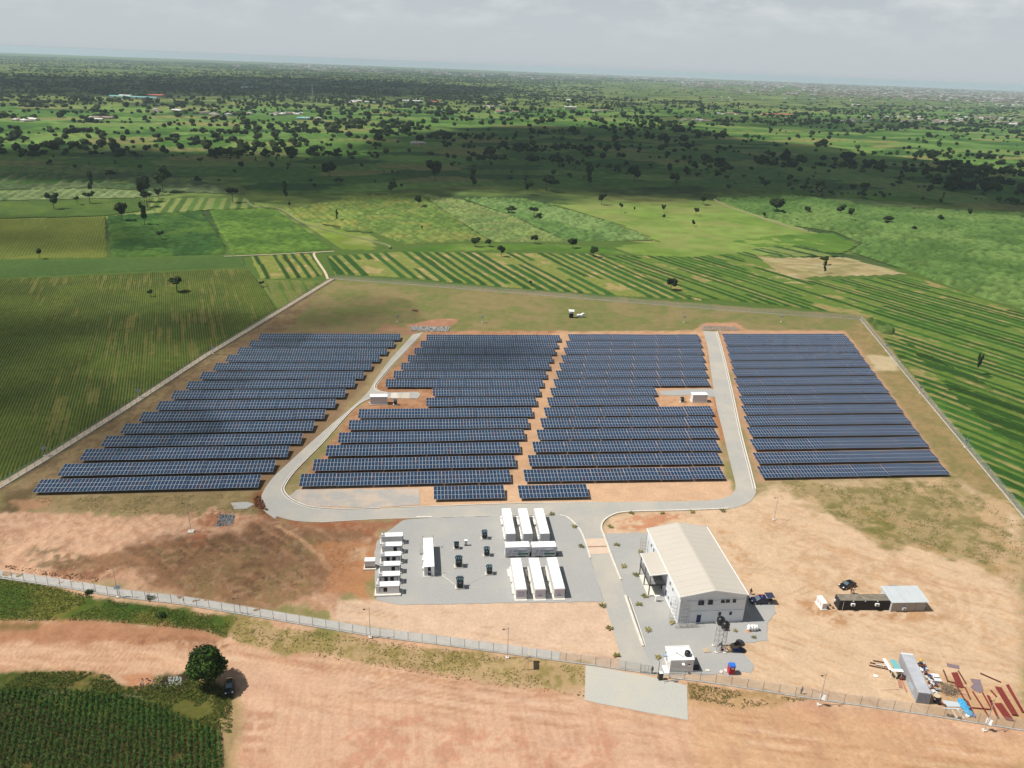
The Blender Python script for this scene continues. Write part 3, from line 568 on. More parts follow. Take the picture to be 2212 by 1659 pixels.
# fields behind
field('crop_field', 'narrow medium green field strip with fine rows left of the crop strips', zl([(-80,914),(680,903),(1500,885),(1510,950),(800,985),(-80,1024)]), -66, 1.4, .6, f_rows(1.2, .7, (70,106,52), (84,116,56), (90,112,56), .25, .4, 14, .75))
field('crop_field', 'olive green field with upright rows at the left edge', zl([(-80,662),(650,640),(665,896),(300,900),(-80,910)]), -66, 1.8, .9, f_rows(1.8, .5, (98,118,44), (124,136,54), (132,138,66), .3, .4, 16, .6))
field('cassava_field', 'square field of dark bluish green bushy plants in the middle left', zl([(652,640),(1245,612),(1330,720),(1400,830),(1390,878),(680,896)]), -60, 1.4, 1.4, f_rough(1.2, (60,96,42), (80,116,50), (98,130,52), 2.4, 22, 18, .3))
field('maize_field', 'square field of bright green leafy plants right of the cassava', zl([(1282,605),(1690,592),(1800,672),(1925,760),(2060,850),(1800,872),(1410,882),(1405,830),(1330,715)]), -60, 1.4, 1.4, f_rough(1.3, (86,120,48), (106,138,56), (76,108,44), 2.4, 20, 24, .3))
field('grass_field', 'dark green grassy field at the far left behind two trees', zl([(-80,548),(860,528),(935,600),(655,638),(-80,658)]), -66, 2.2, 1.1, f_rows(2.2, .4, (74,104,40), (104,128,52), (92,112,52), .35, .4, 26, .6))
field('striped_field', 'light green field with broad pale stripes below the cloud shadow', zl([(870,528),(1500,523),(1640,588),(1260,604),(960,628)]), -74, 3, 1.2, f_strips(9, .5, .2, .15, (94,124,54), (138,152,84), (150,150,90), 27, .0))
field('maize_field', 'curving strip of pale maize rows at the far left', zl([(-80,490),(300,474),(560,470),(1100,505),(870,526),(-80,546)]), -76, 2.2, 1.6, f_rough(2.2, (108,132,78), (136,154,100), None, 4, 30, 28, .3, 8.))
field('terraced_field', 'dark field with curved pale furrows in the cloud shadow', zl([(60,345),(500,335),(900,370),(1180,400),(1560,505),(1100,495),(560,465),(-60,480),(-60,360)]), -70, 3, 2.2, f_rough(1.8, (88,112,66), (116,132,86), None, 5, 40, 29, .2, 12.))
field('pasture', 'bright lime green meadow wedge beside the footpath', zl([(1700,598),(1800,660),(1930,755),(2070,850),(2330,855),(2330,760),(2100,720)]), -60, 4, 4, f_rough(.4, (126,148,58), (142,156,74), (160,158,104), 8, 25, 33, .3), mpast)
field('maize_field', 'pale yellow green maize field right of the footpath', zl([(1700,592),(1790,590),(2212,525),(2212,735),(2060,700),(1900,680),(1810,655)]), -62, 1.5, 1.3, f_rough(1.7, (114,138,66), (134,150,72), (158,154,76), 2.6, 26, 34, .35, 6.))
field('maize_field', 'mixed yellow and green maize field in the middle distance', zm([(0,520),(480,505),(830,735),(930,790),(400,815),(200,740),(0,730)]), -58, 1.4, 1.3, f_rough(1.7, (106,132,62), (126,144,72), (148,146,78), 2.6, 20, 35, .3, 7.))
field('maize_field', 'pale grey green maize field in the centre', zm([(490,500),(740,540),(1060,640),(1405,798),(950,800),(830,735)]), -58, 1.4, 1.3, f_rough(1.7, (110,134,74), (130,148,84), (146,148,94), 2.6, 24, 36, .35, 5.))
field('maize_field', 'long striped pale maize field left of the bright meadow', zm([(750,530),(1100,530),(1500,625),(1700,690),(1935,790),(1410,798),(1060,640)]), -56, 1.4, 1.3, f_rough(2.0, (98,130,68), (122,148,86), None, 2.4, 30, 37, .15, 8.))
field('pasture', 'bright green meadow with scattered small trees', zm([(1240,555),(1400,570),(1960,550),(2300,540),(2400,560),(2900,730),(3020,760),(3080,810),(2940,870),(2230,900),(1800,885),(1640,830),(1940,795),(1700,690),(1500,625)]), -60, 4, 4, f_rough(.35, (122,150,64), (138,160,78), (154,156,92), 9, 40, 38, .3), mpast)
field('pasture', 'smooth darker green grass strip behind the crop strips', zm([(360,845),(700,808),(1300,812),(1640,828),(1800,884),(1300,850),(400,862)]), -60, 3, 3, f_rough(.4, (84,122,42), (116,142,62), None, 8, 30, 39, .3), mpast)
field('pasture', 'rectangular deeper green meadow at the right', zr([(365,790),(700,750),(1040,740),(1215,818),(1115,872),(560,835)]), -60, 3, 3, f_rough(.5, (88,126,46), (104,136,54), None, 6, 30, 40, .4), mpast)
field('cane_field', 'large rough field of tall pale cane on the right', zr([(305,530),(700,500),(1300,590),(2800,650),(2800,1560),(2190,1210),(1900,1130),(1540,990),(1130,855),(1225,815),(1045,735),(800,700),(520,620)]), -52, 1.35, 1.35, f_rough(2.4, (92,124,62), (112,140,74), (78,106,50), 2.6, 34, 42, .15))
field('bare_field', 'bare tan earth patch with a thin tall tree', zr([(520,868),(700,892),(1110,888),(1530,1000),(1250,1010),(880,1018),(1000,1078),(720,1065),(480,990),(600,950)]), -55, 3, 3, f_rough(.25, (176,158,112), (158,150,98), (206,188,148), 6, 16, 43, .3), mpast)
field('crop_field', 'dark green crop strips beside the bare earth patch', zr([(520,845),(600,828),(830,820),(1090,885),(1100,890),(700,890)]), -52, 2.2, 1.1, f_strips(7, .5, .8, .3, (54,90,44), (132,146,80), (206,186,140), 44, .5))
ribbon('footpath', [S(*p) for p in ((820,699),(812,680),(795,655),(786,640),(790,632),(835,629))], 1.3, -.05, .32, mat('trodden earth', (.52,.43,.31), .95, var=.1, vscale=.3))
ribbon('footpath', [S(*p) for p in ((560,643),(700,637),(640,641))][:2]+[S(790,632)], 1.0, -.05, .6, MATS['trodden earth'])
ribbon('footpath', [S(*p) for p in ((610,500),(640,520),(690,522),(720,535),(760,560),(850,585),(960,612),(975,622))], 1.2, -.05, 1.0, mat('grassy track', (.20,.22,.09), .95, var=.1, vscale=.2))
ribbon('footpath', [S(*p) for p in ((1785,500),(1810,515),(1870,535),(1960,565),(2020,580))], 1.1, -.05, 1.3, mat('dull track', (.26,.24,.13), .95, var=.1, vscale=.2))
# ---------------------------------------------------------------- near leafy rows (bottom left)
def leafmesh(name, cx, cy, cz, sx, sz, k, cols, leaf, m_, seed=1, flat=.5):
    """many small leaf quads clustered around given centres"""
    r = np.random.default_rng(seed); n = len(cx)*k; i = np.repeat(np.arange(len(cx)), k)
    d = r.normal(size=(n, 3)); d /= np.linalg.norm(d, axis=1)[:, None]; d[:, 2] = np.abs(d[:, 2]); rad_ = r.uniform(.55, 1.05, n)
    c = np.stack([cx[i]+d[:, 0]*sx[i]*rad_, cy[i]+d[:, 1]*sx[i]*rad_, cz[i]+d[:, 2]*sz[i]*rad_], -1)
    nrm = d+r.normal(size=(n, 3))*flat; nrm /= np.linalg.norm(nrm, axis=1)[:, None]
    t = np.cross(nrm, r.normal(size=(n, 3))); t /= np.linalg.norm(t, axis=1)[:, None]; b = np.cross(nrm, t); s = (leaf*r.uniform(.6, 1.3, n))[:, None]
    V = np.stack([c-t*s, c-b*s*.6, c+t*s, c+b*s*.6], 1).reshape(-1, 3); F = np.arange(n*4).reshape(-1, 4)
    cc = np.repeat(cols[i]*r.uniform(.7, 1.35, (n, 1)), 4, 0)
    return npmesh(name, V, F, m_, cc)
def leaf_mat(name, tr=.25):
    m = bpy.data.materials.new(name); m.use_nodes = True; nt = m.node_tree; b = nt.nodes['Principled BSDF']; b.inputs['Roughness'].default_value = .75; b.inputs['Specular IOR Level'].default_value = .12
    at = N(nt, 'ShaderNodeAttribute', attribute_name='col'); oi = N(nt, 'ShaderNodeObjectInfo'); mr = N(nt, 'ShaderNodeMapRange'); mr.inputs['To Min'].default_value = .7; mr.inputs['To Max'].default_value = 1.35
    nt.links.new(oi.outputs['Random'], mr.inputs['Value']); hs = N(nt, 'ShaderNodeHueSaturation'); nt.links.new(at.outputs['Color'], hs.inputs['Color']); nt.links.new(mr.outputs[0], hs.inputs['Value']); nt.links.new(hs.outputs[0], b.inputs['Base Color'])
    return m
ml_crop = leaf_mat('crop leaf'); 
BF = [P(*p) for p in ((-30,1492),(60,1486),(200,1492),(262,1498),(300,1506),(400,1545),(455,1570),(490,1585),(478,1680),(480,1720),(-60,1720))]
a = math.radians(RAZ); pu = np.array([math.cos(a), math.sin(a)]); pv = np.array([-math.sin(a), math.cos(a)])
bp_ = np.array(BF); uu = np.arange((bp_@pu).min(), (bp_@pu).max(), .36); vv = np.arange((bp_@pv).min(), (bp_@pv).max(), .98)
UU, VV = np.meshgrid(uu, vv); UU = UU+rng.uniform(-.12, .12, UU.shape); VV = VV+rng.normal(0, .06, VV.shape)+.25*(fbm(UU/9, VV/9, 3)-.5)
X = (UU*pu[0]+VV*pv[0]).ravel(); Y = (UU*pu[1]+VV*pv[1]).ravel(); k = (sdist(BF, X, Y) > .3) & (fbm(X/5, Y/2.2, 77) < .76) & (rng.random(X.size) > .01)
X, Y = X[k], Y[k]; s = .33+.13*rng.random(X.size); g = np.array(A(62,102,42))[None]*(.7+.7*rng.random((X.size, 1)))
o = link('crop_rows', leafmesh('crop_rows', X, Y, np.full(X.size, .05), s*1.15, s*1.9, 18, g, .15, ml_crop, 5)); tag(o, 'close rows of dark leafy green crop in the bottom left corner', 'crop', kind='stuff')
# weeds and grass tufts on the verges
def tufts(name, label, polyD, n, leaf, s0, colr, k=7, seed=3, thr=None, cat='grass', world=False):
    poly = np.array(polyD if world else [P(*p) for p in polyD]); r = np.random.default_rng(seed); lo, hi = poly.min(0), poly.max(0)
    X = r.uniform(lo[0], hi[0], n*3); Y = r.uniform(lo[1], hi[1], n*3); m_ = sdist(poly, X, Y) > 0
    if thr: m_ &= fbm(X/5, Y/5, seed) > thr
    X, Y = X[m_][:n], Y[m_][:n]; s = s0*r.uniform(.4, 1.3, len(X)); c = np.array([A(*q) for q in colr])[r.integers(0, len(colr), len(X))]
    o = link(name, leafmesh(name, X, Y, np.zeros(len(X)), s, s*.8, k, c, leaf, ml_crop, seed)); tag(o, label, cat, kind='stuff')
tufts('grass', 'green weeds on the verge between the fence and the dirt road', GR, 5200, .09, .16, [(82,106,40),(100,116,48),(126,122,58)], 8, 4, .40)
tufts('grass', 'dry tan grass on the verge in front of the fence', TG, 1500, .09, .25, [(150,138,84),(176,156,104),(120,120,60)], 7, 6, .42)
tufts('grass', 'weeds around the bottom left crop below the tree', [(-20,1455),(180,1450),(230,1458),(265,1485),(440,1470),(500,1505),(500,1585),(450,1568),(300,1504),(200,1490),(-20,1490)], 3600, .12, .30, [(74,98,38),(92,108,46),(122,116,58)], 8, 8, .30)
tufts('grass', 'sparse olive grass in the right front corner of the compound', [(1690,1050),(2062,1040),(2212,1135),(2212,1280),(2100,1205),(1930,1170),(1800,1110)], 2000, .09, .28, [(128,124,68),(146,136,84),(110,112,52)], 5, 9, .5)
tufts('grass', 'patchy dry grass in the left front of the compound', [(60,1075),(560,1068),(580,1110),(430,1120),(120,1098)], 900, .09, .26, [(132,122,76),(150,136,90)], 5, 10, .48)
tufts('grass', 'dark scrub over the brown ground left of the gravel pad', [(240,1195),(560,1145),(700,1150),(780,1190),(700,1280),(500,1290),(300,1250)], 1300, .08, .25, [(112,96,58),(128,110,68),(98,92,52)], 5, 11, .46)
tufts('grass', 'weeds outside the front fence right of the entrance', RG, 500, .1, .3, [(110,112,54),(140,126,76)], 6, 12, .42)
# patchwork of farm plots under and beyond the cloud shadow
def f_patch(cell, H, row, seed):
    PAL = np.array([A(*c) for c in ((90,128,56),(108,144,66),(74,112,50),(122,152,76),(64,102,46),(98,132,60),(126,148,76),(142,144,84),(82,122,46),(112,144,72))])
    def f(u, v, X, Y):
        wx = X+26*(fbm(X/120, Y/120, seed)-.5); wy = Y+26*(fbm(X/120, Y/120, seed+1)-.5); U = (wx*.94+wy*.34)/cell; V = (-wx*.34+wy*.94)/(cell*.55); iu = np.floor(U); iv = np.floor(V); best = np.full(X.shape, 9e9); ci = np.zeros(X.shape); cj = np.zeros(X.shape)
        for a in (-1, 0, 1):
            for b in (-1, 0, 1):
                x = iu+a; y = iv+b; d = np.abs(U-x-.2-.6*_h(x, y, seed+3))+np.abs(V-y-.2-.6*_h(x, y, seed+4)); m_ = d < best; best = np.where(m_, d, best); ci = np.where(m_, x, ci); cj = np.where(m_, y, cj)
        q = _h(ci, cj, seed+5); hq = _h(ci, cj, seed+6); az = _h(ci, cj, seed+7)*1.3-.5; n = fbm(X/8, Y/8, seed+8, 4)
        r_ = .5+.5*np.cos((X*np.cos(az)+Y*np.sin(az))*2*PI/row+3*(n-.5)); h = H*(.15+.85*hq)*(.35+.65*n)*(.5+.5*r_)
        c = PAL[(q*9.99).astype(int)]*(.65+.7*n)[:, None]*(.8+.3*r_)[:, None]; return h, c
    return f
field('mixed_farmland', 'patchwork of crop plots and scrub lying under the broad cloud shadow', [(-80,398),(-80,285),(2290,285),(2290,462),(2100,447),(1900,432),(1500,402),(1250,410),(1000,402),(700,420),(560,416),(480,396),(60,400)], -60, 5, 4.5, f_patch(85, 2.6, 13, 60), m_=mpast, z0=-.3)
field('mixed_farmland', 'patchwork of far crop plots between the cloud shadow and the villages', [(-80,285),(-80,228),(2290,236),(2290,285)], -60, 13, 11, f_patch(130, 3.5, 34, 70), m_=mpast, z0=-.3)
# ---------------------------------------------------------------- clouds that cast the broad shade
def cloud_mat(name):
    m = bpy.data.materials.new(name); m.use_nodes = True; nt = m.node_tree; nt.nodes.clear(); out = N(nt, 'ShaderNodeOutputMaterial'); tr_ = N(nt, 'ShaderNodeBsdfTransparent'); df = N(nt, 'ShaderNodeBsdfDiffuse'); df.inputs['Color'].default_value = (.85, .86, .88, 1)
    at = N(nt, 'ShaderNodeAttribute', attribute_name='col'); t = N(nt, 'ShaderNodeTexCoord'); n = N(nt, 'ShaderNodeTexNoise'); n.inputs['Scale'].default_value = .012; n.inputs['Detail'].default_value = 6; nt.links.new(t.outputs['Object'], n.inputs['Vector'])
    mr = N(nt, 'ShaderNodeMapRange'); mr.inputs['From Min'].default_value = .25; mr.inputs['From Max'].default_value = .6; nt.links.new(n.outputs['Fac'], mr.inputs['Value'])
    sp = N(nt, 'ShaderNodeSeparateColor'); nt.links.new(at.outputs['Color'], sp.inputs[0]); mu = N(nt, 'ShaderNodeMath', operation='MULTIPLY', use_clamp=True)
    ad_ = N(nt, 'ShaderNodeMath', operation='ADD', use_clamp=True); nt.links.new(mr.outputs[0], ad_.inputs[0]); nt.links.new(sp.outputs[1], ad_.inputs[1])
    nt.links.new(sp.outputs[0], mu.inputs[0]); nt.links.new(ad_.outputs[0], mu.inputs[1])
    ms = N(nt, 'ShaderNodeMixShader'); nt.links.new(mu.outputs[0], ms.inputs[0]); nt.links.new(tr_.outputs[0], ms.inputs[1]); nt.links.new(df.outputs[0], ms.inputs[2]); nt.links.new(ms.outputs[0], out.inputs['Surface']); return m
mcloud = cloud_mat('cloud vapour')
def cloud(polyD, alt, dens, soft, step, thick):
    poly = np.array([P(*p) for p in polyD]); off = -np.array([SUN_V.x, SUN_V.y])/(-SUN_V.z)*alt; lo, hi = poly.min(0)-soft, poly.max(0)+soft
    xs = np.arange(lo[0], hi[0]+step, step); ys = np.arange(lo[1], hi[1]+step, step); XX, YY = np.meshgrid(xs, ys)
    d = sdist(poly, XX, YY)+soft*.9*(fbm(XX/(soft*1.4), YY/(soft*1.4), 7, 5)-.5)*2; al = sstep(-soft, soft*.6, d)*dens
    keepm = al > .004; q = keepm[:-1,:-1] | keepm[1:,1:]; I_ = np.arange(XX.size).reshape(XX.shape); F = np.stack([I_[:-1,:-1][q], I_[:-1,1:][q], I_[1:,1:][q], I_[1:,:-1][q]], -1)
    lump = al*thick*(.4+fbm(XX/(thick*1.2), YY/(thick*1.2), 3, 4)); n = XX.size; x0, y0 = poly.mean(0)+off
    top = np.stack([XX+off[0]-x0, YY+off[1]-y0, lump], -1).reshape(-1, 3); bot = np.stack([XX+off[0]-x0, YY+off[1]-y0, -2-lump*.1], -1).reshape(-1, 3)
    a1 = 1-np.sqrt(1-np.clip(al, 0, .985)).ravel(); cc = np.stack([a1, (al.ravel() > .9)*1.0, a1*0], -1)
    o = link('cloud', npmesh('cloud', np.concatenate([top, bot]), np.concatenate([F, F[:, ::-1]+n]), mcloud, np.concatenate([cc, cc]), True), loc=(x0, y0, alt)); tag(o, kind='structure')
cloud([(-300,330),(200,318),(450,335),(760,335),(900,285),(1100,272),(1420,275),(1600,305),(1900,345),(2300,395),(2600,470),(2212,462),(1950,440),(1700,415),(1600,428),(1250,420),(1000,408),(700,425),(560,420),(300,400),(-300,395)], 700, .97, 78, 16, 160)
cloud([(-500,168),(0,162),(600,166),(900,178),(1150,196),(900,206),(500,203),(0,202),(-500,200)], 900, .95, 170, 60, 300)
cloud([(1250,250),(1600,252),(2000,262),(2000,275),(1750,285),(1500,265)], 700, .75, 60, 24, 160)
cloud([(-120,700),(120,690),(330,682),(420,690),(560,688),(590,715),(490,745),(400,745),(300,705),(140,735),(60,800),(170,900),(330,860),(400,800),(440,830),(320,920),(120,985),(-60,1060)], 520, .80, 22, 6, 60)
cloud([(-160,470),(160,475),(250,500),(220,530),(80,540),(-160,530)], 560, .72, 34, 9, 80)
cloud([(680,650),(800,645),(860,690),(760,712),(660,700)], 520, .70, 14, 5, 50)
cloud([(920,740),(1130,742),(1180,775),(1160,795),(960,790)], 520, .80, 12, 4, 50)
cloud([(-200,600),(560,640),(900,700),(880,800),(720,960),(640,1060),(640,1150),(760,1180),(700,1250),(420,1240),(200,1150),(-200,1150)], 600, .22, 34, 10, 80)
cloud([(300,1170),(560,1130),(700,1160),(680,1230),(500,1250),(320,1225)], 480, .30, 9, 4, 40)
# ---------------------------------------------------------------- haze
hz = MB().box(-19600, -19600, -1.5, 19600, 19600, CAM_H+6); hm = bpy.data.materials.new('haze'); hm.use_nodes = True; ht = hm.node_tree; ht.nodes.clear()
ho = N(ht, 'ShaderNodeOutputMaterial'); pvn = N(ht, 'ShaderNodeVolumePrincipled'); pvn.inputs['Color'].default_value = (.70, .86, 1, 1); pvn.inputs['Density'].default_value = 6.4e-5; pvn.inputs['Anisotropy'].default_value = .15
ht.links.new(pvn.outputs[0], ho.inputs['Volume']); tag(hz.build('haze', hm), kind='stuff')
# ================================================================ SOLAR ROWS
def glass_mat():
    m = bpy.data.materials.new('panel glass'); m.use_nodes = True; nt = m.node_tree; b = nt.nodes['Principled BSDF']; b.inputs['Roughness'].default_value = .22; b.inputs['Specular IOR Level'].default_value = .38
    at = N(nt, 'ShaderNodeAttribute', attribute_name='col'); oi = N(nt, 'ShaderNodeObjectInfo'); sp = N(nt, 'ShaderNodeSeparateColor'); nt.links.new(at.outputs['Color'], sp.inputs[0])
    ad_ = N(nt, 'ShaderNodeMath', operation='ADD'); nt.links.new(sp.outputs[0], ad_.inputs[0]); nt.links.new(oi.outputs['Random'], ad_.inputs[1]); fr_ = N(nt, 'ShaderNodeMath', operation='FRACT'); nt.links.new(ad_.outputs[0], fr_.inputs[0])
    r = N(nt, 'ShaderNodeValToRGB'); e = r.color_ramp.elements; e[0].color = (.013, .033, .075, 1); e[1].color = (.020, .055, .118, 1)
    for p_, c_ in ((.55, (.016,.040,.088,1)), (.74, (.022,.034,.070,1)), (.80, (.017,.045,.098,1)), (.95, (.034,.030,.055,1))): x = e.new(p_); x.color = c_
    nt.links.new(fr_.outputs[0], r.inputs[0]); nt.links.new(r.outputs[0], b.inputs['Base Color']); return m
mglass = glass_mat(); malu = mat('aluminium frame', (.44,.47,.50), .45, .0, var=.04); msteel = mat('galvanised steel', (.42,.42,.42), .5, .4, var=.1); mback = mat('panel back', (.05,.05,.055), .6)
TILT = math.radians(7.6); PW, PL = .992, 1.956; TW = 10.06
def panel_geo(x0, y0, r_):
    """one framed solar panel lying in its table's plane: frame ring, recessed glass, sides"""
    fw = .042; x1, y1 = x0+PW, y0+PL; t = .0; g = -.006; b = -.035
    o = [(x0,y0,t),(x1,y0,t),(x1,y1,t),(x0,y1,t)]; i = [(x0+fw,y0+fw,t),(x1-fw,y0+fw,t),(x1-fw,y1-fw,t),(x0+fw,y1-fw,t)]; g_ = [(p[0],p[1],g) for p in i]; d = [(p[0],p[1],b) for p in o]
    vs = o+i+g_+d; fs = [(k, (k+1) % 4, 4+(k+1) % 4, 4+k) for k in range(4)]+[(8,9,10,11)]+[(12+k, 12+(k+1) % 4, (k+1) % 4, k) for k in range(4)]+[(15,14,13,12)]
    return vs, fs, [0]*4+[1]+[0]*4+[2]
def panels_mesh(cells, seed, rot=True):
    r = random.Random(seed); V = []; F = []; M_ = []; Cc = []; c, s = math.cos(TILT), math.sin(TILT)
    for (x0, y0) in cells:
        vs, fs, ms = panel_geo(x0, y0, r); k = len(V); V += [(x, y*c-z*s, y*s+z*c) for x, y, z in vs] if rot else vs; F += [tuple(i+k for i in f) for f in fs]; M_ += ms; q = r.random(); Cc += [(q, q, q)]*len(vs)
    me = npmesh('panel', V, F, [malu, mglass, mback], np.array(Cc)); me.polygons.foreach_set('material_index', M_); return me
cells = [(.03+i*1.0, j*(PL+.02)) for j in range(3) for i in range(10)]
full = [panels_mesh(cells, s) for s in range(6)]; single = [panels_mesh([(0, 0)], s+20, True) for s in range(1)]
def table_frame():
    mb = MB(); c, s = math.cos(TILT), math.sin(TILT)
    def pt(x, y, d=-.07): return (x, y*c-d*s, y*s+d*c)
    for y in (.5, 1.45, 2.5, 3.45, 4.45, 5.45): mb.tube(pt(.02, y), pt(10.02, y), .035, n=4)
    for x in (1.2, 3.75, 6.3, 8.85):
        mb.tube(pt(x, .3, -.13), pt(x, 5.6, -.13), .05, n=4)
        for y in (1.3, 4.6): p = pt(x, y, -.15); mb.tube((p[0], p[1], -1.25), p, .06, n=5)
        a_ = pt(x, 2.6, -.16); mb.tube((x, pt(x, 4.6)[1], -.2), a_, .03, n=4)
    return mb.mesh('table', msteel)
tf = table_frame()
BL = {'far left': [((1372,110),(2110,113)),((1322,146),(2076,148)),((1262,184),(2040,186)),((1202,223),(2001,222)),((1137,266),(1959,263)),((1068,311),(1918,308)),((996,361),(1871,351)),((920,411),(1821,402)),((843,465),(1770,455)),((755,522),(1715,511)),((662,584),(1657,570)),((563,649),(1595,635)),((455,718),(1526,702)),((342,796),(1452,776)),((217,878),(1376,853))]}
rows = [('far left', 15-i, z5(*a, 1.95), z5(*b, 1.95)) for i, (a, b) in enumerate(BL['far left'])]
cl_ = [((368,122),(1102,124)),((336,156),(1088,160)),((302,194),(1075,196)),((266,235),(1059,236)),((229,277),(1042,275)),((188,321),(1025,321)),((145,368),(1007,367)),((403,417),(989,413)),((367,470),(969,465))]
for i, (a, b) in enumerate(cl_): rows.append(('centre left', 16-i, z6(*a, 1.95), z6(*b, 1.95)))
for i, (a, b) in enumerate([((1892,507),(948,525)),((1840,567),(927,584)),((1786,632),(905,645)),((1722,698),(880,715)),((1654,772),(854,789)),((1586,850),(827,868))]): rows.append(('centre left', 7-i, z5(*a, 1.95), z6(*b, 1.95)))
rows.append(('centre left', 1, z6(408,960,1.95), z6(793,953,1.95)))
for i, (a, b) in enumerate([((1148,120),(1866,122)),((1135,156),(1875,155)),((1124,194),(1883,194)),((1110,235),(1890,232)),((1097,277),(1898,271)),((1080,320),(1906,315)),((1066,367),(1914,362)),((1049,416),(1627,412)),((1032,469),(1627,462)),((1014,525),(1936,517)),((994,584),(1946,574)),((974,647),(1957,638)),((951,713),(1968,705)),((926,788),(1978,774)),((902,868),(1990,853)),((872,955),(1248,948))]): rows.append(('centre right', 16-i, z6(*a, 1.95), z6(*b, 1.95)))
rl = [(452,1100),(428,1019),(409,940),(392,868),(374,803),(358,742),(344,684),(331,628),(316,577),(303,524),(291,479),(278,434),(268,392),(256,351),(246,316)]
rg = [(1540,1080),(1478,1001),(1424,926),(1372,857),(1324,792),(1279,731),(1237,673),(1198,618),(1158,566),(1122,518),(1088,470),(1056,427),(1028,387),(1000,348),(970,316)]
for i, (a, b) in enumerate(zip(rl, rg)): rows.append(('right', i+1, z7(*a, 1.95), z7(*b, 1.95)))
ORD = ['', 'first', 'second', 'third', 'fourth', 'fifth', 'sixth', 'seventh', 'eighth', 'ninth', 'tenth', 'eleventh', 'twelfth', 'thirteenth', 'fourteenth', 'fifteenth', 'sixteenth']
r_ = random.Random(3); D4 = 5.908*math.cos(TILT)
for blk, k, a, b in rows:
    d = b-a; L = np.linalg.norm(d); d /= L; n = max(1, round(L/TW)); q = np.array([-d[1], d[0]]); pitch = L/n; org = a-q*D4
    if blk.startswith('centre'): nn = 16
    else: nn = 15
    pos = 'frontmost' if k == 1 else 'rearmost' if k == nn else ORD[k]+' from the front'
    lb = {'far left': 'solar row, %s in the far left block', 'centre left': 'solar row, %s in the block right of the left road', 'centre right': 'solar row, %s in the block left of the right road', 'right': 'solar row, %s in the block nearest the right fence'}[blk] % pos
    if k == 1 and blk.startswith('centre'): lb = 'short two table solar row at the road, %s of the pair' % ('left' if blk.endswith('left') else 'right')
    row = thing('solar_row', lb, 'solar panels', (org[0], org[1], .97), math.atan2(d[1], d[0]), 'rows of solar tables'); near = k <= 3
    for i in range(n):
        t = link('table', tf, row, (i*pitch+(pitch-TW)/2+r_.uniform(-.02, .02), 0, r_.uniform(-.05, .05))); t.rotation_euler = (r_.uniform(-.006, .006), r_.uniform(-.003, .003), 0)
        if near:
            for (x, y) in cells:
                link('panel', single[0], t, (x, y*math.cos(TILT), y*math.sin(TILT)))
        else:
            o = link('panel', full[r_.randrange(6)], t); o['kind'] = 'stuff'
# ================================================================ FENCES
def mesh_mat():
    m = bpy.data.materials.new('chain link'); m.use_nodes = True; nt = m.node_tree; b = nt.nodes['Principled BSDF']; out = nt.nodes['Material Output']
    b.inputs['Base Color'].default_value = (.5, .52, .5, 1); b.inputs['Roughness'].default_value = .55; b.inputs['Metallic'].default_value = .2
    t = N(nt, 'ShaderNodeTexCoord'); tr_ = N(nt, 'ShaderNodeBsdfTransparent'); ms = N(nt, 'ShaderNodeMixShader'); fac = None
    for sgn in (1, -1):
        mp = N(nt, 'ShaderNodeMapping'); mp.inputs['Rotation'].default_value = (0, sgn*PI/4, 0); nt.links.new(t.outputs['Object'], mp.inputs[0])
        w = N(nt, 'ShaderNodeTexWave', bands_direction='X'); w.inputs['Scale'].default_value = 3.2; nt.links.new(mp.outputs[0], w.inputs['Vector'])
        g = N(nt, 'ShaderNodeMath', operation='GREATER_THAN'); g.inputs[1].default_value = .935; nt.links.new(w.outputs['Fac'], g.inputs[0])
        if fac is None: fac = g
        else: x = N(nt, 'ShaderNodeMath', operation='MAXIMUM'); nt.links.new(fac.outputs[0], x.inputs[0]); nt.links.new(g.outputs[0], x.inputs[1]); fac = x
    nt.links.new(fac.outputs[0], ms.inputs[0]); nt.links.new(tr_.outputs[0], ms.inputs[1]); nt.links.new(b.outputs[0], ms.inputs[2]); nt.links.new(ms.outputs[0], out.inputs['Surface']); return m
mlink = mesh_mat(); mpost = mat('fence post', (.22,.20,.18), .7, var=.1); mwall = mat('fence footing', (.44,.42,.38), .9, var=.15, vscale=.7)
post_me = MB().tube((0,0,0), (0,0,2.35), .045, n=5).tube((0,0,2.35), (0,-.25,2.6), .03, n=4).mesh('post', mpost)
def fence(label, pts, bay=3.0, h=2.2):
    f = thing('perimeter_fence', label, 'fence', (pts[0][0], pts[0][1], 0)); o = np.array(pts[0]); P_ = []
    seg = [np.array(p)-o for p in pts]; L = [np.linalg.norm(b-a) for a, b in zip(seg, seg[1:])]; T = sum(L); n = int(T/bay); 
    def at(s):
        for a, b, l in zip(seg, seg[1:], L):
            if s <= l+1e-6: return a+(b-a)*s/l
            s -= l
        return seg[-1]
    P_ = [at(T*i/n) for i in range(n+1)]; wires = MB(); foot = MB()
    bm = MB().add([(0,0,0),(1,0,0),(1,0,h),(0,0,h)], [(0,1,2,3)]).mesh('mesh_panel', mlink)
    for i, p in enumerate(P_):
        link('post', post_me, f, (p[0], p[1], 0))
        if i < n:
            q = P_[i+1]; d = q-p; l = np.linalg.norm(d); rz = math.atan2(d[1], d[0])
            o_ = link('mesh_panel', bm, f, (p[0], p[1], .12), rz); o_.scale = (l, 1, 1)
            for z in (.18, .85, 1.5, 2.28): wires.tube((p[0], p[1], z), (q[0], q[1], z), .016, n=3, caps=False)
            for z in (2.45, 2.58): wires.tube((p[0], p[1], z), (q[0], q[1], z), .01, n=3, caps=False)
            c = (p+q)/2; foot.cbox(c[0], c[1], .07, l, .3, .3, rz)
    wires.build('wire', msteel, f)['kind'] = 'stuff'; foot.build('footing', mwall, f)
    return f
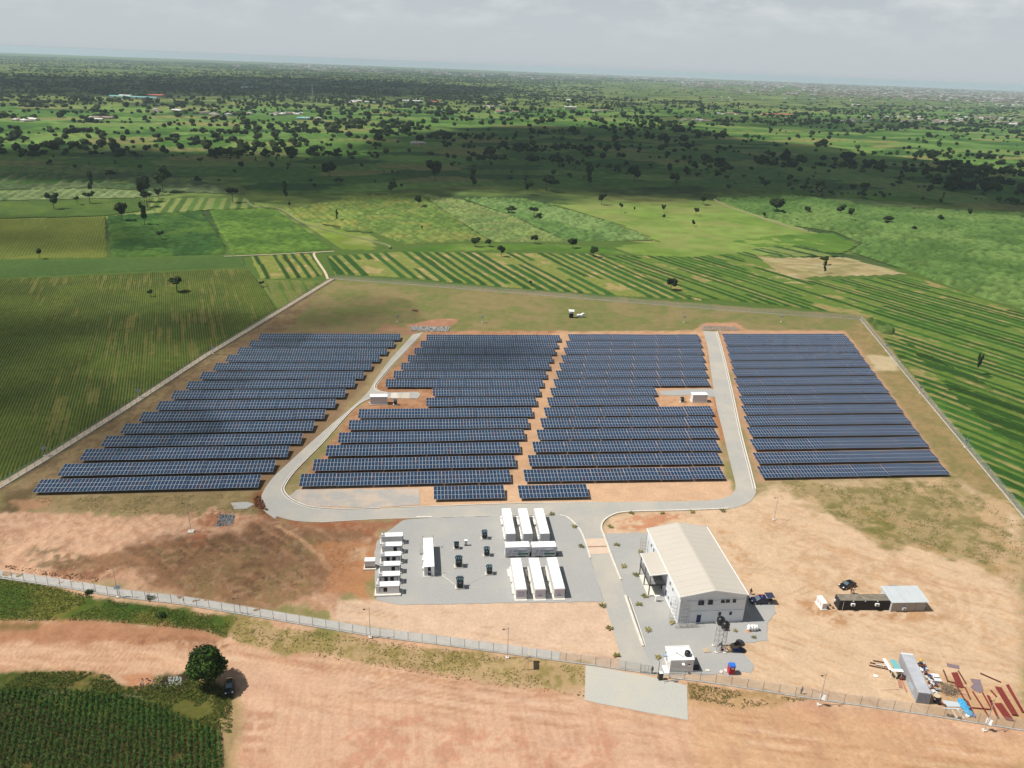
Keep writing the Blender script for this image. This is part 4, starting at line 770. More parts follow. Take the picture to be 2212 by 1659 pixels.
fence('galvanised chain link fence along the front from the left edge to the gate', FRONT)
fence('galvanised chain link fence along the front from the gate to the right edge', FRONT2)
fence('chain link fence between the left crop field and the solar rows', LEFT)
fence('chain link fence behind the back meadow below the crop strips', BACK)
fence('chain link fence along the right side beside the dark green crops', RIGHT)
# ---------------------------------------------------------------- gate
mdark = mat('dark paint', (.03,.03,.035), .5, var=.1); mwhite = mat('white paint', (.80,.80,.79), .5, var=.03, vscale=.8); moff = mat('off white sheet', (.66,.66,.65), .5, var=.05, vscale=.6)
zg = Z(1600, 1600, 13.825)
ga, gb = S(1601, 1682), zg(390, 1180)
g = thing('entrance_gate', 'closed wide sliding gate of grey mesh across the driveway', 'gate', (*ga, 0)); d = gb-ga; L = np.linalg.norm(d); g.rotation_euler = (0, 0, math.atan2(d[1], d[0]))
fr_ = MB(); 
for x in np.linspace(0, L, 4): fr_.tube((x,0,.1), (x,0,2.1), .05, n=5)
for z in (.15, 1.1, 2.1): fr_.tube((0,0,z), (L,0,z), .04, n=5)
fr_.build('gate_frame', msteel, g); o_ = MB().add([(0,0,.15),(L,0,.15),(L,0,2.1),(0,0,2.1)], [(0,1,2,3)]).build('mesh_panel', mlink, g); MB().box(0,-.09,-.02,L,.09,.07).build('gate_rail', msteel, g)
t = thing('gate_post', 'tall dark gate post with a bright white panel beside the guard house', 'post', (*zg(700, 1370), 0), SITE)
MB().box(-.42,-.3,0,.42,.3,1.7).build('cabinet', mdark, t); MB().box(-.36,-.26,1.7,.36,.5,1.78).build('white_lid', mwhite, t); MB().tube((-.5,.3,0), (-.5,.3,4.4), .05).build('pole', mdark, t)
t = thing('gate_bar', 'long pale steel bar lying in front of the guard house fence', 'bar', (*zg(840, 1460), 0), SITE)
MB().tube((0,0,.15), (4.2,.7,.15), .06).tube((0,-.4,.1), (0,.3,.1), .05).build('bar', msteel, t); MB().box(1.9,-.2,.02,2.7,.15,.3).build('bracket', mat('grey metal', (.2,.2,.2), .6), t)
# ---------------------------------------------------------------- lamp poles with little solar panels
def lamp_pole(px, label, h=8., arm=1, board=True, lean=0, base=(.35,.35,.3), az=0, group='solar lamp poles'):
    t = thing('lamp_pole', label, 'lamp pole', (px[0], px[1], 0), SITE+az, group)
    MB().box(-base[0],-base[1],-.05,base[0],base[1],base[2]).build('plinth', mkerb, t)
    MB().tube((0,0,.2), (0,0,h), .075, .045, 8).build('pole', msteel, t)
    MB().tube((0,0,h-.5), (-.7*arm,-.3,h-.35), .03, n=5).box(-1.1*arm-.12,-.45,h-.42,-1.1*arm+.3,-.2,h-.3).build('lamp_head', mdark, t)
    if board:
        b = MB(); s = .62; b.add([(-s,-.35,-.25),(s,-.35,-.25),(s,.35,.25),(-s,.35,.25),(-s,-.38,-.2),(s,-.38,-.2),(s,.32,.3),(-s,.32,.3)], [(3,2,1,0),(4,5,6,7),(0,1,5,4),(1,2,6,5),(2,3,7,6),(3,0,4,7)])
        b.build('solar_board', mat('board glass', (.10,.13,.17), .25, spec=.6), t, loc=(.1, 0, 2.7)); MB().tube((0,0,2.5), (.1,0,2.75), .04).build('bracket', msteel, t)
    return t
zp = Z(1960, 1380, 3.318); z1 = Z(0, 1400, 2.212); z6b = Z(1200, 1560, 7.9)
wb = mat('white board', (.8,.82,.83), .4)
t = lamp_pole(zp(290,1270), 'lamp pole with a white hanging board outside the fence left of the grey container', board=False); MB().box(-.06,-.5,-.6,.02,.5,.6).build('white_board', wb, t, loc=(.32, -.1, 2.1), rot=(0, .1, .9))
t = lamp_pole(zp(1660,1482), 'lamp pole with a white hanging board outside the fence by the red steel beams', board=False); MB().box(-.06,-.5,-.6,.02,.5,.6).build('white_board', wb, t, loc=(.4, 0, 2.2), rot=(0, .1, .6))
lamp_pole(z6b(540,672), 'lamp pole outside the front fence left of the wooden signboard', board=False)
lamp_pole(z1(2048,430), 'lamp pole outside the front fence below the genset row', board=False)
lamp_pole(z1(655,207), 'lamp pole with a small solar board at the green verge by the front fence', 8.2)
lamp_pole(z1(1330,296), 'short lamp pole at the end of the green verge by the front fence', 4.6, board=False)
lamp_pole(Z(440,1260,5.267)(200,372), 'tall thin pole on a square white plinth in the left sand', 9., base=(.75,.7,.4), board=False)
lamp_pole(z3(1690,125), 'thin lamp pole standing behind the big building on the sand', 7.5, board=False)
for i, (p, w) in enumerate((((245,765), 'nearest the front'), ((741,455), 'second from the front'), ((1131,225), 'third from the front'))):
    q = z5(*p); q = q+np.array([-.8, .5]); lamp_pole(q, 'solar lamp pole outside the left fence, '+w, 4.6, az=.3)
for p, w in (((1220,420),'nearest the back corner'),((1420,672),'middle one'),((1688,992),'nearest the front')):
    lamp_pole(z7(*p), 'solar lamp pole on the right fence, '+w, 4.4, az=-.3)
for p, w in (((22,252),'left of the right road end'),((598,248),'behind the right block')):
    lamp_pole(z7(*p), 'thin solar lamp pole in the back meadow, '+w, 5.5)
lamp_pole(S(1205,806), 'thin solar lamp pole in the back meadow near the white trailer', 5.5); lamp_pole(S(993,805), 'thin solar lamp pole in the back meadow near the soil mound', 5.)
# signboard on timber legs
mwood = mat('pale timber', (.55,.44,.30), .8, var=.15, vscale=4); mpwood = mat('pinkish timber', (.58,.42,.30), .8, var=.15)
t = thing('signboard', 'blank timber backed signboard on braced legs outside the front fence', 'signboard', (*z6b(945,900), 0), SITE+1.45)
MB().tube((0,0,0), (0,0,3.6), .07, n=4).build('post', mwood, t); MB().tube((2.4,0,0), (2.4,0,3.4), .07, n=4).build('post', mwood, t)
MB().box(-.1,-.07,1.7,2.5,-.01,3.5).build('board', mat('board back', (.62,.55,.45), .7), t); MB().tube((0,1.4,0), (0,.05,1.9), .05, n=4).tube((2.4,1.4,0), (2.4,.05,1.9), .05, n=4).tube((0,1.3,1.2),(0,.05,2.6),.045,n=4).build('brace', mwood, t)
# ---------------------------------------------------------------- small planted shrubs
ml_pl = leaf_mat('palm leaf')
def palm_mesh(seed):
    r = random.Random(seed); V = []; F = []; Cc = []
    for i in range(15):
        a = r.uniform(0, 2*PI); L = r.uniform(.75, 1.25); up = r.uniform(.5, 1.3); c = A(*r.choice([(128,128,72),(150,142,84),(164,150,96),(112,118,64)])); pr = None
        for k in range(5):
            t_ = k/4; x = math.cos(a)*L*t_; y = math.sin(a)*L*t_; z = .08+up*1.1*t_-1.15*up*t_*t_*.75; w = .16*math.sin(PI*(.15+.8*t_)); n = (-math.sin(a)*w, math.cos(a)*w)
            V += [(x+n[0], y+n[1], z-.04), (x, y, z), (x-n[0], y-n[1], z-.04)]; Cc += [c]*3
            if k: b = len(V)-6; F += [(b, b+1, b+4, b+3), (b+1, b+2, b+5, b+4)]
    return npmesh('fronds', V, F, ml_pl, np.array(Cc))
pm = [palm_mesh(s) for s in range(5)]; stem = MB().tube((0,0,0), (0,0,.3), .09, .06, 6).mesh('stem', mat('stem', (.2,.14,.08)))
SH = [(1797,158,z2,'beside the rightmost far container'),(1995,262,z2,'on the left kerb bend of the driveway'),(2052,432,z2,'left of the pink culvert slabs'),(560,75,z3,'leftmost along the road behind the building'),(803,72,z3,'second from the left along the road behind the building'),(1042,66,z3,'third from the left along the road behind the building'),(1285,55,z3,'rightmost along the road behind the building'),(397,182,z3,'on the red soil right of the driveway mouth'),(447,328,z3,'right of the pink culvert slabs'),(630,378,z3,'beside the scaffold at the far building corner'),(500,497,z3,'in the yard gravel right of the long kerb'),(600,562,z3,'in the yard gravel left of the porch'),(670,732,z3,'at the front corner of the porch'),(622,800,z3,'in the yard gravel in front of the porch'),(878,940,z3,'at the near left building corner'),(693,1000,z3,'in the yard gravel right of the lower kerb'),(335,805,z3,'on the sand left of the driveway, upper'),(390,985,z3,'on the sand left of the driveway, middle'),(447,1205,z3,'on the sand left of the driveway, by the fence'),(768,1215,z3,'left of the guard house'),(1385,1005,z3,'dry one right of the water tower'),(1530,1055,z3,'wilted one below the white bags')]
for i, (x, y, z_, w) in enumerate(SH):
    p = z_(x, y); t = thing('shrub', 'small young palm shrub, '+w, 'shrub', (*p, .04), i*1.3, 'young planted palms'); s = 1.05 if i < 20 else .7
    o = link('fronds', pm[i % 5], t); o.scale = (s*.85, s*.85, s*.85); link('stem', stem, t)
for p, w in ((S(222,1483),'by the lamp pole at the front fence'),(S(376,1497),'further right along the front fence'),(S(404,1543),'low in the green verge')):
    tt = thing('bush', 'round dark green bush, '+w, 'bush', (*p, 0)); n = 20; r = np.random.default_rng(int(p[0]*10) % 99)
    cx = r.normal(0, .35, n); cy = r.normal(0, .35, n); link('foliage', leafmesh('foliage', cx, cy, r.uniform(.1, .5, n), np.full(n, .45), np.full(n, .5), 22, np.tile(np.array(A(58,84,38)), (n, 1)), .14, ml_crop, 4), tt)
# ================================================================ CONTAINERS AND YARD EQUIPMENT
mroofw = mat('white roof sheet', (.86,.86,.85), .45, var=.02, vscale=.5); mgreyw = mat('light grey sheet', (.60,.60,.60), .5, var=.05, vscale=.8); mblk = mat('black opening', (.008,.008,.01), .5, var=0)
def container(name, label, p, rz, L=12.19, Wd=2.44, h=2.6, z0=.15, body=mwhite, roof=mroofw, end=mgreyw, cat='container', group=None, corr=True, doors=True, roofc=None):
    """container with its near right corner at p, its long axis along local +y"""
    t = thing(name, label, cat, (p[0], p[1], z0), rz, group); w = Wd
    core = MB().box(-w+.06, .06, .05, -.06, L-.06, h-.05)
    core.build('body', body, t)
    cor = MB()
    if corr:
        n = int(L/.28)
        for i in range(n):
            y = .12+i*(L-.24)/n
            cor.box(-w+.01, y, .14, -w+.07, y+.14, h-.14).box(-.07, y, .14, -.01, y+.14, h-.14)
        n2 = int(w/.28)
        for i in range(n2):
            x = -w+.12+i*(w-.24)/n2; cor.box(x, L-.07, .14, x+.14, L-.01, h-.14)
        o = cor.build('side_ribs', body, t); o['kind'] = 'stuff'
    f = MB()
    for x in (-w, -.12):
        f.box(x, 0, .0, x+.12, .12, h).box(x, L-.12, .0, x+.12, L, h).box(x, .12, h-.12, x+.12, L-.12, h).box(x, .12, 0, x+.12, L-.12, .14)
    for y in (0, L-.12): f.box(-w+.12, y, h-.12, -.12, y+.12, h-.002).box(-w+.12, y, .002, -.12, y+.12, .14)
    f.build('frame', body, t)
    MB().box(-w+.1, .1, h-.04, -.1, L-.1, h+.012).build('roof', roof, t)
    if doors:
        for k, (a, b) in enumerate(((-w+.13, -w/2-.01), (-w/2+.01, -.13))):
            d = MB().box(a, -.015, .16, b, .05, h-.14).build('door', end, t)
            lb = MB()
            for x in (a+.25*(b-a), a+.72*(b-a)): lb.tube((x, -.05, .2), (x, -.05, h-.2), .022, n=5)
            lb.build('lock_bar', msteel, d)
    return t
def ac_unit(parent, x, y, z, rz=0, s=1.):
    o = MB().box(-.4*s, -.16*s, 0, .4*s, .16*s, .62*s).build('cooling_unit', mwhite, parent, loc=(x, y, z), rot=(0, 0, rz)); MB().lathe([(.02,0),(.24*s,0),(.24*s,.02),(.02,.02)], 12).build('fan_grille', mdark, o, loc=(-.1*s, -.162*s, .31*s), rot=(PI/2, 0, 0)); return o
z8 = Z(1220, 1260, 6.382); TOPZ = 2.75
front = [((618,1358),'left one of the three nearest','the front trio'),((922,1355),'middle one of the three nearest',''),((1228,1345),'right one of the three nearest','')]
for i, (q, w, _) in enumerate(front):
    p = z8(*q, TOPZ); c = container('battery_container', 'long white container on a pale plinth, %s' % w, p, SITE, group='white battery containers', end=mwhite, corr=True)
    o = MB().box(-2.35, -.06, .42, -.1, -.02, 2.35).build('end_notice', mat('lilac notice', (.52,.50,.56), .6, var=.03), c)
    if i == 0: MB().box(-1.8,-.075,.75,-.65,-.065,1.9).box(-1.7,-.085,.85,-.75,-.076,1.8, 1).build('notice_frame', [mat('violet line', (.12,.10,.16)), MATS['lilac notice']], o); MB().box(-1.26,-.095,1.2,-1.2,-.086,1.7).box(-1.5,-.095,1.05,-.95,-.086,1.12).build('notice_mark', mat('violet line'), o)
    else: MB().box(-1.75,-.075,.72,-.75,-.065,.86).build('notice_bar', mdark, o); MB().tube((-1.25,-.07,1.0), (-1.25,-.07,1.75), .02, n=4).tube((-1.5,-.07,1.0), (-1.25,-.07,1.4), .02, n=4).tube((-1.0,-.07,1.0), (-1.25,-.07,1.4), .02, n=4).build('notice_mark', mat('violet line'), o)
    MB().box(-2.7,-.75,-.17,.12,12.4,-.002).build('plinth', mkerb, c)
    o = MB().box(-2.98,6.1,-.02,-2.46,9.0,.25).box(-2.98,1.6,-.02,-2.46,5.0,.25).box(-3.35,8.6,-.17,-2.7,11.5,-.003).build('side_step', mkerb, c)
    ac_unit(c, .2, .7, 1.2, PI/2, .9); MB().box(.02,.2,1.0,.3,.28,2.0).build('cable_box', mdark, c)
far = [((440,470),'left one of the far trio'),((713,470),'middle one of the far trio'),((985,468),'right one of the far trio')]
for q, w in far:
    p = z8(*q, TOPZ); c = container('battery_container', 'long white container with grey doors, %s' % w, p, SITE, group='white battery containers')
    MB().box(-2.7,-.2,-.17,.12,12.4,-.002).build('plinth', mkerb, c); MB().box(-2.95,7.4,.3,-2.46,10.3,.7).build('side_duct', mkerb, c)
    for y in (.9, 1.9, 8.8, 11.0): ac_unit(c, -2.72, y, .15, -PI/2, 1.)
def text(body, size, parent, loc, rot, m_, name='lettering', ext=.006, align='LEFT'):
    cu = bpy.data.curves.new(name, 'FONT'); cu.body = body; cu.size = size; cu.extrude = ext; cu.align_x = align; cu.resolution_u = 2; cu.offset = .012; cu.space_character = 1.0
    ob = bpy.data.objects.new(name, cu); col.objects.link(ob); dg = bpy.context.evaluated_depsgraph_get(); me = bpy.data.meshes.new_from_object(ob.evaluated_get(dg)); me.name = name
    bpy.data.objects.remove(ob); o = bpy.data.objects.new(name, me); me.materials.clear(); me.materials.append(m_); col.objects.link(o); o.parent = parent; o.location = loc; o.rotation_euler = rot; return o
mink = mat('black lettering', (.02,.02,.025), .6, var=0); mteal = mat('teal print', (.03,.22,.20), .6, var=.02); mgreen = mat('green print', (.02,.13,.07), .6, var=.05)
for q, w in (((668,683),'left one of the banner pair'),((1092,680),'right one of the banner pair')):
    p = z8(*q, 3.05); c = thing('banner_container', 'short white container with a printed agency banner, '+w, 'container', (*p, .45), SITE, 'containers with agency banners'); L = 6.06; W_ = 2.44; h = 2.6
    MB().box(-L+.06,.06,.05,-.06,W_-.06,h-.05).build('body', mgreyw, c); f = MB()
    for x in (-L, -.12):
        for y in (0, W_-.12): f.box(x, y, 0, x+.12, y+.12, h)
        f.box(x, .12, h-.12, x+.12, W_-.12, h-.001).box(x, .12, .001, x+.12, W_-.12, .12)
    for y in (0, W_-.12): f.box(-L+.12, y, h-.12, -.12, y+.12, h-.002).box(-L+.12, y, .002, -.12, y+.12, .12)
    f.build('frame', mgreyw, c); MB().box(-L+.02,.02,h-.03,-.02,W_-.02,h+.02).build('roof', mroofw, c)
    b = MB().box(-L+.25,-.05,.35,-.2,-.01,h-.3).build('banner', mat('banner print', (.58,.57,.62), .6, var=.03), c)
    MB().box(-3.0,-.065,.4,-.3,-.052,.85).build('green_block', mgreen, b); MB().box(-2.75,-.066,1.78,-.9,-.052,2.15).build('white_block', mwhite, b)
    MB().box(-5.7,-.063,.5,-4.6,-.052,1.0).box(-4.3,-.063,.5,-3.2,-.052,1.0).build('small_print', mat('grey print', (.40,.40,.43)), b)
    MB().tube((-4.75,-.06,1.35), (-4.75,-.06,2.05), .035, n=4).tube((-5.0,-.06,1.35), (-4.75,-.06,1.8), .03, n=4).tube((-4.5,-.06,1.35), (-4.75,-.06,1.8), .03, n=4).box(-5.1,-.063,1.2,-4.4,-.052,1.28).build('emblem', mgreen, b)
    text('ELECTRIFICATION', .40, b, (-3.98, -.056, 1.36), (PI/2, 0, 0), mink); text('AGENCY', .34, b, (-2.95, -.056, 1.02), (PI/2, 0, 0), mteal)
    MB().box(-L+.1,.2,-.42,-L+1.,W_-.2,-.005).box(-1.,.2,-.42,-.1,W_-.2,-.005).box(-3.4,.2,-.42,-2.7,W_-.2,-.005).build('support_block', mconc, c)
    ac_unit(c, .25, 1.1, .9, PI/2, 1.)
    MB().box(.0,.3,-.38,.5,1.1,.1).build('cable_box', mdark, c)
z9 = Z(1040, 1320, 9.215)
p = z9(425, 885, TOPZ); sw = container('switchgear_container', 'long white switchgear container with its near door standing open', p, SITE+.02, doors=False, end=mgreyw)
MB().box(-2.6,-.3,-.17,.15,12.4,-.002).build('plinth', mkerb, sw); MB().box(-2.3,-.01,.14,-1.55,.05,2.48).box(-.8,-.01,.14,-.12,.05,2.48).build('end_wall', mgreyw, sw); MB().box(-1.55,.0,.14,-.8,.045,2.48).build('doorway', mblk, sw)
d = MB().box(0,-.04,0,.78,.02,2.2).build('door', mgreyw, sw, loc=(-.8, -.05, .2), rot=(0, 0, -.25)); MB().tube((.7,-.08,.9), (.7,-.08,1.2), .02, n=5).build('handle', mdark, d)
st = MB(); 
for x in (-3.3, -2.5):
    for y in (9.0, 11.4): st.tube((x,y,-.15), (x,y,1.4), .03, n=5)
for z in (.2, .6, 1.0, 1.4): st.tube((-3.3,9,z), (-3.3,11.4,z), .02, n=4).tube((-3.3,9,z), (-2.5,9,z), .02, n=4).tube((-3.3,11.4,z), (-2.5,11.4,z), .02, n=4)
st.box(-3.35,9,.12,-2.48,11.4,.18); st.build('side_platform', msteel, sw)
ac_unit(sw, -2.68, 5.0, .7, -PI/2, 1.1); ac_unit(sw, -2.68, 2.4, .3, -PI/2, .8)
for x in (-2.5, .08): MB().tube((x,12.1,0), (x,12.1,3.1), .03, n=5).lathe([(.03,0),(.09,.02),(.09,.1),(.03,.12)], 8, (x,12.1,3.1)).build('lightning_mast', mdark, sw)
t = thing('step_ladder', 'thin metal step frame beside the open switchgear door', 'ladder', (*z9(430, 1080), .05), SITE); MB().tube((.1,0,0), (.25,0,1.4), .03, n=4).tube((.6,0,0), (.35,0,1.4), .03, n=4).tube((.1,.5,0), (.25,.4,1.4), .03, n=4).tube((.2,0,.8), (.5,0,.8), .03, n=4).build('frame', msteel, t)
t = thing('cable_duct', 'two pale straight cable ducts running diagonally across the gravel pad', 'cable duct', (*z9(470, 990), .09), 0); e = z9(880, 1300)-z9(470, 990)
MB().tube((0,0,0), (e[0],e[1],0), .07, n=5).build('duct', mkerb, t); MB().tube((.6,.3,0), (e[0]*.4+.6,e[1]*.4+.3,0), .06, n=5).build('duct', mkerb, t)
# ---------------------------------------------------------------- gensets
zg8 = Z(900, 1320, 8.294)
def genset(label, p, openings, L=5.0, Wd=1.75, h=2.0, k=0):
    t = thing('generator_set', label, 'generator', (*p, .4), SITE, 'white generator sets in a row')
    MB().box(0,.0,0,L,Wd,h-.06).build('body', moff, t); MB().box(.95,-.02,h-.06,L+.02,Wd+.02,h).build('roof', mroofw, t)
    MB().box(-.02,-.02,h-.08,.93,Wd+.02,h-.02).box(.05,.15,h-.02,.8,.7,h+.05,1).box(.05,.95,h-.02,.8,1.55,h+.03).build('radiator_top', [mgreyw, MATS['grey metal']], t)
    MB().tube((.45,1.15,h), (.45,1.15,h+.35), .07, n=8).tube((.45,1.15,h+.35), (.65,1.15,h+.42), .07, n=8).build('exhaust', mdark, t)
    for o in openings:
        if o[0] == 'L': # open door with black interior; frame arm on one side
            x = o[1]; MB().box(x,-.03,.45,x+.85,-.004,1.65).build('opening', mblk, t)
            s = o[2]; a = x-.9 if s < 0 else x+.85; fr = MB().box(a,-.035,1.55,a+.9,-.004,1.66)
            xx = a if s < 0 else a+.82; fr.box(xx,-.035,.3,xx+.09,-.004,1.55); fr.build('door_track', mblk, t)
            MB().box(a+.12,-.05,.4,a+.8,-.006,1.5).build('sliding_door', mgreyw, t)
    for x in (1.2, 3.2): MB().box(x,-.02,1.72,x+.3,-.003,1.78).build('badge', MATS['grey metal'], t)
    MB().box(-.35,-.75 if k == 5 else -.25,-.4,L+.35,Wd+.25,-.002).build('plinth', mkerb, t)
    MB().box(L+.01,.4,.3,L+.14,1.3,1.3).build('end_grille', mdark, t); MB().box(L+.4,.2,-.4,L+.9,1.2,-.15).build('end_step', mkerb, t)
    return t
GS = [((440,180),(880,180),[],'farthest, without any opening'),((455,375),(862,370),[('L',2.9,1)],'second from the back, one black opening at its right'),((435,580),(850,578),[('L',1.3,-1),('L',2.75,1)],'third from the back, with two black openings'),((408,783),(830,780),[('L',2.85,1)],'fourth from the back, beside a pale side panel'),((382,995),(822,990),[('L',1.35,-1),('L',2.75,1)],'second nearest, with two black openings'),((328,1212),(812,1210),[('L',1.6,-1)],'nearest and largest, one black opening at its left')]
for i, (a, b, op, w) in enumerate(GS):
    p = zg8(*a, 2.4); q = zg8(*b, 2.4); L = float(np.linalg.norm(q-p)); g = genset('white generator set, '+w, p, [(o[0], o[1]*L/5., o[2]) for o in op], L, k=i)
t = thing('fuel_tank_cabin', 'small white cabin with yellow bottom grille left of the generator row', 'cabin', (*zg8(95, 692, 2.3), .35), SITE)
MB().box(0,0,.45,2.4,1.5,1.9).build('body', mgreyw, t); MB().box(-.04,-.04,1.9,2.44,1.54,1.98).build('roof', mroofw, t); MB().box(.1,.02,.05,2.3,.06,.45).build('grille_back', mblk, t); MB().box(-.3,-.5,-.35,2.7,1.8,-.002).build('plinth', mkerb, t)
yb = MB().box(0,-.02,.38,2.4,.04,.45).box(0,-.02,.0,2.4,.04,.08); [yb.box(x,-.02,.08,x+.06,.04,.38) for x in (.0,.55,1.15,1.75,2.34)]; yb.build('yellow_frame', mat('ochre paint', (.35,.27,.08)), t)
# ---------------------------------------------------------------- transformers
mtank = mat('dark teal tank', (.012,.028,.035), .35, var=.1, spec=.5); mglz = mat('pale blue insulator', (.45,.58,.62), .3)
def transformer(label, p, s=1., rz=0, ins=True, grp='dark transformers on the gravel pad'):
    t = thing('transformer', label, 'transformer', (*p, .03), SITE+rz, grp)
    MB().box(-.85*s,-.15*s,0,.85*s,1.15*s,.22).build('plinth', mkerb, t)
    MB().box(-.5*s,.15*s,.32,.5*s,.85*s,1.5*s).build('tank', mtank, t)
    f = MB(); 
    for i in range(9): x = (-.46+i*.115)*s; f.box(x,-.08*s,.42,x+.045*s,.15*s,1.35*s)
    f.build('cooling_fins', mtank, t)
    f = MB()
    for sx in (-1, 1):
        for i in range(5): y = (.2+i*.14)*s; a, b = sorted((sx*.5*s, sx*.68*s)); f.box(a,y,.45,b,y+.05*s,1.3*s)
    f.build('side_fins', mgreyw, t)
    MB().box(-.62*s,.05*s,1.5*s,.62*s,.95*s,1.6*s).build('lid', mtank, t); MB().box(-.7*s,.9*s,1.55*s,.7*s,1.15*s,1.78*s).build('conservator', mtank, t)
    MB().box(-.22*s,-.1*s,1.36*s,.22*s,-.085*s,1.46*s).build('name_plate', mgreyw, t)
    for sx in (-1, 1): MB().box(sx*.62*s-.04, -.05*s, .1, sx*.62*s+.04, .05*s, 1.5*s).build('side_frame', mkerb, t)
    if ins:
        for i in range(3): MB().lathe([(.05,0),(.09,.05),(.05,.1),(.09,.16),(.05,.22),(.08,.28),(.03,.34)], 8, (0,0,0)).build('insulator', mglz, t, loc=((-.38+i*.38)*s, .72*s, 1.6*s))
        MB().box(-.55*s,1.15*s,1.5*s,.55*s,1.2*s,2.1*s).build('upper_shield', mglz, t)
    return t
for (x, y, s, w) in ((1582,272,1.1,'back one of the right column'),(1632,665,1.1,'middle one of the right column'),(1690,1090,1.1,'front one of the right column'),(988,922,1.3,'large one in the middle of the pad'),(1015,1412,1.3,'large one nearest the front')): transformer('dark teal transformer on a pale plinth, '+w, z9(x, y), s)
transformer('smaller dark transformer beside the white kiosk', z9(935, 498), .95, ins=False)
transformer('dark transformer beside the left inverter cabin', S(988.5, 1013.5), 1., grp='dark transformers by the inverter cabins'); transformer('dark transformer beside the right inverter cabin', S(1706, 1006.5), 1., ins=False, grp='dark transformers by the inverter cabins')
t = thing('kiosk', 'small white slatted kiosk on thin legs behind the pad transformers', 'kiosk', (*z9(1150, 415), .03), SITE)
MB().box(-.35,0,.4,.35,.5,1.5).build('body', mgreyw, t); MB().box(-.4,-.05,1.5,.4,.55,1.58).build('roof', mroofw, t); MB().box(-.4,-.02,0,.4,.5,.1).box(-.3,.05,.1,-.2,.15,.4).box(.2,.05,.1,.3,.15,.4).build('stand', mdark, t)
sl = MB(); [sl.box(-.32,-.02,.5+i*.13,.32,-.003,.57+i*.13) for i in range(7)]; sl.build('louvre', moff, t)
w_ = MB(); pts = [z9(1650,240), z9(1700,640), z9(1745,1060), z9(1100,1330)]
for a, b in zip(pts, pts[1:]): w_.tube((a[0],a[1],.07), (b[0],b[1],.07), .02, n=3)
a, b = z9(600,385), z9(1500,200); w_.tube((a[0],a[1],.07), (b[0],b[1],.07), .02, n=3); tag(w_.build('earth_wire', mkerb), 'thin pale earthing wires crossing the gravel pad between transformers', 'cable')
for i, (x, y) in enumerate(((600,455),(640,1058))): 
    t = MB().tube((0,0,0), (.0,0,.35), .05, n=6).box(-.3,-.05,.3,.3,.05,.36).build('earth_rod', MATS['grey metal'], loc=(*z9(x, y), .05)); tag(t, 'small dark earth rod, '+('beside the middle of the switchgear container' if i == 0 else 'near the open switchgear door'), 'rod')
# inverter cabins
zi = Z(880, 960, 10.05); zj = Z(1640, 960, 9.217)
def cabin(label, pr, w, slat=True):
    t = thing('inverter_cabin', label, 'cabin', (*pr, .25), SITE, 'white inverter cabins between the solar rows'); L = w; d = 2.44; h = 2.75
    MB().box(-L,0,0,0,d,h).build('body', moff, t); MB().box(-L-.08,-.1,h,.08,d+.1,h+.12).build('roof', mroofw, t); n = int(L/.3); f = MB()
    for i in range(n): x = -L+.12+i*(L-.24)/n; f.box(x,-.05,.12,x+.13,-.002,h-.15)
    f.build('front_ribs', mgreyw, t); 
    for x in (-L+.5, -.55): MB().box(x-.1,-.12,h-.5,x+.1,-.052,h-.35).build('vent', mdark, t)
    MB().box(-L-.2,-.3,-.25,.2,d+.2,-.002).build('plinth', mconc, t); return t
cabin('white ribbed inverter cabin beside the left road', zi(885, 520), 5.9); cabin('white ribbed inverter cabin beside the right road', zj(1172, 425), 5.6)
for p in (zi(430,500),): tag(MB().box(-.25,-.25,0,.25,.25,.5).build('meter_box', mgreyw, loc=(*p, 0)), 'tiny grey box at the left corner of the left inverter cabin', 'box')
# ================================================================ CONTROL BUILDING
def roof_mat(name, c):
    return mat(name, c, .55, var=.035, vscale=.25, bump=.15, bscale=.9)
mtan = mat('tan roof sheet', (.50,.46,.395), .5, var=.03, vscale=.15); mwall_w = mat('white wall sheet', (.74,.76,.77), .6, var=.03, vscale=.3); mtrim = mat('white trim', (.84,.84,.82), .45, var=.02)
mglassd = mat('dark window glass', (.012,.02,.05), .15, var=.05, spec=.6); mblue = mat('dark blue door', (.01,.02,.11), .4, var=.05)
BW, BLn, EH, RH = 14.9, 26.7, 7.3, 8.75
bd = thing('control_building', 'large white two storey shed with a tan gable roof and a side porch', 'building', (38.6, 140.2, 0), SITE+.002)
mb = MB(); hx = BW/2
mb.add([(0,0,0),(BW,0,0),(BW,0,EH),(hx,0,RH),(0,0,EH)], [(0,1,2,3,4)]); mb.add([(0,BLn,0),(BW,BLn,0),(BW,BLn,EH),(hx,BLn,RH),(0,BLn,EH)], [(4,3,2,1,0)])
mb.add([(0,0,0),(0,0,EH),(0,BLn,EH),(0,BLn,0)], [(0,1,2,3)]); mb.add([(BW,0,0),(BW,BLn,0),(BW,BLn,EH),(BW,0,EH)], [(0,1,2,3)])
mb.build('wall', mwall_w, bd)
rb = MB()
for i in range(int(BW/.3)):                                        # shallow sheet ribs on the gables and sides
    x = .1+i*.3; top = EH+(RH-EH)*(1-abs(x-hx)/hx)-.2; rb.box(x, -.025, .3, x+.05, -.001, top)
for i in range(int(BLn/.3)): y = .1+i*.3; rb.box(-.025, y, .3, -.001, y+.05, EH-.15).box(BW+.001, y, .3, BW+.025, y+.05, EH-.15)
rb.build('wall_rib', mwall_w, bd)['kind'] = 'stuff'
sl = (RH-EH)/hx; ov = .25
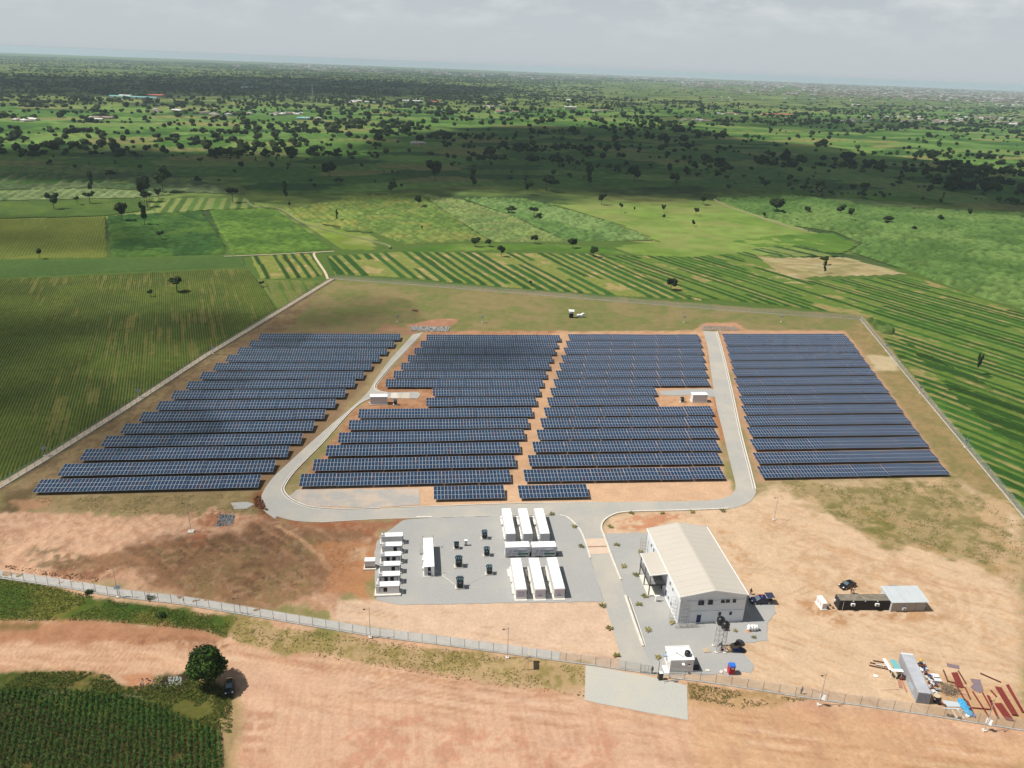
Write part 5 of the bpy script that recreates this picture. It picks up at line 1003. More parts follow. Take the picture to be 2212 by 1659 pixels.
for sgn, nm in ((1, 'l'), (-1, 'r')):
    def rx(x): return x if sgn > 0 else BW-x
    r = MB(); n = 27; bays = (BLn+2*ov)/n
    for k in range(n):                                             # overlapping roof sheets, each a hand wide proud of the last
        y0 = -ov+k*bays; y1 = y0+bays-.012; dz = .008*(k % 2); z0, z1 = EH-ov*sl+.06+dz, RH+.06+dz
        a = [(rx(-ov), y0, z0), (rx(hx), y0, z1), (rx(hx), y1, z1), (rx(-ov), y1, z0)]; b = [(p[0], p[1], p[2]-.05-dz) for p in a]
        s_ = MB().add(a+b, [(0,1,2,3),(7,6,5,4),(0,4,5,1),(1,5,6,2),(2,6,7,3),(3,7,4,0)] if sgn < 0 else [(3,2,1,0),(4,5,6,7),(1,5,4,0),(2,6,5,1),(3,7,6,2),(0,4,7,3)])
        if k == 0: rf = bd
        s_.build('roof_sheet', mtan, bd)
    u = MB(); z0, z1 = EH-ov*sl-.0, RH; a = [(rx(-ov), -ov, z0), (rx(hx), -ov, z1), (rx(hx), BLn+ov, z1), (rx(-ov), BLn+ov, z0)]; u.add(a, [(0,1,2,3)]).build('roof_lining', mgreyw, bd)
    g_ = MB(); xa, xb = sorted((rx(-ov-.16), rx(-ov))); g_.box(xa, -ov, EH-ov*sl-.12, xb, BLn+ov, EH-ov*sl+.1); g_.build('gutter', mtrim, bd)
    for y in (-ov-.06, BLn+ov):
        f = MB(); a = [(rx(-ov-.16), y, EH-ov*sl-.22), (rx(hx), y, RH-.2), (rx(hx), y, RH+.13), (rx(-ov-.16), y, EH-ov*sl+.12)]; b = [(p[0], y+.06, p[2]) for p in a]
        f.add(a+b, [(0,1,2,3),(7,6,5,4),(0,4,5,1),(1,5,6,2),(2,6,7,3),(3,7,4,0)]).build('barge_board', mtrim, bd)
MB().box(hx-.22, -ov, RH+.09, hx+.22, BLn+ov, RH+.13).build('ridge_cap', mtan, bd)
pl = MB().box(-.12, -.12, 0, BW+.12, -.026, .22).box(-.12, -.12, 0, -.026, BLn+.12, .22).box(BW+.026, -.12, 0, BW+.12, BLn+.12, .22); pl.build('base_band', mtrim, bd)
for x in (.0, BW-.12): MB().box(x-.03, -.06, .22, x+.15, -.027, EH-.15).build('corner_trim', mtrim, bd)
MB().box(1.2, -.16, 5.95, BW-.1, -.027, 6.03).build('ledge', mtrim, bd); MB().box(1.6, -.14, 3.15, 6.4, -.027, 3.22).box(6.9,-.14,3.15,12.0,-.027,3.22).box(12.4,-.14,3.15,BW-.1,-.027,3.22).build('ledge', mtrim, bd)
def window(x, z, w, h, hood=True, sill=True):
    o = MB().box(x-.06,-.1,z-.06,x+w+.06,-.028,z).box(x-.06,-.1,z+h,x+w+.06,-.028,z+h+.06).box(x-.06,-.1,z,x,-.028,z+h).box(x+w,-.1,z,x+w+.06,-.028,z+h).box(x+w/2-.025,-.07,z,x+w/2+.025,-.028,z+h).build('window', mdark, bd)
    MB().box(x,-.05,z,x+w,-.03,z+h).build('pane', mglassd, o)
    if hood: MB().box(x-.08,-.42,z+h+.07,x+w+.08,-.03,z+h+.11).box(x+w+.06,-.4,z,x+w+.1,-.03,z+h+.07).build('hood', mdark, o)
    if sill: MB().box(x-.05,-.16,z-.14,x+w+.1,-.03,z-.07).build('sill', mtrim, o)
for x, z, w, h in ((4.15,4.95,1.0,1.05),(6.35,5.0,.8,1.05),(9.3,5.35,.55,.6),(10.4,5.35,.6,.6),(12.0,5.3,.4,.7)): window(x, z, w, h)
for x, z, w, h in ((9.15,1.9,.5,.75),(11.7,1.95,.42,.7)): window(x, z, w, h, False, False)
d = MB().box(4.2,-.06,.1,5.2,-.03,2.25).build('door', mblue, bd); MB().box(4.1,-.08,.1,4.19,-.028,2.33).box(5.21,-.08,.1,5.3,-.028,2.33).box(4.19,-.08,2.26,5.21,-.028,2.33).build('door_frame', mtrim, d); MB().tube((5.05,-.1,1.1),(5.05,-.1,1.3),.02,n=5).build('handle', msteel, d)
def swin(y, z, w=.75, h=1.1, m_=None):
    o = MB().box(-.1,y-.06,z-.06,-.028,y+w+.06,z).box(-.1,y-.06,z+h,-.028,y+w+.06,z+h+.06).box(-.1,y-.06,z,-.028,y,z+h).box(-.1,y+w,z,-.028,y+w+.06,z+h).build('window', mtrim, bd)
    MB().box(-.05,y,z,-.03,y+w,z+h).build('pane', m_ or mat('grey window glass', (.10,.12,.13), .2), o); return o
for y, z in ((6.85,4.9),(4.7,4.8),(6.85,.95),(4.7,.9)): swin(y, z)
o = swin(8.6, .5, 1.0, 1.9, mblue)
for y in (22.6, 20.5): swin(y, 4.5, .7, 1.15, mglassd)
# porch: slab, columns, upper deck with railing, roof
MB().box(-4.0, 9.9, 0, -.13, 18.2, .2).build('porch_slab', mat('cream floor', (.66,.64,.55), .8, var=.03), bd)
pr = MB().add([(-4.0,9.7,5.95),(-.03,9.7,6.3),(-.03,18.4,6.3),(-4.0,18.4,5.95),(-4.0,9.7,6.03),(-.03,9.7,6.38),(-.03,18.4,6.38),(-4.0,18.4,6.03)], [(3,2,1,0),(4,5,6,7),(0,1,5,4),(1,2,6,5),(2,3,7,6),(3,0,4,7)]); prf = pr.build('porch_roof', mtan, bd)
MB().box(-4.12,9.62,5.82,-4.0,18.48,6.06).build('roof_edge', mtrim, prf); MB().add([(-4.1,9.55,5.82),(-.03,9.55,6.17),(-.03,9.55,6.42),(-4.1,9.55,6.08),(-4.1,9.69,5.82),(-.03,9.69,6.17),(-.03,9.69,6.42),(-4.1,9.69,6.08)], [(0,1,2,3),(7,6,5,4),(0,4,5,1),(1,5,6,2),(2,6,7,3),(3,7,4,0)]).build('roof_edge', mtrim, prf)
mcol = mat('grey column', (.22,.21,.20), .6, var=.06)
for y in (9.95, 14.0, 18.05): c_ = MB().box(-3.98,y-.12,.2,-3.74,y+.12,5.85).build('column', mcol, bd)
MB().box(-4.2,9.6,0,-3.6,10.2,.32).build('column_base', mkerb, bd)
MB().box(-3.9,9.9,3.05,-.13,18.1,3.25).build('deck', mat('deck grey', (.3,.3,.29), .7), bd); MB().box(-3.9,9.78,2.95,-.13,9.89,3.35).box(-4.02,9.8,2.95,-3.91,18.2,3.35).build('deck_beam', mdark, bd)
rl_ = MB()
for z in (3.6, 3.85, 4.1, 4.35): rl_.tube((-3.86,9.9,z), (-3.86,18.1,z), .025, n=4).tube((-3.86,9.9,z), (-.3,9.9,z), .025, n=4)
for y in np.arange(9.9, 18.2, .68): rl_.tube((-3.86,y,3.3), (-3.86,y,4.4), .03, n=4)
for x in np.arange(-3.86, -.2, .9): rl_.tube((x,9.9,3.3), (x,9.9,4.4), .03, n=4)
rl_.build('railing', mcol, bd)
MB().box(-.12,12.0,.2,-.03,13.1,2.5).build('porch_door', mblue, bd); MB().box(-.12,13.2,3.3,-.03,14.3,5.5).build('porch_door', mdark, bd); MB().box(-2.6,17.0,.2,-.03,17.1,2.95).box(-2.6,17.0,3.3,-.03,17.1,5.9).build('porch_wall', mwall_w, bd); MB().box(-1.9,16.9,.25,-.95,16.98,2.4).build('porch_door', mblue, bd)
MB().tube((BW+.2,.2,5.2), (BW+2.4,.9,0), .07, n=5).build('downpipe', mat('grey pipe', (.3,.29,.28)), bd)
MB().tube((BW+.12,-.05,.2), (BW+.12,-.05,EH), .05, n=6).build('downpipe', MATS['grey pipe'], bd)
# scaffolds
def scaffold(label, p, rz, h, w=1.1, l=1.6, tilt=0):
    t = thing('scaffold', label, 'scaffold', (*p, .05), rz, 'tube scaffolds'); f = MB(); n = int(h/.95)
    for x in (0, w):
        for y in (0, l): f.tube((x,y,0), (x+tilt,y,h), .03, n=5)
    for k in range(n+1):
        z = .15+k*.95; s = tilt*z/h
        f.tube((s,0,z), (w+s,0,z), .022, n=4).tube((s,l,z), (w+s,l,z), .022, n=4).tube((s,0,z), (s,l,z), .022, n=4).tube((w+s,0,z), (w+s,l,z), .022, n=4)
        if k % 2 == 0 and z+.95 < h: f.tube((s,0,z), (s,l,z+.95), .018, n=4)
    f.build('tubes', mat('brown steel tube', (.28,.24,.21), .6, var=.1), t); return t
o_ = np.array([38.6, 140.2])
scaffold('tall tube scaffold beside the near left corner of the white building', o_-EX*1.35+EY*.3, SITE, 5.7, 1.0, 1.6); scaffold('tall tube scaffold against the shaded gable at its left', o_+EX*.2-EY*1.35, SITE, 6.6, 1.7, 1.0)
scaffold('tube scaffold at the far left corner of the white building', o_-EX*1.9+EY*24.2, SITE, 5.6, 1.4, 1.8)
t = thing('scaffold_stack', 'flat pile of scaffold frames on the ground along the gable', 'scaffold frames', (*(o_-EX*.6-EY*1.2), .05), SITE); f = MB()
for i in range(12):
    x = i*.42+random.uniform(-.1,.1); f.tube((x,-.4,.05+.04*(i%3)), (x+random.uniform(-.15,.35),.35,.15), .025, n=4)
for y in (-.4,-.1,.2,.35): f.tube((-.3,y,.12), (5.2,y+random.uniform(-.05,.1),.16), .025, n=4)
f.build('tubes', MATS['brown steel tube'], t)
t = thing('post_stub', 'short white cylinder standing in front of the porch', 'post', (*z3(755, 768), .05), 0); MB().tube((0,0,0), (.05,-.2,1.7), .22, n=12).box(-.5,0,1.35,.9,.25,1.5).build('body', mtrim, t)
# ================================================================ WATER TOWER
wt = thing('water_tower', 'lattice water tower on four footings carrying two black tanks', 'water tower', (45.2, 131.4, 0), SITE*.3)
TH = 5.9; lw = 1.75; ld = 2.1
for x in (0, lw):
    for y in (0, ld): MB().box(x-.32,y-.32,-.05,x+.32,y+.32,.22).build('footing', mkerb, wt); MB().tube((x,y,.2), (x*.94+.05,y*.94+.06,TH), .06, n=6).build('leg', msteel, wt)
f = MB(); c4 = [(0,0),(lw,0),(lw,ld),(0,ld)]
for z in (1.6, 3.0, 4.4, 5.8):
    for i in range(4):
        a, b = c4[i], c4[(i+1) % 4]; f.tube((*a, z), (*b, z), .03, n=4).tube((*a, z-1.4), (*b, z), .022, n=4)
        
f.build('brace', msteel, wt); MB().box(-.3,-.3,TH,lw+.3,ld+.3,TH+.1).build('platform', msteel, wt); MB().tube((-.3,-.3,TH+.5),(lw+.3,-.3,TH+.5),.03,n=4).tube((lw+.3,-.3,TH+.5),(lw+.3,ld+.3,TH+.5),.03,n=4).tube((-.3,-.3,TH+.5),(-.3,ld+.3,TH+.5),.03,n=4).tube((-.3,-.3,TH+.1),(-.3,-.3,TH+.5),.03,n=4).tube((lw+.3,-.3,TH+.1),(lw+.3,-.3,TH+.5),.03,n=4).build('guard_rail', mkerb, wt)
mtankb = mat('black plastic tank', (.012,.012,.013), .3, var=.05, spec=.5)
def tank(name, parent, loc, r=.85, h=1.7, label=None):
    pr = [(r*.96,0),(r,.05)]; n = 4
    for i in range(n): z = .1+i*(h*.68/n); pr += [(r,z),(r*.96,z+.04),(r,z+.08)]
    pr += [(r,h*.72),(r*.86,h*.84),(r*.5,h*.95),(r*.27,h*.97),(r*.27,h*1.05),(.02,h*1.06)]
    o = MB().lathe(pr, 20).build(name, mtankb, parent, smooth=False, loc=loc); return o
for i, (x, y) in enumerate(((1.2, .55), (.55, 2.0))):
    o = tank('water_tank', None, (45.2+x, 131.4+y, TH+.1)); tag(o, ('black ribbed plastic water tank, the nearer one on the tower', 'black ribbed plastic water tank, the rear one on the tower')[i], 'water tank', 'black tanks on the tower')
# platform frame on the ground with things next to the tower
gz = Z(1740, 1500, 8.294)
t = thing('timber_frame', 'square frame of brown beams lying right of the water tower', 'frame', (*gz(590, 1080), .05), SITE); f = MB(); w = 2.1
for a, b in (((0,0),(w,0)),((0,1.9),(w,1.9)),((0,0),(0,1.9)),((w,0),(w,1.9)),((1.5,0),(1.5,1.9)),((0,1.5),(1.5,.2))): f.tube((*a,.1), (*b,.1), .07, n=4)
f.build('beam', mat('brown timber', (.24,.17,.11), .8, var=.15), t)
t = thing('pallet', 'low tan slatted pallet on the gravel left of the water tower', 'pallet', (*gz(170, 1095), .05), SITE); 
for i in range(6): MB().box(0,i*.2,.1,1.5,i*.2+.15,.16).build('slat', mwood, t)
MB().box(.05,0,0,.2,1.15,.1).box(.7,0,0,.85,1.15,.1).box(1.3,0,0,1.45,1.15,.1).build('bearer', mwood, t)
def umbrella(label, p, m_, r=.95, h=2.1):
    t = thing('parasol', label, 'parasol', (*p, .04)); n = 8; v = [(0,0,h)]+[(r*math.cos(2*PI*i/n), r*math.sin(2*PI*i/n), h-.45) for i in range(n)]
    MB().add(v, [(0, 1+i, 1+(i+1) % n) for i in range(n)]).build('canopy', m_, t); MB().tube((0,0,0),(0,0,h+.08),.025,n=5).build('pole', mdark, t); return t
t = thing('blue_heap', 'crumpled blue and dark cloth heap by the timber frame', 'cloth', (*gz(850, 1060), .05)); 
mbl = mat('blue cloth', (.02,.05,.20), .8, var=.2)
b = MB(); [b.blob((random.uniform(-.5,.5), random.uniform(-.3,.4), .25), (.4,.3,.28), 1, i, .5) for i in range(6)]; b.build('cloth', mbl, t)
t = thing('dark_heap', 'small dark heap with a red cloth behind the blue cloth', 'heap', (*gz(820, 930), .05)); b = MB(); [b.blob((random.uniform(-.3,.3), random.uniform(-.2,.2), .2), (.3,.25,.35), 1, i, .5) for i in range(4)]; b.build('heap', mdark, t); MB().blob((.2,0,.55),(.18,.15,.12),1).build('cloth', mat('red cloth', (.3,.02,.03), .8), t)
umbrella('open dark parasol behind the blue cloth right of the tower', gz(905, 905), mdark, .9, .9); umbrella('open dark parasol lying right of the blue cloth', gz(945, 1050), mdark, .85, .7)
# ================================================================ GUARD HOUSE
gh = thing('guard_house', 'small white block guard house with a flat parapet roof near the gate', 'building', (*zg(1010, 1130), 0), SITE-.02); gw, gd, ghh = 4.85, 4.0, 3.25
mplas = mat('white plaster', (.72,.71,.69), .85, var=.04, vscale=.6); MB().box(0,0,0,gw,gd,ghh-.25).build('wall', mplas, gh)
f = MB().box(-.08,-.08,ghh-.25,gw+.08,.1,ghh).box(-.08,gd-.1,ghh-.25,gw+.08,gd+.08,ghh).box(-.08,.1,ghh-.25,.12,gd-.1,ghh).box(gw-.12,.1,ghh-.25,gw+.08,gd-.1,ghh).build('parapet', mtrim, gh)
MB().box(.12,.1,ghh-.25,gw-.12,gd-.1,ghh-.2).build('roof', mtrim, gh)
o = MB().box(3.75,-.06,1.75,4.15,-.002,2.1).build('window', mdark, gh); MB().box(3.68,-.14,1.62,4.25,-.01,1.74).build('sill', mtrim, o)
MB().box(2.3,-.7,2.35,2.85,-.002,2.45).build('light_hood', mtrim, gh)
o = MB().box(-.06,.7,.1,-.002,1.7,2.2).build('door', mat('pale door', (.62,.60,.54), .6), gh); MB().box(-.12,.6,.1,-.003,.69,2.3).box(-.12,1.71,.1,-.003,1.8,2.3).box(-.12,.69,2.21,-.003,1.71,2.3).build('door_frame', mtrim, o)
MB().box(-.8,2.2,2.1,-.002,2.8,2.3).build('hood', mat('blue grey hood', (.25,.33,.42)), gh); MB().box(-1.0,-.2,0,-.002,2.0,.12).build('door_step', mtrim, gh); MB().box(-.08,3.2,2.0,-.002,3.6,2.4).build('vent', mdark, gh)
MB().tube((1.7,1.9,ghh-.2),(1.7,1.9,ghh+.5),.03,n=5).tube((2.9,.9,ghh-.12),(1.6,2.3,ghh-.1),.07,n=5).build('roof_pipe', mcol, gh)
zgt = lambda x, y: zg(x, y, ghh)
o = tank('water_tank', None, (*zgt(1640, 500), ghh-.2), .62, 1.15); tag(o, 'black plastic water tank on the guard house roof', 'water tank')
t = thing('block_row', 'row of small pale blocks along the foot of the guard house', 'blocks', (*(zg(1050, 1170)), 0), SITE)
for i in range(6): MB().cbox(i*.42,0,.14,.24,.2,.28,.3*i).build('block', mat('grey block', (.42,.41,.39), .9), t)
t = thing('machine', 'dark machine in the shade right of the guard house', 'machine', (*zg(1930, 990), 0), SITE); MB().box(-.6,-.4,0,.6,.4,.7).tube((-.3,0,.7),(.4,0,1.0),.12,n=8).build('body', mdark, t)
for i, (x, y) in enumerate(((240,1470),(520,1500),(620,1470))): tag(MB().box(-.4,-.3,0,.4,.3,.22).build('concrete_block', mkerb, loc=(*gz(x, y), 0), rot=(0,0,i)), ('pale concrete block nearest the guard house', 'pale concrete block between guard house and toilet', 'flat pale block left of the red toilet')[i], 'block')
# portable toilet
tl = thing('portable_toilet', 'red portable toilet cabin with a domed blue roof', 'toilet', (*gz(680, 1558), 0), SITE); mred = mat('red plastic', (.42,.02,.035), .45, var=.04); mbluep = mat('blue plastic', (.03,.16,.62), .4, var=.04)
MB().box(0,0,0,1.15,1.15,2.0).build('cabin', mred, tl); pr_ = [(1.15*(.5-.56*math.cos(PI*i/8)), 2.0+.42*math.sin(PI*i/8)) for i in range(9)]
MB().xprism([(q[0], q[1]) for q in pr_], -.05, 1.2).build('roof', mbluep, tl); MB().tube((.3,.9,2.2),(.3,.9,2.65),.06,n=8).build('vent_pipe', mbluep, tl)
o = MB().box(.15,-.03,.1,1.0,-.003,1.8).build('door', mat('dark red plastic', (.34,.015,.03), .45), tl); MB().box(.3,-.045,1.5,.85,-.031,1.8).build('notice', mwhite, o); MB().box(.2,-.06,.95,.35,-.031,1.1).build('handle', mdark, o)
# wrapped white sacks
sk = thing('wrapped_stack', 'white wrapped bundle of sacks on gravel right of the gable', 'sacks', (*gz(1080, 650), .05), SITE); mtarp = mat('white tarpaulin', (.78,.78,.76), .55, var=.05, bump=.3)
for i, (x, s) in enumerate(((.2,1.),(.85,1.05),(1.5,1.05),(2.0,.9))):
    b = MB(); b.blob((x, .3, .62), (.42, .55*s, .78*s), 2, i+3, .35); b.build('sack', mtarp, sk, smooth=True)
MB().box(-.5,-.5,0,.5,.4,.03).build('brick_patch', mat('orange soil', (.5,.26,.14)), sk)
for x, y, w in ((800,660,'dry twig left of the white sacks'),(1210,790,'small bent wire stand below the white sacks')):
    t = thing('twig', w, 'twig', (*gz(x, y), .05)); f = MB(); [f.tube((0,0,.02), (random.uniform(-.6,.6), random.uniform(-.4,.4), random.uniform(.05,.5)), .025, .01, 4) for _ in range(7)]; f.build('branch', mcol, t)
# ================================================================ VEHICLES
mtyre = mat('tyre rubber', (.015,.015,.016), .85, var=.1); mrim = mat('wheel rim', (.45,.45,.46), .4, .5); mhead = mat('headlight glass', (.75,.76,.78), .15); mglassv = mat('vehicle glass', (.10,.13,.15), .08, var=0, spec=.8)
def wheels(t, xs, y, r, w=.24):
    for x in xs:
        for s in (-1, 1):
            o = MB().lathe([(r*.55,-w/2),(r*.95,-w/2),(r,-w/3),(r,w/3),(r*.95,w/2),(r*.55,w/2)], 16).build('tyre', mtyre, None); o.name = 'wheel'; o.parent = t; o.location = (x, s*y, r); o.rotation_euler = (PI/2, 0, 0)
            MB().lathe([(.03,-w/2-.01),(r*.6,-w/2-.01),(r*.6,w/2+.01),(.03,w/2+.01)], 12).build('rim', mrim, o)
def loft(secs):
    """cross sections (x, half width bottom, half width top, z bottom, z top)"""
    vs = []; fs = []
    for x, wb_, wt_, zb, zt in secs: vs += [(x,-wb_,zb),(x,wb_,zb),(x,wb_,zb+.55*(zt-zb)),(x,wt_,zt-.04),(x,wt_*.9,zt),(x,-wt_*.9,zt),(x,-wt_,zt-.04),(x,-wb_,zb+.55*(zt-zb))]
    n = len(secs)
    for i in range(n-1):
        for k in range(8): fs.append((i*8+k, (i+1)*8+k, (i+1)*8+(k+1) % 8, i*8+(k+1) % 8))
    fs += [tuple(range(8)), tuple(range((n-1)*8+7, (n-1)*8-1, -1))]
    return vs, fs
def car(name, label, p, rz, m_, kind='sedan', cat='car'):
    t = thing(name, label, cat, (*p, .02), rz)
    if kind == 'sedan': body = [(-2.15,.72,.68,.42,.86),(-2.05,.82,.78,.3,.95),(-1.4,.86,.82,.24,1.0),(.9,.86,.82,.22,1.0),(1.9,.82,.76,.26,.84),(2.2,.7,.62,.36,.7)]; cab = [(-1.75,.78,.66,.95,1.02),(-1.05,.78,.62,.95,1.42),(.25,.78,.62,.95,1.46),(1.1,.78,.7,.95,1.0)]; wx = (-1.3, 1.35); r = .32
    else: body = [(-2.6,.88,.86,.55,1.05),(-2.55,.9,.88,.45,1.1),(1.1,.9,.88,.42,1.12),(2.3,.88,.82,.45,1.08),(2.6,.8,.74,.55,.95)]; cab = [(-.95,.85,.74,1.05,1.7),(-.85,.85,.7,1.05,1.78),(.55,.85,.7,1.05,1.78),(1.35,.85,.76,1.05,1.12)]; wx = (-1.6, 1.65); r = .38
    v, f = loft(body); MB().add(v, f).build('body', m_, t, bevel=.03); v, f = loft(cab); MB().add(v, f).build('cabin', m_, t, bevel=.03)
    c = cab; zt = c[2][4]
    w0, w1 = c[-2], c[-1]
    MB().add([(w0[0]+.06,-w0[2]*.85,w0[4]-.02),(w0[0]+.06,w0[2]*.85,w0[4]-.02),(w1[0]+.02,w1[2]*.9,w1[4]+.06),(w1[0]+.02,-w1[2]*.9,w1[4]+.06)], [(0,3,2,1)]).build('windscreen', mglassv, t)
    MB().add([(c[1][0]-.07,-c[1][2]*.85,c[1][4]-.03),(c[1][0]-.07,c[1][2]*.85,c[1][4]-.03),(c[0][0]-.05,c[0][2]*.9,c[0][3]+.09),(c[0][0]-.05,-c[0][2]*.9,c[0][3]+.09)], [(0,1,2,3)]).build('rear_window', mglassv, t)
    for s in (-1, 1):
        y = s*.79; MB().add([(c[1][0]+.1,y,c[1][3]+.12),(w1[0]-.35,y,c[1][3]+.12),(w0[0]-.02,s*.71,w0[4]-.1),(c[1][0]+.12,s*.71,c[1][4]-.1)], [(0,1,2,3)] if s < 0 else [(3,2,1,0)]).build('side_window', mglassv, t)
        x = body[-1][0]; o = MB().box(x-.3,s*.62-.14,.68 if kind == 'sedan' else .9,x+.01,s*.62+.14,.84 if kind == 'sedan' else 1.06).build('headlight', mhead, t)
        MB().box(w1[0]-.5,s*.98-.1,1.0,w1[0]-.36,s*.98+.1,1.14).build('mirror', m_, t)
    wheels(t, wx, .80, r); MB().box(body[-1][0]-.1,-.75,.35,body[-1][0]+.08,.75,.52).build('bumper', mdark, t)
    return t
mnavy = mat('navy car paint', (.012,.012,.04), .25, var=.05, spec=.6); mbc = mat('black car paint', (.008,.008,.01), .2, var=.03, spec=.6); msil = mat('silver blue paint', (.30,.36,.42), .3, .3)
pk = thing('x', 'y', 'z'); bpy.data.objects.remove(pk)
pz = Z(1820, 1420, 13.83); c_ = (pz(880,1270)+pz(1480,1290))/2+EY*.9
pk = car('pickup_truck', 'dark navy police style pickup with light bar parked right of the building', c_, SITE+PI-.03, mnavy, 'pickup', 'pickup truck')
MB().box(-2.5,-.86,1.12,-1.05,.86,1.2).build('bed_floor', mdark, pk); MB().box(-2.75,-.95,2.0,-.95,.95,2.07).build('bed_canopy', mat('navy canvas', (.03,.035,.07), .7), pk)
for x in (-2.65, -1.05):
    for y in (-.85, .85): MB().tube((x,y,1.1),(x,y,2.0),.03,n=5).build('canopy_post', mdark, pk)
MB().box(-.1,-.6,1.79,.12,-.02,1.9).build('red_light', mat('red lamp glass', (.5,.01,.03), .3), pk); MB().box(-.1,.02,1.79,.12,.6,1.9).build('blue_light', mat('blue lamp glass', (.06,.1,.5), .3), pk)
MB().box(-2.4,-.3,1.2,-1.2,.3,1.5).build('bench', mat('white bench', (.6,.6,.6)), pk); MB().box(-.9,-.93,.35,1.0,-.9,.42).build('side_step', mrim, pk)
bz = Z(2030, 1440, 7.373)
car('black_car', 'glossy black saloon car parked behind the black office container', (bz(530,230)+bz(790,200))/2+np.array([0,.4]), PI+.45, mbc)
car('silver_car', 'pale blue grey car mostly hidden behind the tin roofed shed', bz(1500, 290), PI+.1, msil)
tz = Z(450, 1560, 8.3); car('black_car', 'black car parked in the shade under the round tree', tz(1030, 1330), -PI/2+.32, mbc)
# trailer lighting tower and small white vehicle in the back meadow
tzm = Z(1400, 740, 22.12)
t = thing('dark_tower_box', 'dark square box tower with a white canopy in the back meadow', 'tower', (*tzm(520, 1215), .02), SITE); MB().box(0,0,0,1.9,1.5,2.2).build('cabinet', mblk, t)
for x in (.1,1.8):
    for y in (.1,1.4): MB().tube((x,y,2.2),(x,y,3.2),.05,n=5).build('post', mkerb, t)
MB().box(.05,.05,2.2,1.85,1.45,2.5).build('band', mgreyw, t); MB().add([(-.4,-.3,3.3),(2.1,-.3,3.2),(2.6,1.9,3.5),(-.3,1.9,3.7),(-.4,-.3,3.4),(2.1,-.3,3.3),(2.6,1.9,3.6),(-.3,1.9,3.8)], [(3,2,1,0),(4,5,6,7),(0,1,5,4),(1,2,6,5),(2,3,7,6),(3,0,4,7)]).build('canopy', mtarp, t)
t = thing('white_buggy', 'small white utility buggy parked beside the dark tower box', 'buggy', (*(tzm(1150, 1190)+EY*.9), .02), SITE)
v, f = loft([(-2.0,.6,.5,.4,.9),(-1.2,.75,.7,.3,1.25),(.2,.75,.7,.3,1.3),(.9,.75,.65,.3,1.9),(1.7,.75,.6,.3,1.95),(2.0,.7,.6,.35,1.3)]); MB().add(v, f).build('body', mwhite, t, bevel=.04); MB().box(1.0,-.78,1.25,1.75,-.70,1.75).box(-1.0,-.79,.7,-.3,-.74,1.1).build('side_window', mat('grey tinted glass', (.18,.19,.22), .2), t); wheels(t, (-1.3, 1.3), .68, .34)
MB().box(-1.3,-.6,1.26,-.1,.6,1.34).build('cover', mtarp, t)
t = thing('soil_heap', 'small brown heap of soil in the back meadow', 'heap', (*S(1035, 777), 0)); b = MB(); [b.blob((random.uniform(-1,1), random.uniform(-.6,.6), .3), (.9,.7,.6), 1, i, .5) for i in range(5)]; b.build('soil', mat('brown soil', (.20,.12,.07), .95, var=.2), t)
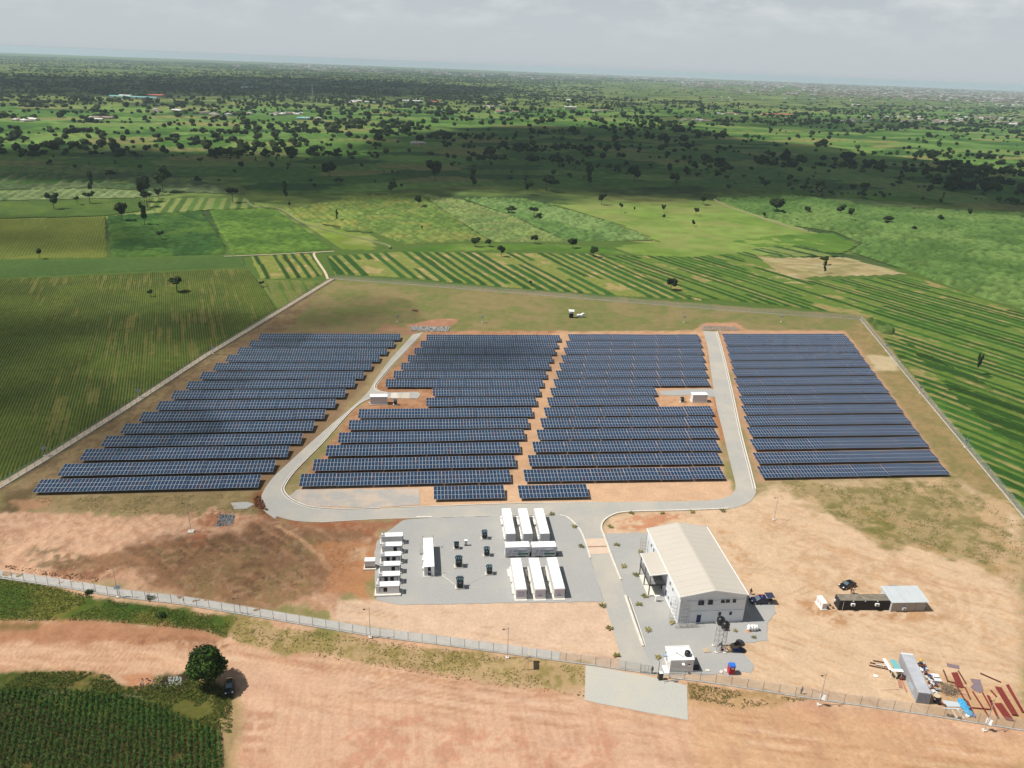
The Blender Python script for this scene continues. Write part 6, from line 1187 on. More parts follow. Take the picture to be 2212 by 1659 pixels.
# ================================================================ PEOPLE
def person(label, p, rz, shirt, trousers, pose='walk', skin=(.06,.035,.02), h=1.75, lean=0):
    t = thing('person', label, 'person', (*p, .03), rz); k = h/1.75
    ps = {'hip': (0,0,.95),'chest': (lean,0,1.35),'neck': (lean*1.2,0,1.5),'head': (lean*1.25,0,1.64),'top': (lean*1.25,0,1.74)}
    if pose == 'walk': L = [(.28,.09,.08),(-.25,-.09,.08)]; Hn = [(-.22,.27,.88),(.25,-.27,.92)]
    elif pose == 'reach': L = [(.05,.12,.06),(-.05,-.12,.06)]; Hn = [(.45,.35,1.45),(.4,-.1,1.3)]
    elif pose == 'sit': L = [(.45,.12,.06),(.45,-.12,.06)]; Hn = [(.3,.2,.6),(.3,-.2,.6)]
    else: L = [(.03,.11,.06),(-.03,-.11,.06)]; Hn = [(.05,.28,.85),(.05,-.28,.85)]
    if pose == 'sit':
        for q in ('hip','chest','neck','head','top'): a = ps[q]; ps[q] = (a[0], a[1], a[2]-.5)
    V = [ps['hip'], ps['chest'], ps['neck'], ps['head'], ps['top']]; E_ = [(0,1),(1,2),(2,3),(3,4)]; Rd = [.14,.16,.06,.11,.07]
    for s, (fx, fy, fz) in zip((1,-1), L):
        hz_ = ps['hip']; kx = (fx*.5+.06, s*.1, (hz_[2]+fz)*.5) if pose != 'sit' else (.42, s*.12, .45); b = len(V); V += [(0, s*.1, hz_[2]-.06), kx, (fx, fy, fz), (fx+.16, fy, fz-.03)]; E_ += [(0,b),(b,b+1),(b+1,b+2),(b+2,b+3)]; Rd += [.10,.07,.05,.045]
    for s, (hx_, hy, hz_) in zip((1,-1), Hn):
        c = ps['chest']; b = len(V); dz = -.5 if pose == 'sit' else 0
        V += [(c[0], s*.2, c[2]+.08), ((c[0]+hx_)/2-.03, (s*.22+hy)/2+s*.04, (c[2]+.08+hz_)/2-.04), (hx_, hy, hz_), (hx_+.06, hy, hz_-.08)]; E_ += [(1,b),(b,b+1),(b+1,b+2),(b+2,b+3)]; Rd += [.07,.05,.04,.035]
    def skin_obj(name, keepv, m_, grow):
        me = bpy.data.meshes.new(name); idx = {v: i for i, v in enumerate(keepv)}; me.from_pydata([tuple(x*k for x in V[v]) for v in keepv], [(idx[a], idx[b]) for a, b in E_ if a in idx and b in idx], []); me.materials.append(m_)
        o = bpy.data.objects.new(name, me); col.objects.link(o); o.parent = t; sm = o.modifiers.new('skin', 'SKIN'); sm.use_smooth_shade = True
        for i, v in enumerate(keepv): me.skin_vertices[0].data[i].radius = (Rd[v]*grow*k, Rd[v]*grow*k)
        me.skin_vertices[0].data[0].use_root = True; ss = o.modifiers.new('sub', 'SUBSURF'); ss.levels = 1; ss.render_levels = 1; return o
    skin_obj('body', list(range(len(V))), mat('dark skin', skin, .6), 1.); skin_obj('shirt', [0,1,13,14,17,18], mat('cloth %d %d %d' % tuple(int(c*255) for c in shirt), shirt, .85), 1.2); skin_obj('trousers', [0,5,6,7,9,10,11], mat('cloth %d %d %d' % tuple(int(c*255) for c in trousers), trousers, .85), 1.22)
    MB().blob((V[4][0]*k-.01, 0, V[4][2]*k-.03), (.115*k,.1*k,.09*k), 1).build('hair', mdark, t); return t
person('person in dark clothes walking beside the big building behind the pickup', pz(780, 915), PI+.2, (.03,.02,.018), (.03,.02,.018))
person('person in a pale blue shirt reaching into the open switchgear door', z9(325, 1085)-EY*.55, PI/2+.5, (.42,.46,.62), (.02,.02,.03), 'reach')
person('person in a red top sitting between the water tower legs', gz(520, 1060), .5, (.35,.03,.06), (.05,.04,.05), 'sit')
person('person in dark grey bending under the water tower behind the red one', gz(520, 960), 2.5, (.05,.05,.05), (.06,.05,.05), 'sit')
person('person in a reddish robe standing behind the black container by the car', bz(712, 318), 0, (.28,.07,.04), (.2,.06,.04), 'stand')
person('person in a pale top beside the reddish robed person', bz(758, 318), 1, (.6,.52,.38), (.4,.3,.2), 'stand')
person('person in dark red near the shed corner behind the containers', bz(1335, 312), 2, (.16,.03,.03), (.1,.03,.03), 'stand')
person('person in green standing at the right end of the gate', zg(405, 1150), 2, (.05,.10,.04), (.04,.06,.03), 'stand')
person('faint figure in grey clothes standing inside the fence right of the toilet', z3(1905, 1500), 2, (.22,.21,.19), (.12,.11,.1), 'stand')
# ================================================================ RIGHT SIDE: office container, shed, store container, scrap
mbk = mat('black container paint', (.022,.022,.026), .5, var=.2, vscale=1.5); mrust = mat('weathered roof', (.19,.165,.125), .9, var=.35, vscale=.9); mzinc = mat('zinc sheet', (.55,.59,.60), .4, .15, var=.04, vscale=.4); mplyw = mat('grey board wall', (.36,.34,.31), .8, var=.04, vscale=.6)
a, b = bz(480, 632), bz(1430, 632); rz = math.atan2(b[1]-a[1], b[0]-a[0]); L = float(np.linalg.norm(b-a))
c = container('office_container', 'black corrugated office container with a stained roof, left of the shed', a, rz-PI/2, L=L, body=mbk, roof=mrust, end=mat('grey container doors', (.20,.20,.22), .6), z0=.05, doors=False); 
# long axis runs to the right of its near left corner: local +y points along the row
for x_, w in ((3.1, 'l'), (8.8, 'r')):
    y = x_; o = MB().box(-.002,-.45,0,.36,.45,.62).build('cooling_unit', mwhite, c, loc=(0, y, 1.35)); MB().lathe([(.02,0),(.24,0),(.24,.02),(.02,.02)], 12).build('fan_grille', mdark, o, loc=(.362, -.08, .31), rot=(0, PI/2, 0)); MB().tube((.05,y-.3,0),(.05,y,1.4),.02,n=4).build('pipe', mdark, c)
for y in (3.1, 5.9, 8.8): MB().box(-.05,y-.12,2.45,.1,y+.12,2.6).build('lamp', mwhite, c)
MB().box(-.002,.9,.1,.06,.95,2.3).build('door_edge', mgreyw, c)
o = MB().box(-2.2,-.3,1.0,-1.6,-.002,1.5).build('cooling_unit', mgreyw, c); lb = MB(); [lb.tube((-2.3+i*.45,-.05,.2),(-2.3+i*.45,-.05,2.4),.02,n=4) for i in range(5)]; lb.build('lock_bar', MATS['grey metal'], c)
t = thing('junk_pile', 'small pile of junk at the left end of the black container', 'junk', (*(a-EX*.9+EY*.8), 0)); [MB().blob((x,y,.25),(.3,.28,.3),1,i,.4).build('bundle', mat('khaki junk', (.16,.14,.08), .9), t) for i, (x,y) in enumerate(((0,0),(-.4,.9)))]
a2, b2 = bz(1440, 652), bz(2065, 642); sh = thing('shed', 'grey board shed with a sloping zinc roof joined to the black container', 'shed', (*a2, 0), math.atan2(b2[1]-a2[1], b2[0]-a2[0])); L = float(np.linalg.norm(b2-a2)); dp = 4.8
MB().add([(0,0,0),(L,0,0),(L,dp,0),(0,dp,0),(0,0,2.55),(L,0,2.55),(L,dp,3.0),(0,dp,3.0)], [(3,2,1,0),(4,5,6,7),(0,1,5,4),(1,2,6,5),(2,3,7,6),(3,0,4,7)]).build('wall', mplyw, sh)
for k in range(8):
    x0 = -.35+k*(L+.9)/8; x1 = x0+(L+.9)/8-.02; dz = .025*(k % 2); v = [(x0,-.3,2.58+dz),(x1,-.3,2.58+dz),(x1,dp+.4,3.1+dz),(x0,dp+.4,3.1+dz)]; MB().add(v+[(p[0],p[1],p[2]+.04) for p in v], [(3,2,1,0),(4,5,6,7),(0,1,5,4),(1,2,6,5),(2,3,7,6),(3,0,4,7)]).build('roof_sheet', mzinc, sh)
for x in (L*.36, L*.7): MB().box(x,-.03,.05,x+.05,-.002,2.5).build('joint_strip', MATS['grey metal'], sh)
o = MB().box(L*.31,-.4,.55,L*.31+.85,-.002,1.2).build('cooling_unit', mwhite, sh); MB().lathe([(.02,0),(.22,0),(.22,.02),(.02,.02)], 12).build('fan_grille', mdark, o, loc=(L*.31+.5,-.402,.85), rot=(PI/2,0,0)); MB().box(-.06,-.06,0,-.002,dp,2.5).box(-.05,-.08,0,.12,-.003,2.54).build('edge_strip', mzinc, sh); MB().box(L+.0,.6,.8,L+1.0,1.2,.9).build('side_shelf', mgreyw, sh)
pg = bz(175, 625); gs = thing('white_generator', 'small white generator on a slab left of the black container', 'generator', (*pg, 0), SITE); MB().box(-.3,-.2,0,1.4,3.1,.12).build('plinth', mkerb, gs)
MB().box(0,0,.12,1.1,2.8,1.75).build('body', mwhite, gs); MB().box(-.03,-.03,1.75,1.13,2.83,1.82).build('roof', mroofw, gs); MB().box(.15,-.02,.4,.98,-.002,1.5).build('louvre', mgreyw, gs); MB().box(-.02,.5,.4,-.002,1.3,1.5).box(-.02,1.6,.4,-.002,2.4,1.5).build('side_door', mgreyw, gs)
# grey store container near the front fence
zc = Z(2160, 1600, 5.53); p1, p2 = zc(935, 745, 2.65), zc(675, 190, 2.65); d = p2-p1; rzc = math.atan2(-d[0], d[1]); Lc = float(np.linalg.norm(d))
mgc = mat('worn grey container', (.40,.41,.44), .55, var=.12, vscale=.5)
sc = container('store_container', 'long worn grey container among scrap near the front fence', p1, rzc, L=Lc, body=mgc, roof=mgc, end=mgc, z0=.05, doors=False)
for i in range(8): MB().box(-2.28+i*.27,-.04,.2,-2.28+i*.27+.12,.05,2.42).build('end_rib', mat('blue grey rib', (.26,.28,.33), .6), sc)
MB().box(-2.43,Lc-.5,2.6,-.02,Lc-.1,2.635).build('pale_patch', mat('pale paint', (.62,.62,.62)), sc)
MB().box(-2.46,2.2,.5,-2.435,4.6,1.5).build('side_mark', mat('faded blue paint', (.36,.46,.55)), sc)
# shelter leaning at its left side
mteal2 = mat('teal sheet', (.16,.42,.42), .5, var=.08); mrs = mat('red oxide steel', (.20,.035,.028), .6, var=.12, vscale=2); mrsd = mat('brown oxide steel', (.14,.055,.035), .7, var=.15)
s0 = zc(385, 435, 2.0); sl_ = thing('lean_to', 'small shelter with white and teal roof sheets left of the grey container', 'shelter', (*s0, 0), rzc+.12)
MB().box(0,0,2.0,2.4,.75,2.06).build('white_sheet', mtrim, sl_); MB().box(-.45,.3,2.07,.2,3.6,2.12).build('white_sheet', mtrim, sl_); MB().box(.9,.76,1.95,2.2,3.5,2.02).build('teal_sheet', mteal2, sl_)
for x, y in ((.1,.1),(1.2,.1),(.1,3.4),(2.2,.1)): MB().tube((x,y,0),(x,y,2.0),.05,n=5).build('post', mtrim, sl_)
t = thing('dark_clutter', 'dark pile of goods under the lean to shelter', 'clutter', (*zc(510, 520), 0)); [MB().blob((random.uniform(-.5,.5),random.uniform(-.8,.5),.4),(.4,.35,.45),1,i,.4).build('bundle', mdark if i % 2 else mrsd, t) for i in range(5)]
def beam(label, a, b, w=.22, h=.2, m_=mrs, grp='red steel beams', prof=True, z=.02, name='steel_beam', cat='beam'):
    a, b = np.array(a), np.array(b); d = b-a; L = float(np.linalg.norm(d)); t = thing(name, label, cat, (a[0], a[1], z), math.atan2(d[1], d[0]), grp)
    if prof: MB().box(0,-w/2,0,L,w/2,.03).box(0,-w/2,h-.03,L,w/2,h).box(0,-.02,.03,L,.02,h-.03).build('beam', m_, t)
    else: MB().box(0,-w/2,0,L,w/2,h).build('beam', m_, t)
    return t
for i, (x0, y0, x1, y1, w) in enumerate(((125,290,270,315,'short brown beam, top one left of the lean to shelter'),(80,318,345,372,'middle brown beam left of the lean to shelter'),(70,355,340,412,'lower brown beam left of the lean to shelter'))): beam(w, zc(x0,y0), zc(x1,y1), .2, .18, mrsd, 'brown beams left of the shelter')
beam('pale plank lying between the brown beams', zc(160,345), zc(330,378), .3, .08, mkerb, None, False, .2, 'plank', 'plank')
for i, (x0,y0,x1,y1) in enumerate(((470,560,495,665),(495,560,522,668),(520,560,590,720))): beam('reddish plank, %s below the lean to shelter' % ('left one','middle one','right one')[i], zc(x0,y0), zc(x1,y1), .22, .12, mat('reddish timber', (.36,.17,.12), .8), 'planks below the shelter', False, .02, 'plank', 'plank')
t = tag(MB().blob((0,0,.08),(.5,.4,.12),1,3,.2).build('white_sheet', mwhite, loc=(*zc(162,500),0)), 'small white sheet lying alone on the sand left of the grey container', 'sheet')
beam('thin pale stick on the sand left of the grey container', zc(325,560), zc(455,608), .08, .06, mwood, 'pale sticks on the sand', False, .02, 'stick', 'stick'); beam('long pale plank along the sand near the fence', zc(235,692), zc(495,680), .12, .06, mpwood, None, False, .02, 'plank', 'plank')
# scrap heap right of it
scr = [(-.2,0),(.0,1.1),(-.1,2.2),(.2,3.3)]
def clutter(label, p, pieces, seed, name='scrap_heap'):
    t = thing(name, label, 'scrap', (*p, 0), rzc); r = random.Random(seed); ms = [mgreyw, mtrim, mdark, MATS['grey metal'], mzinc, mrsd, mbl]
    for i in range(pieces):
        x, y = r.uniform(-.8,.8), r.uniform(-1.5,1.5); k = r.random(); m_ = ms[r.randrange(len(ms))]
        if k < .35: MB().cbox(x,y,.3,r.uniform(.3,.8),r.uniform(.3,.7),r.uniform(.3,.6),r.uniform(0,3)).build('box', m_, t)
        elif k < .7: MB().tube((x,y,r.uniform(.05,.6)), (x+r.uniform(-1,1), y+r.uniform(-1,1), r.uniform(.05,.9)), .06, n=5).build('pipe', m_, t)
        else: MB().blob((x,y,.25),(r.uniform(.25,.5),r.uniform(.2,.4),.3),1,i,.5).build('bundle', m_, t)
    return t
clutter('heap of dark and yellow scrap beside the far end of the grey container', zc(810, 400), 16, 1); clutter('heap of grey coils and boxes at the middle of the grey container', zc(905, 560), 18, 2); clutter('pale boxes and sheets near the end of the grey container', zc(945, 690), 12, 3)
tag(MB().blob((0,0,.6),(.35,.3,.3),1,5,.3).build('yellow_jerrycan', mat('yellow plastic', (.65,.42,.03), .5), loc=(*zc(782,310),0)), 'yellow plastic can at the far end of the scrap heap', 'can')
for i, (x, y, s) in enumerate(((1010,580,1.),(985,520,.8))): tag(MB().box(-.7*s,-.4,0,.7*s,.4,.55).box(-.75*s,-.45,.55,.75*s,.45,.62).build('white_case', mtrim if i else mgreyw, loc=(*zc(x,y),0), rot=(0,0,SITE-.2)), ('pale grey case beside the heap of branches','white case behind the grey one by the scrap')[i], 'case')
# branches
t = thing('branch_pile', 'tangled pile of dry brown branches beside the grey container', 'branches', (*zc(1170, 690), 0)); f = MB(); r = random.Random(8)
for i in range(150):
    x, y = r.gauss(0,.75), r.gauss(0,.75); a_ = r.uniform(0, PI); l = r.uniform(.5, 1.5); z = r.uniform(.05,.7)*max(.1, 1-(x*x+y*y)/4); f.tube((x-math.cos(a_)*l, y-math.sin(a_)*l*.8, max(.03, z-r.uniform(0,.3))), (x+math.cos(a_)*l, y+math.sin(a_)*l*.8, z+r.uniform(0,.2)), .04, .015, 4)
f.build('branch', mat('dry branch', (.25,.19,.13), .9, var=.3), t)['kind'] = 'stuff'
t = thing('cable_drum', 'round tan drum lid with black sheeting at the near end of the grey container', 'drum', (*zc(1000, 800), .0)); MB().lathe([(.02,.5),(.62,.5),(.62,.62),(.02,.62)], 18).build('drum_lid', mwood, t); MB().lathe([(.02,.05),(.5,.05),(.5,.5),(.02,.5)], 14).build('drum_core', mdark, t)
t = thing('black_sheeting', 'crumpled black plastic sheeting right of the grey container end', 'sheeting', (*zc(985, 860), 0)); [MB().blob((random.uniform(-.6,.8),random.uniform(-.5,.4),.2),(.5,.35,.3),1,i,.5).build('sheet', mblk, t) for i in range(5)]
beam('thick brown log across the black sheeting', zc(1040,870), zc(1130,925), .35, .3, mrsd, None, False, .1, 'log', 'log')
# sheets and tarp
def flat(name, label, pts, z, th, m_, cat='sheet', grp=None):
    o = slab(name, pts, z, z+th, m_, None); return tag(o, label, cat, grp)
flat('zinc_sheet', 'long grey corrugated sheets lying beside the blue tarpaulin', [zc(*p) for p in ((1085,835),(1330,868),(1345,930),(1110,925))], .05, .06, mzinc)
flat('zinc_sheet', 'narrow pale sheet below the grey corrugated sheets', [zc(*p) for p in ((1090,938),(1340,945),(1338,960),(1090,955))], .04, .04, mzinc)
t = thing('blue_tarpaulin', 'crumpled bright blue tarpaulin bundle by the red beams', 'tarpaulin', (*zc(1370, 960), 0), 0); q = [zc(1350,870)-zc(1370,960), zc(1385,930)-zc(1370,960), zc(1425,1010)-zc(1370,960)]
mtb = mat('blue tarpaulin', (.06,.34,.58), .5, var=.15, bump=.5); b = MB(); [b.blob((v[0], v[1], .25), (.75,.95,.35), 2, i, .5) for i, v in enumerate(q)]; b.build('tarpaulin', mtb, t); 
tag(MB().blob((0,0,.15),(.6,.35,.18),1,2,.5).build('blue_bag', mat('violet blue plastic', (.12,.16,.45), .5), loc=(*zc(1500,1050),0)), 'violet blue bag at the end of the dark red beams', 'bag'); tag(MB().lathe([(.02,0),(.42,0),(.42,.3),(.02,.3)], 14).build('white_basin', mtrim, loc=(*zc(1430,1055),0)), 'round white basin below the blue tarpaulin', 'basin')
for i, (x0,y0,x1,y1) in enumerate(((1215,965,1290,1090),(1285,955,1385,1090),(1300,960,1345,1030))): beam('pale timber plank inside the fence, %s of three' % ('left','middle','right')[i], zc(x0,y0), zc(x1,y1), .2, .1, mkerb, 'pale planks by the fence', False, .02, 'plank', 'plank')
for i, (x, y) in enumerate(((1165,1045),(1220,1055),(1320,1085))): tag(MB().lathe([(.15,0),(.32,0),(.32,.2),(.15,.2)], 12).build('old_tyre', mtyre, loc=(*zc(x,y),0)), 'old dark tyre inside the fence, %s of three' % ('left','middle','right')[i], 'tyre', 'old tyres by the fence')
mpur = mat('violet grey sheet', (.20,.15,.17), .7, var=.1)
flat('dark_sheet', 'violet grey sheet lying flat at the top of the steel yard', [zc(*p) for p in ((1140,322),(1310,355),(1322,405),(1150,368))], .02, .05, mpur); flat('dark_sheet', 'ragged violet grey sheet lying flat between the red beams', [zc(*p) for p in ((1465,535),(1605,550),(1650,700),(1600,735),(1510,690),(1470,650),(1510,610))], .02, .05, mpur)
# red beams
def bundle(label, quad, n, z=.02):
    a, b, c, d = [zc(*p) for p in quad]; t = thing('steel_bundle', label, 'steel beams', (*a, z), 0, 'bundles of red steel beams')
    for i in range(n):
        k = (i+.5)/n; p = a+(b-a)*k-a; q = d+(c-d)*k-a; w = float(np.linalg.norm(b-a))/n*.36; e = np.array([-(q-p)[1], (q-p)[0]]); e = e/np.linalg.norm(e)*w
        MB().add([(*(p-e),0),(*(p+e),0),(*(q+e),0),(*(q-e),0),(*(p-e),.2),(*(p+e),.2),(*(q+e),.2),(*(q-e),.2)], [(3,2,1,0),(4,5,6,7),(0,1,5,4),(1,2,6,5),(2,3,7,6),(3,0,4,7)]).build('beam', mrs, t)
    return t
bundle('wide bundle of red steel channels at the left of the steel yard', ((1205,460),(1290,455),(1385,665),(1290,655)), 5)
bundle('broad stack of red steel beams nearest the fence', ((1800,885),(1900,880),(2080,1130),(1960,1110)), 6); bundle('long stack of red steel beams at the right of the yard', ((1805,660),(1895,675),(2130,1060),(2040,1045)), 5, .22)
bundle('narrow red beams beside the broad stack', ((1690,765),(1735,780),(1870,1100),(1830,1060)), 2); bundle('pair of red beams at the far right edge', ((1960,630),(2000,620),(2210,1010),(2190,1010)), 2)
bundle('short dark red beams by the blue tarpaulin', ((1375,820),(1440,855),(1545,1090),(1500,1030)), 3)
for x0,y0,x1,y1,w in ((1095,420,1160,580,'thin brown pole left of the red channels'),(1300,430,1410,610,'dark pole right of the red channels'),(1250,590,1400,850,'single red beam below the red channels'),(1395,660,1470,825,'single red beam below the red channels on the right'),(1500,720,1720,1060,'single red beam between the sheets and the fence'),(1635,730,1760,960,'single red beam starting at the ragged sheet'),(1750,700,1830,790,'short red beam above the broad stack'),(1605,465,1890,590,'lone dark brown beam at the upper right of the yard'),(1490,942,1760,968,'brown beam crossing the single red beams'),(1150,575,1245,595,'short brown stick at the branch pile')): beam(w, zc(x0,y0), zc(x1,y1), .22, .2, mrs if 'red beam' in w else mrsd, 'single beams in the steel yard')
# stone heaps
def rocks(name, label, poly, n, s, cols_, seed=3, cat='stones', zmax=.25):
    poly = np.array(poly); r = np.random.default_rng(seed); lo, hi = poly.min(0), poly.max(0); x = r.uniform(lo[0],hi[0],n*4); y = r.uniform(lo[1],hi[1],n*4); k = sdist(poly, x, y) > 0; x, y = x[k][:n], y[k][:n]
    v0, f0 = ICO[0]; f0 = np.array(f0); V = []; F = []; Cc = []
    for i in range(len(x)): sc_ = s*r.uniform(.5,1.3,3); V.append(v0*sc_*(1+.3*r.uniform(-1,1,(12,1)))+[x[i], y[i], r.uniform(0,zmax)]); F.append(f0+12*i); Cc.append(np.tile(np.array(A(*cols_[r.integers(len(cols_))])), (12,1)))
    o = link(name, npmesh(name, np.concatenate(V), np.concatenate(F), MATS_ATTR, np.concatenate(Cc))); tag(o, label, cat, kind='stuff')
MATS_ATTR = mat_attr('stone', var=.08, bump=.1)
zst = Z(440, 1260, 5.267); rocks('rubble_square', 'square bed of grey stones left of the road bend', [zst(*p) for p in ((580,140),(770,150),(740,300),(520,310))], 420, .22, [(150,158,165),(120,126,132),(175,180,182),(128,120,92)])
rocks('stone_apron', 'bed of pale stones at the end of the left road', [S(*p) for p in ((1030,817),(1125,818),(1122,829),(1028,828))], 500, .35, [(190,190,188),(160,162,165),(206,204,200)], 4)
rocks('stone_apron', 'bed of pale stones at the end of the right road', [S(*p) for p in ((1752,815),(1843,817),(1845,827),(1755,826))], 420, .32, [(170,166,158),(190,184,172),(205,180,150)], 5)
rocks('rubbish', 'white scraps of rubbish beside the burnt patch left of the tree', [Z(0,1400,2.212)(*p) for p in ((930,650),(1005,645),(1000,690),(930,700))], 90, .14, [(215,215,210),(190,200,190)], 6, 'rubbish', .1); rocks('rubbish', 'scattered rubbish and ash on the burnt patch', [Z(0,1400,2.212)(*p) for p in ((760,650),(940,650),(940,720),(780,715))], 110, .12, [(60,50,42),(120,110,100),(200,200,196)], 7, 'rubbish', .08)
rocks('soil_clods', 'brown clods of soil beside the road bend', [z5(*p) for p in ((1335,985),(1368,965),(1385,1000),(1410,1045),(1350,1030))], 160, .28, [(120,78,54),(146,96,66),(100,70,50)], 9, 'soil', .2)
rocks('soil_clods', 'lumps of dug soil along the inside of the front fence', [Z(0,1220,4.424)(*p) for p in ((60,850),(300,890),(900,960),(1100,1000),(1050,1060),(700,1000),(300,930),(60,890))], 150, .2, [(170,124,92),(205,158,122),(140,100,72)], 10, 'soil', .1)
0 and rocks('soil_clods', 'edge clods along the muddy road bank below the green verge', [Z(0,1400,2.212)(*p) for p in ((730,380),(900,395),(1100,415),(1090,430),(850,415),(740,400))], 160, .25, [(110,74,52),(180,140,108)], 12, 'soil', .15)
rocks('pebbles', 'small pale stones scattered along the outer foot of the right fence', [p+np.array([1.2*s, 0]) for p, s in list(zip(RIGHT[1:5], (1,)*4))+list(zip(RIGHT[1:5][::-1], (2.2,)*4))], 260, .2, [(210,200,180),(190,176,150)], 11, 'stones', .1)
# ================================================================ TREES
ml_tree = leaf_mat('tree leaf'); mtrunk = mat('bark', (.13,.095,.065), .95, var=.25)
TC = [(48,70,30),(62,86,36),(40,60,28),(84,98,46)]
def crown_geo(seed, nl, lobes, leaf, shape='round', base=.32):
    """leafy crown of unit height 1 and unit width 1: leaf faces spread over several uneven lobes"""
    r = np.random.default_rng(seed); V = []; Cc = []
    L = []
    for i in range(lobes):
        a = r.uniform(0, 2*PI); q = r.uniform(.05, .30) if lobes > 1 else 0
        if shape == 'tall': L.append((q*.6*math.cos(a), q*.6*math.sin(a), r.uniform(base, .9), r.uniform(.14, .22), r.uniform(.12, .18)))
        elif shape == 'flat': L.append((q*1.15*math.cos(a), q*1.15*math.sin(a), r.uniform(.68, .86), r.uniform(.16, .24), r.uniform(.10, .15)))
        else: L.append((q*math.cos(a), q*math.sin(a), base+(1-base)*r.uniform(.25, .74), r.uniform(.19, .28), r.uniform(.16, .24)))
    L = np.array(L); n = nl; k = r.integers(0, len(L), n); d = r.normal(size=(n, 3)); d /= np.linalg.norm(d, axis=1)[:, None]; q = r.uniform(.72, 1.05, n)
    d[:, 2] = np.where(d[:, 2] < -.5, -d[:, 2], d[:, 2])
    c = np.stack([L[k, 0]+d[:, 0]*L[k, 3]*q, L[k, 1]+d[:, 1]*L[k, 3]*q, L[k, 2]+d[:, 2]*L[k, 4]*q], -1); nr_ = d+r.normal(size=(n, 3))*.45; nr_ /= np.linalg.norm(nr_, axis=1)[:, None]
    t = np.cross(nr_, r.normal(size=(n, 3))); t /= np.linalg.norm(t, axis=1)[:, None]; b = np.cross(nr_, t); s = (leaf*r.uniform(.6, 1.35, n))[:, None]
    V = np.stack([c-t*s, c-b*s*.7, c+t*s, c+b*s*.7], 1).reshape(-1, 3); F = np.arange(n*4).reshape(-1, 4)
    tone = r.uniform(.7, 1.3, len(L))[k]*r.uniform(.7, 1.3, n); cols_ = np.array([A(*TC[i]) for i in r.integers(0, 4, n)])*tone[:, None]; Cc = np.repeat(cols_, 4, 0)
    # inner mass of each lobe keeps the sky from showing through everywhere
    v0, f0 = ICO[1]; f0 = np.array(f0)
    CV = []; CF = []
    for i, l in enumerate(L): CV.append(v0*[l[3]*.78, l[3]*.78, l[4]*.78]+[l[0], l[1], l[2]]); CF.append(f0+len(v0)*i)
    CV = np.concatenate(CV); CF = np.concatenate(CF)
    return V, F, Cc, CV, CF
def crown_mesh(seed, nl, lobes, leaf, shape='round', base=.32):
    V, F, Cc, CV, CF = crown_geo(seed, nl, lobes, leaf, shape, base); CF4 = np.concatenate([CF, CF[:, 2:3]], 1)+len(V)
    me = bpy.data.meshes.new('crown'); allV = np.concatenate([V, CV]); me.from_pydata(allV.tolist(), [], F.tolist()+(CF+len(V)).tolist()); me.materials.append(ml_tree)
    a = me.attributes.new('col', 'FLOAT_COLOR', 'POINT'); c = np.ones((len(allV), 4), np.float32); c[:len(V), :3] = Cc; c[len(V):, :3] = np.array(A(40,54,28)); a.data.foreach_set('color', c.ravel()); return me
def trunk_mesh(seed, base=.45, r0=.035, fork=3):
    r = random.Random(seed); f = MB().tube((0,0,0), (r.uniform(-.02,.02), r.uniform(-.02,.02), base), r0, r0*.7, 7)
    for i in range(fork): a = 2*PI*i/fork+r.random(); f.tube((0,0,base*.8), (.2*math.cos(a), .2*math.sin(a), base+.28), r0*.55, r0*.25, 5)
    return f.mesh('trunk', mtrunk)
CR = {'round': [crown_mesh(s, 420, 7, .055) for s in range(7)], 'flat': [crown_mesh(s+20, 360, 7, .05, 'flat') for s in range(3)], 'tall': [crown_mesh(s+40, 300, 8, .05, 'tall', .2) for s in range(3)], 'thin': [crown_mesh(s+60, 110, 6, .045, 'round', .4) for s in range(3)]}
TR = {k: [trunk_mesh(s+i*9, {'round': .4, 'flat': .6, 'tall': .4, 'thin': .6}[k]) for s in range(3)] for i, k in enumerate(CR)}
def tree(p, h, w, kind, label, group=None, name='tree', seed=0):
    t = thing(name, label, 'tree', (p[0], p[1], -.05), (seed*1.7) % 6.28, group); i = seed
    c = link('crown', CR[kind][i % len(CR[kind])], t); c.scale = (w, w, h); k = link('trunk', TR[kind][i % 3], t); k.scale = (w*.8, w*.8, h); return t
def mpx(x, y): p = P(x, y); return p, math.hypot(p[0], p[1], CAM_H)/FPX     # metres per pixel there
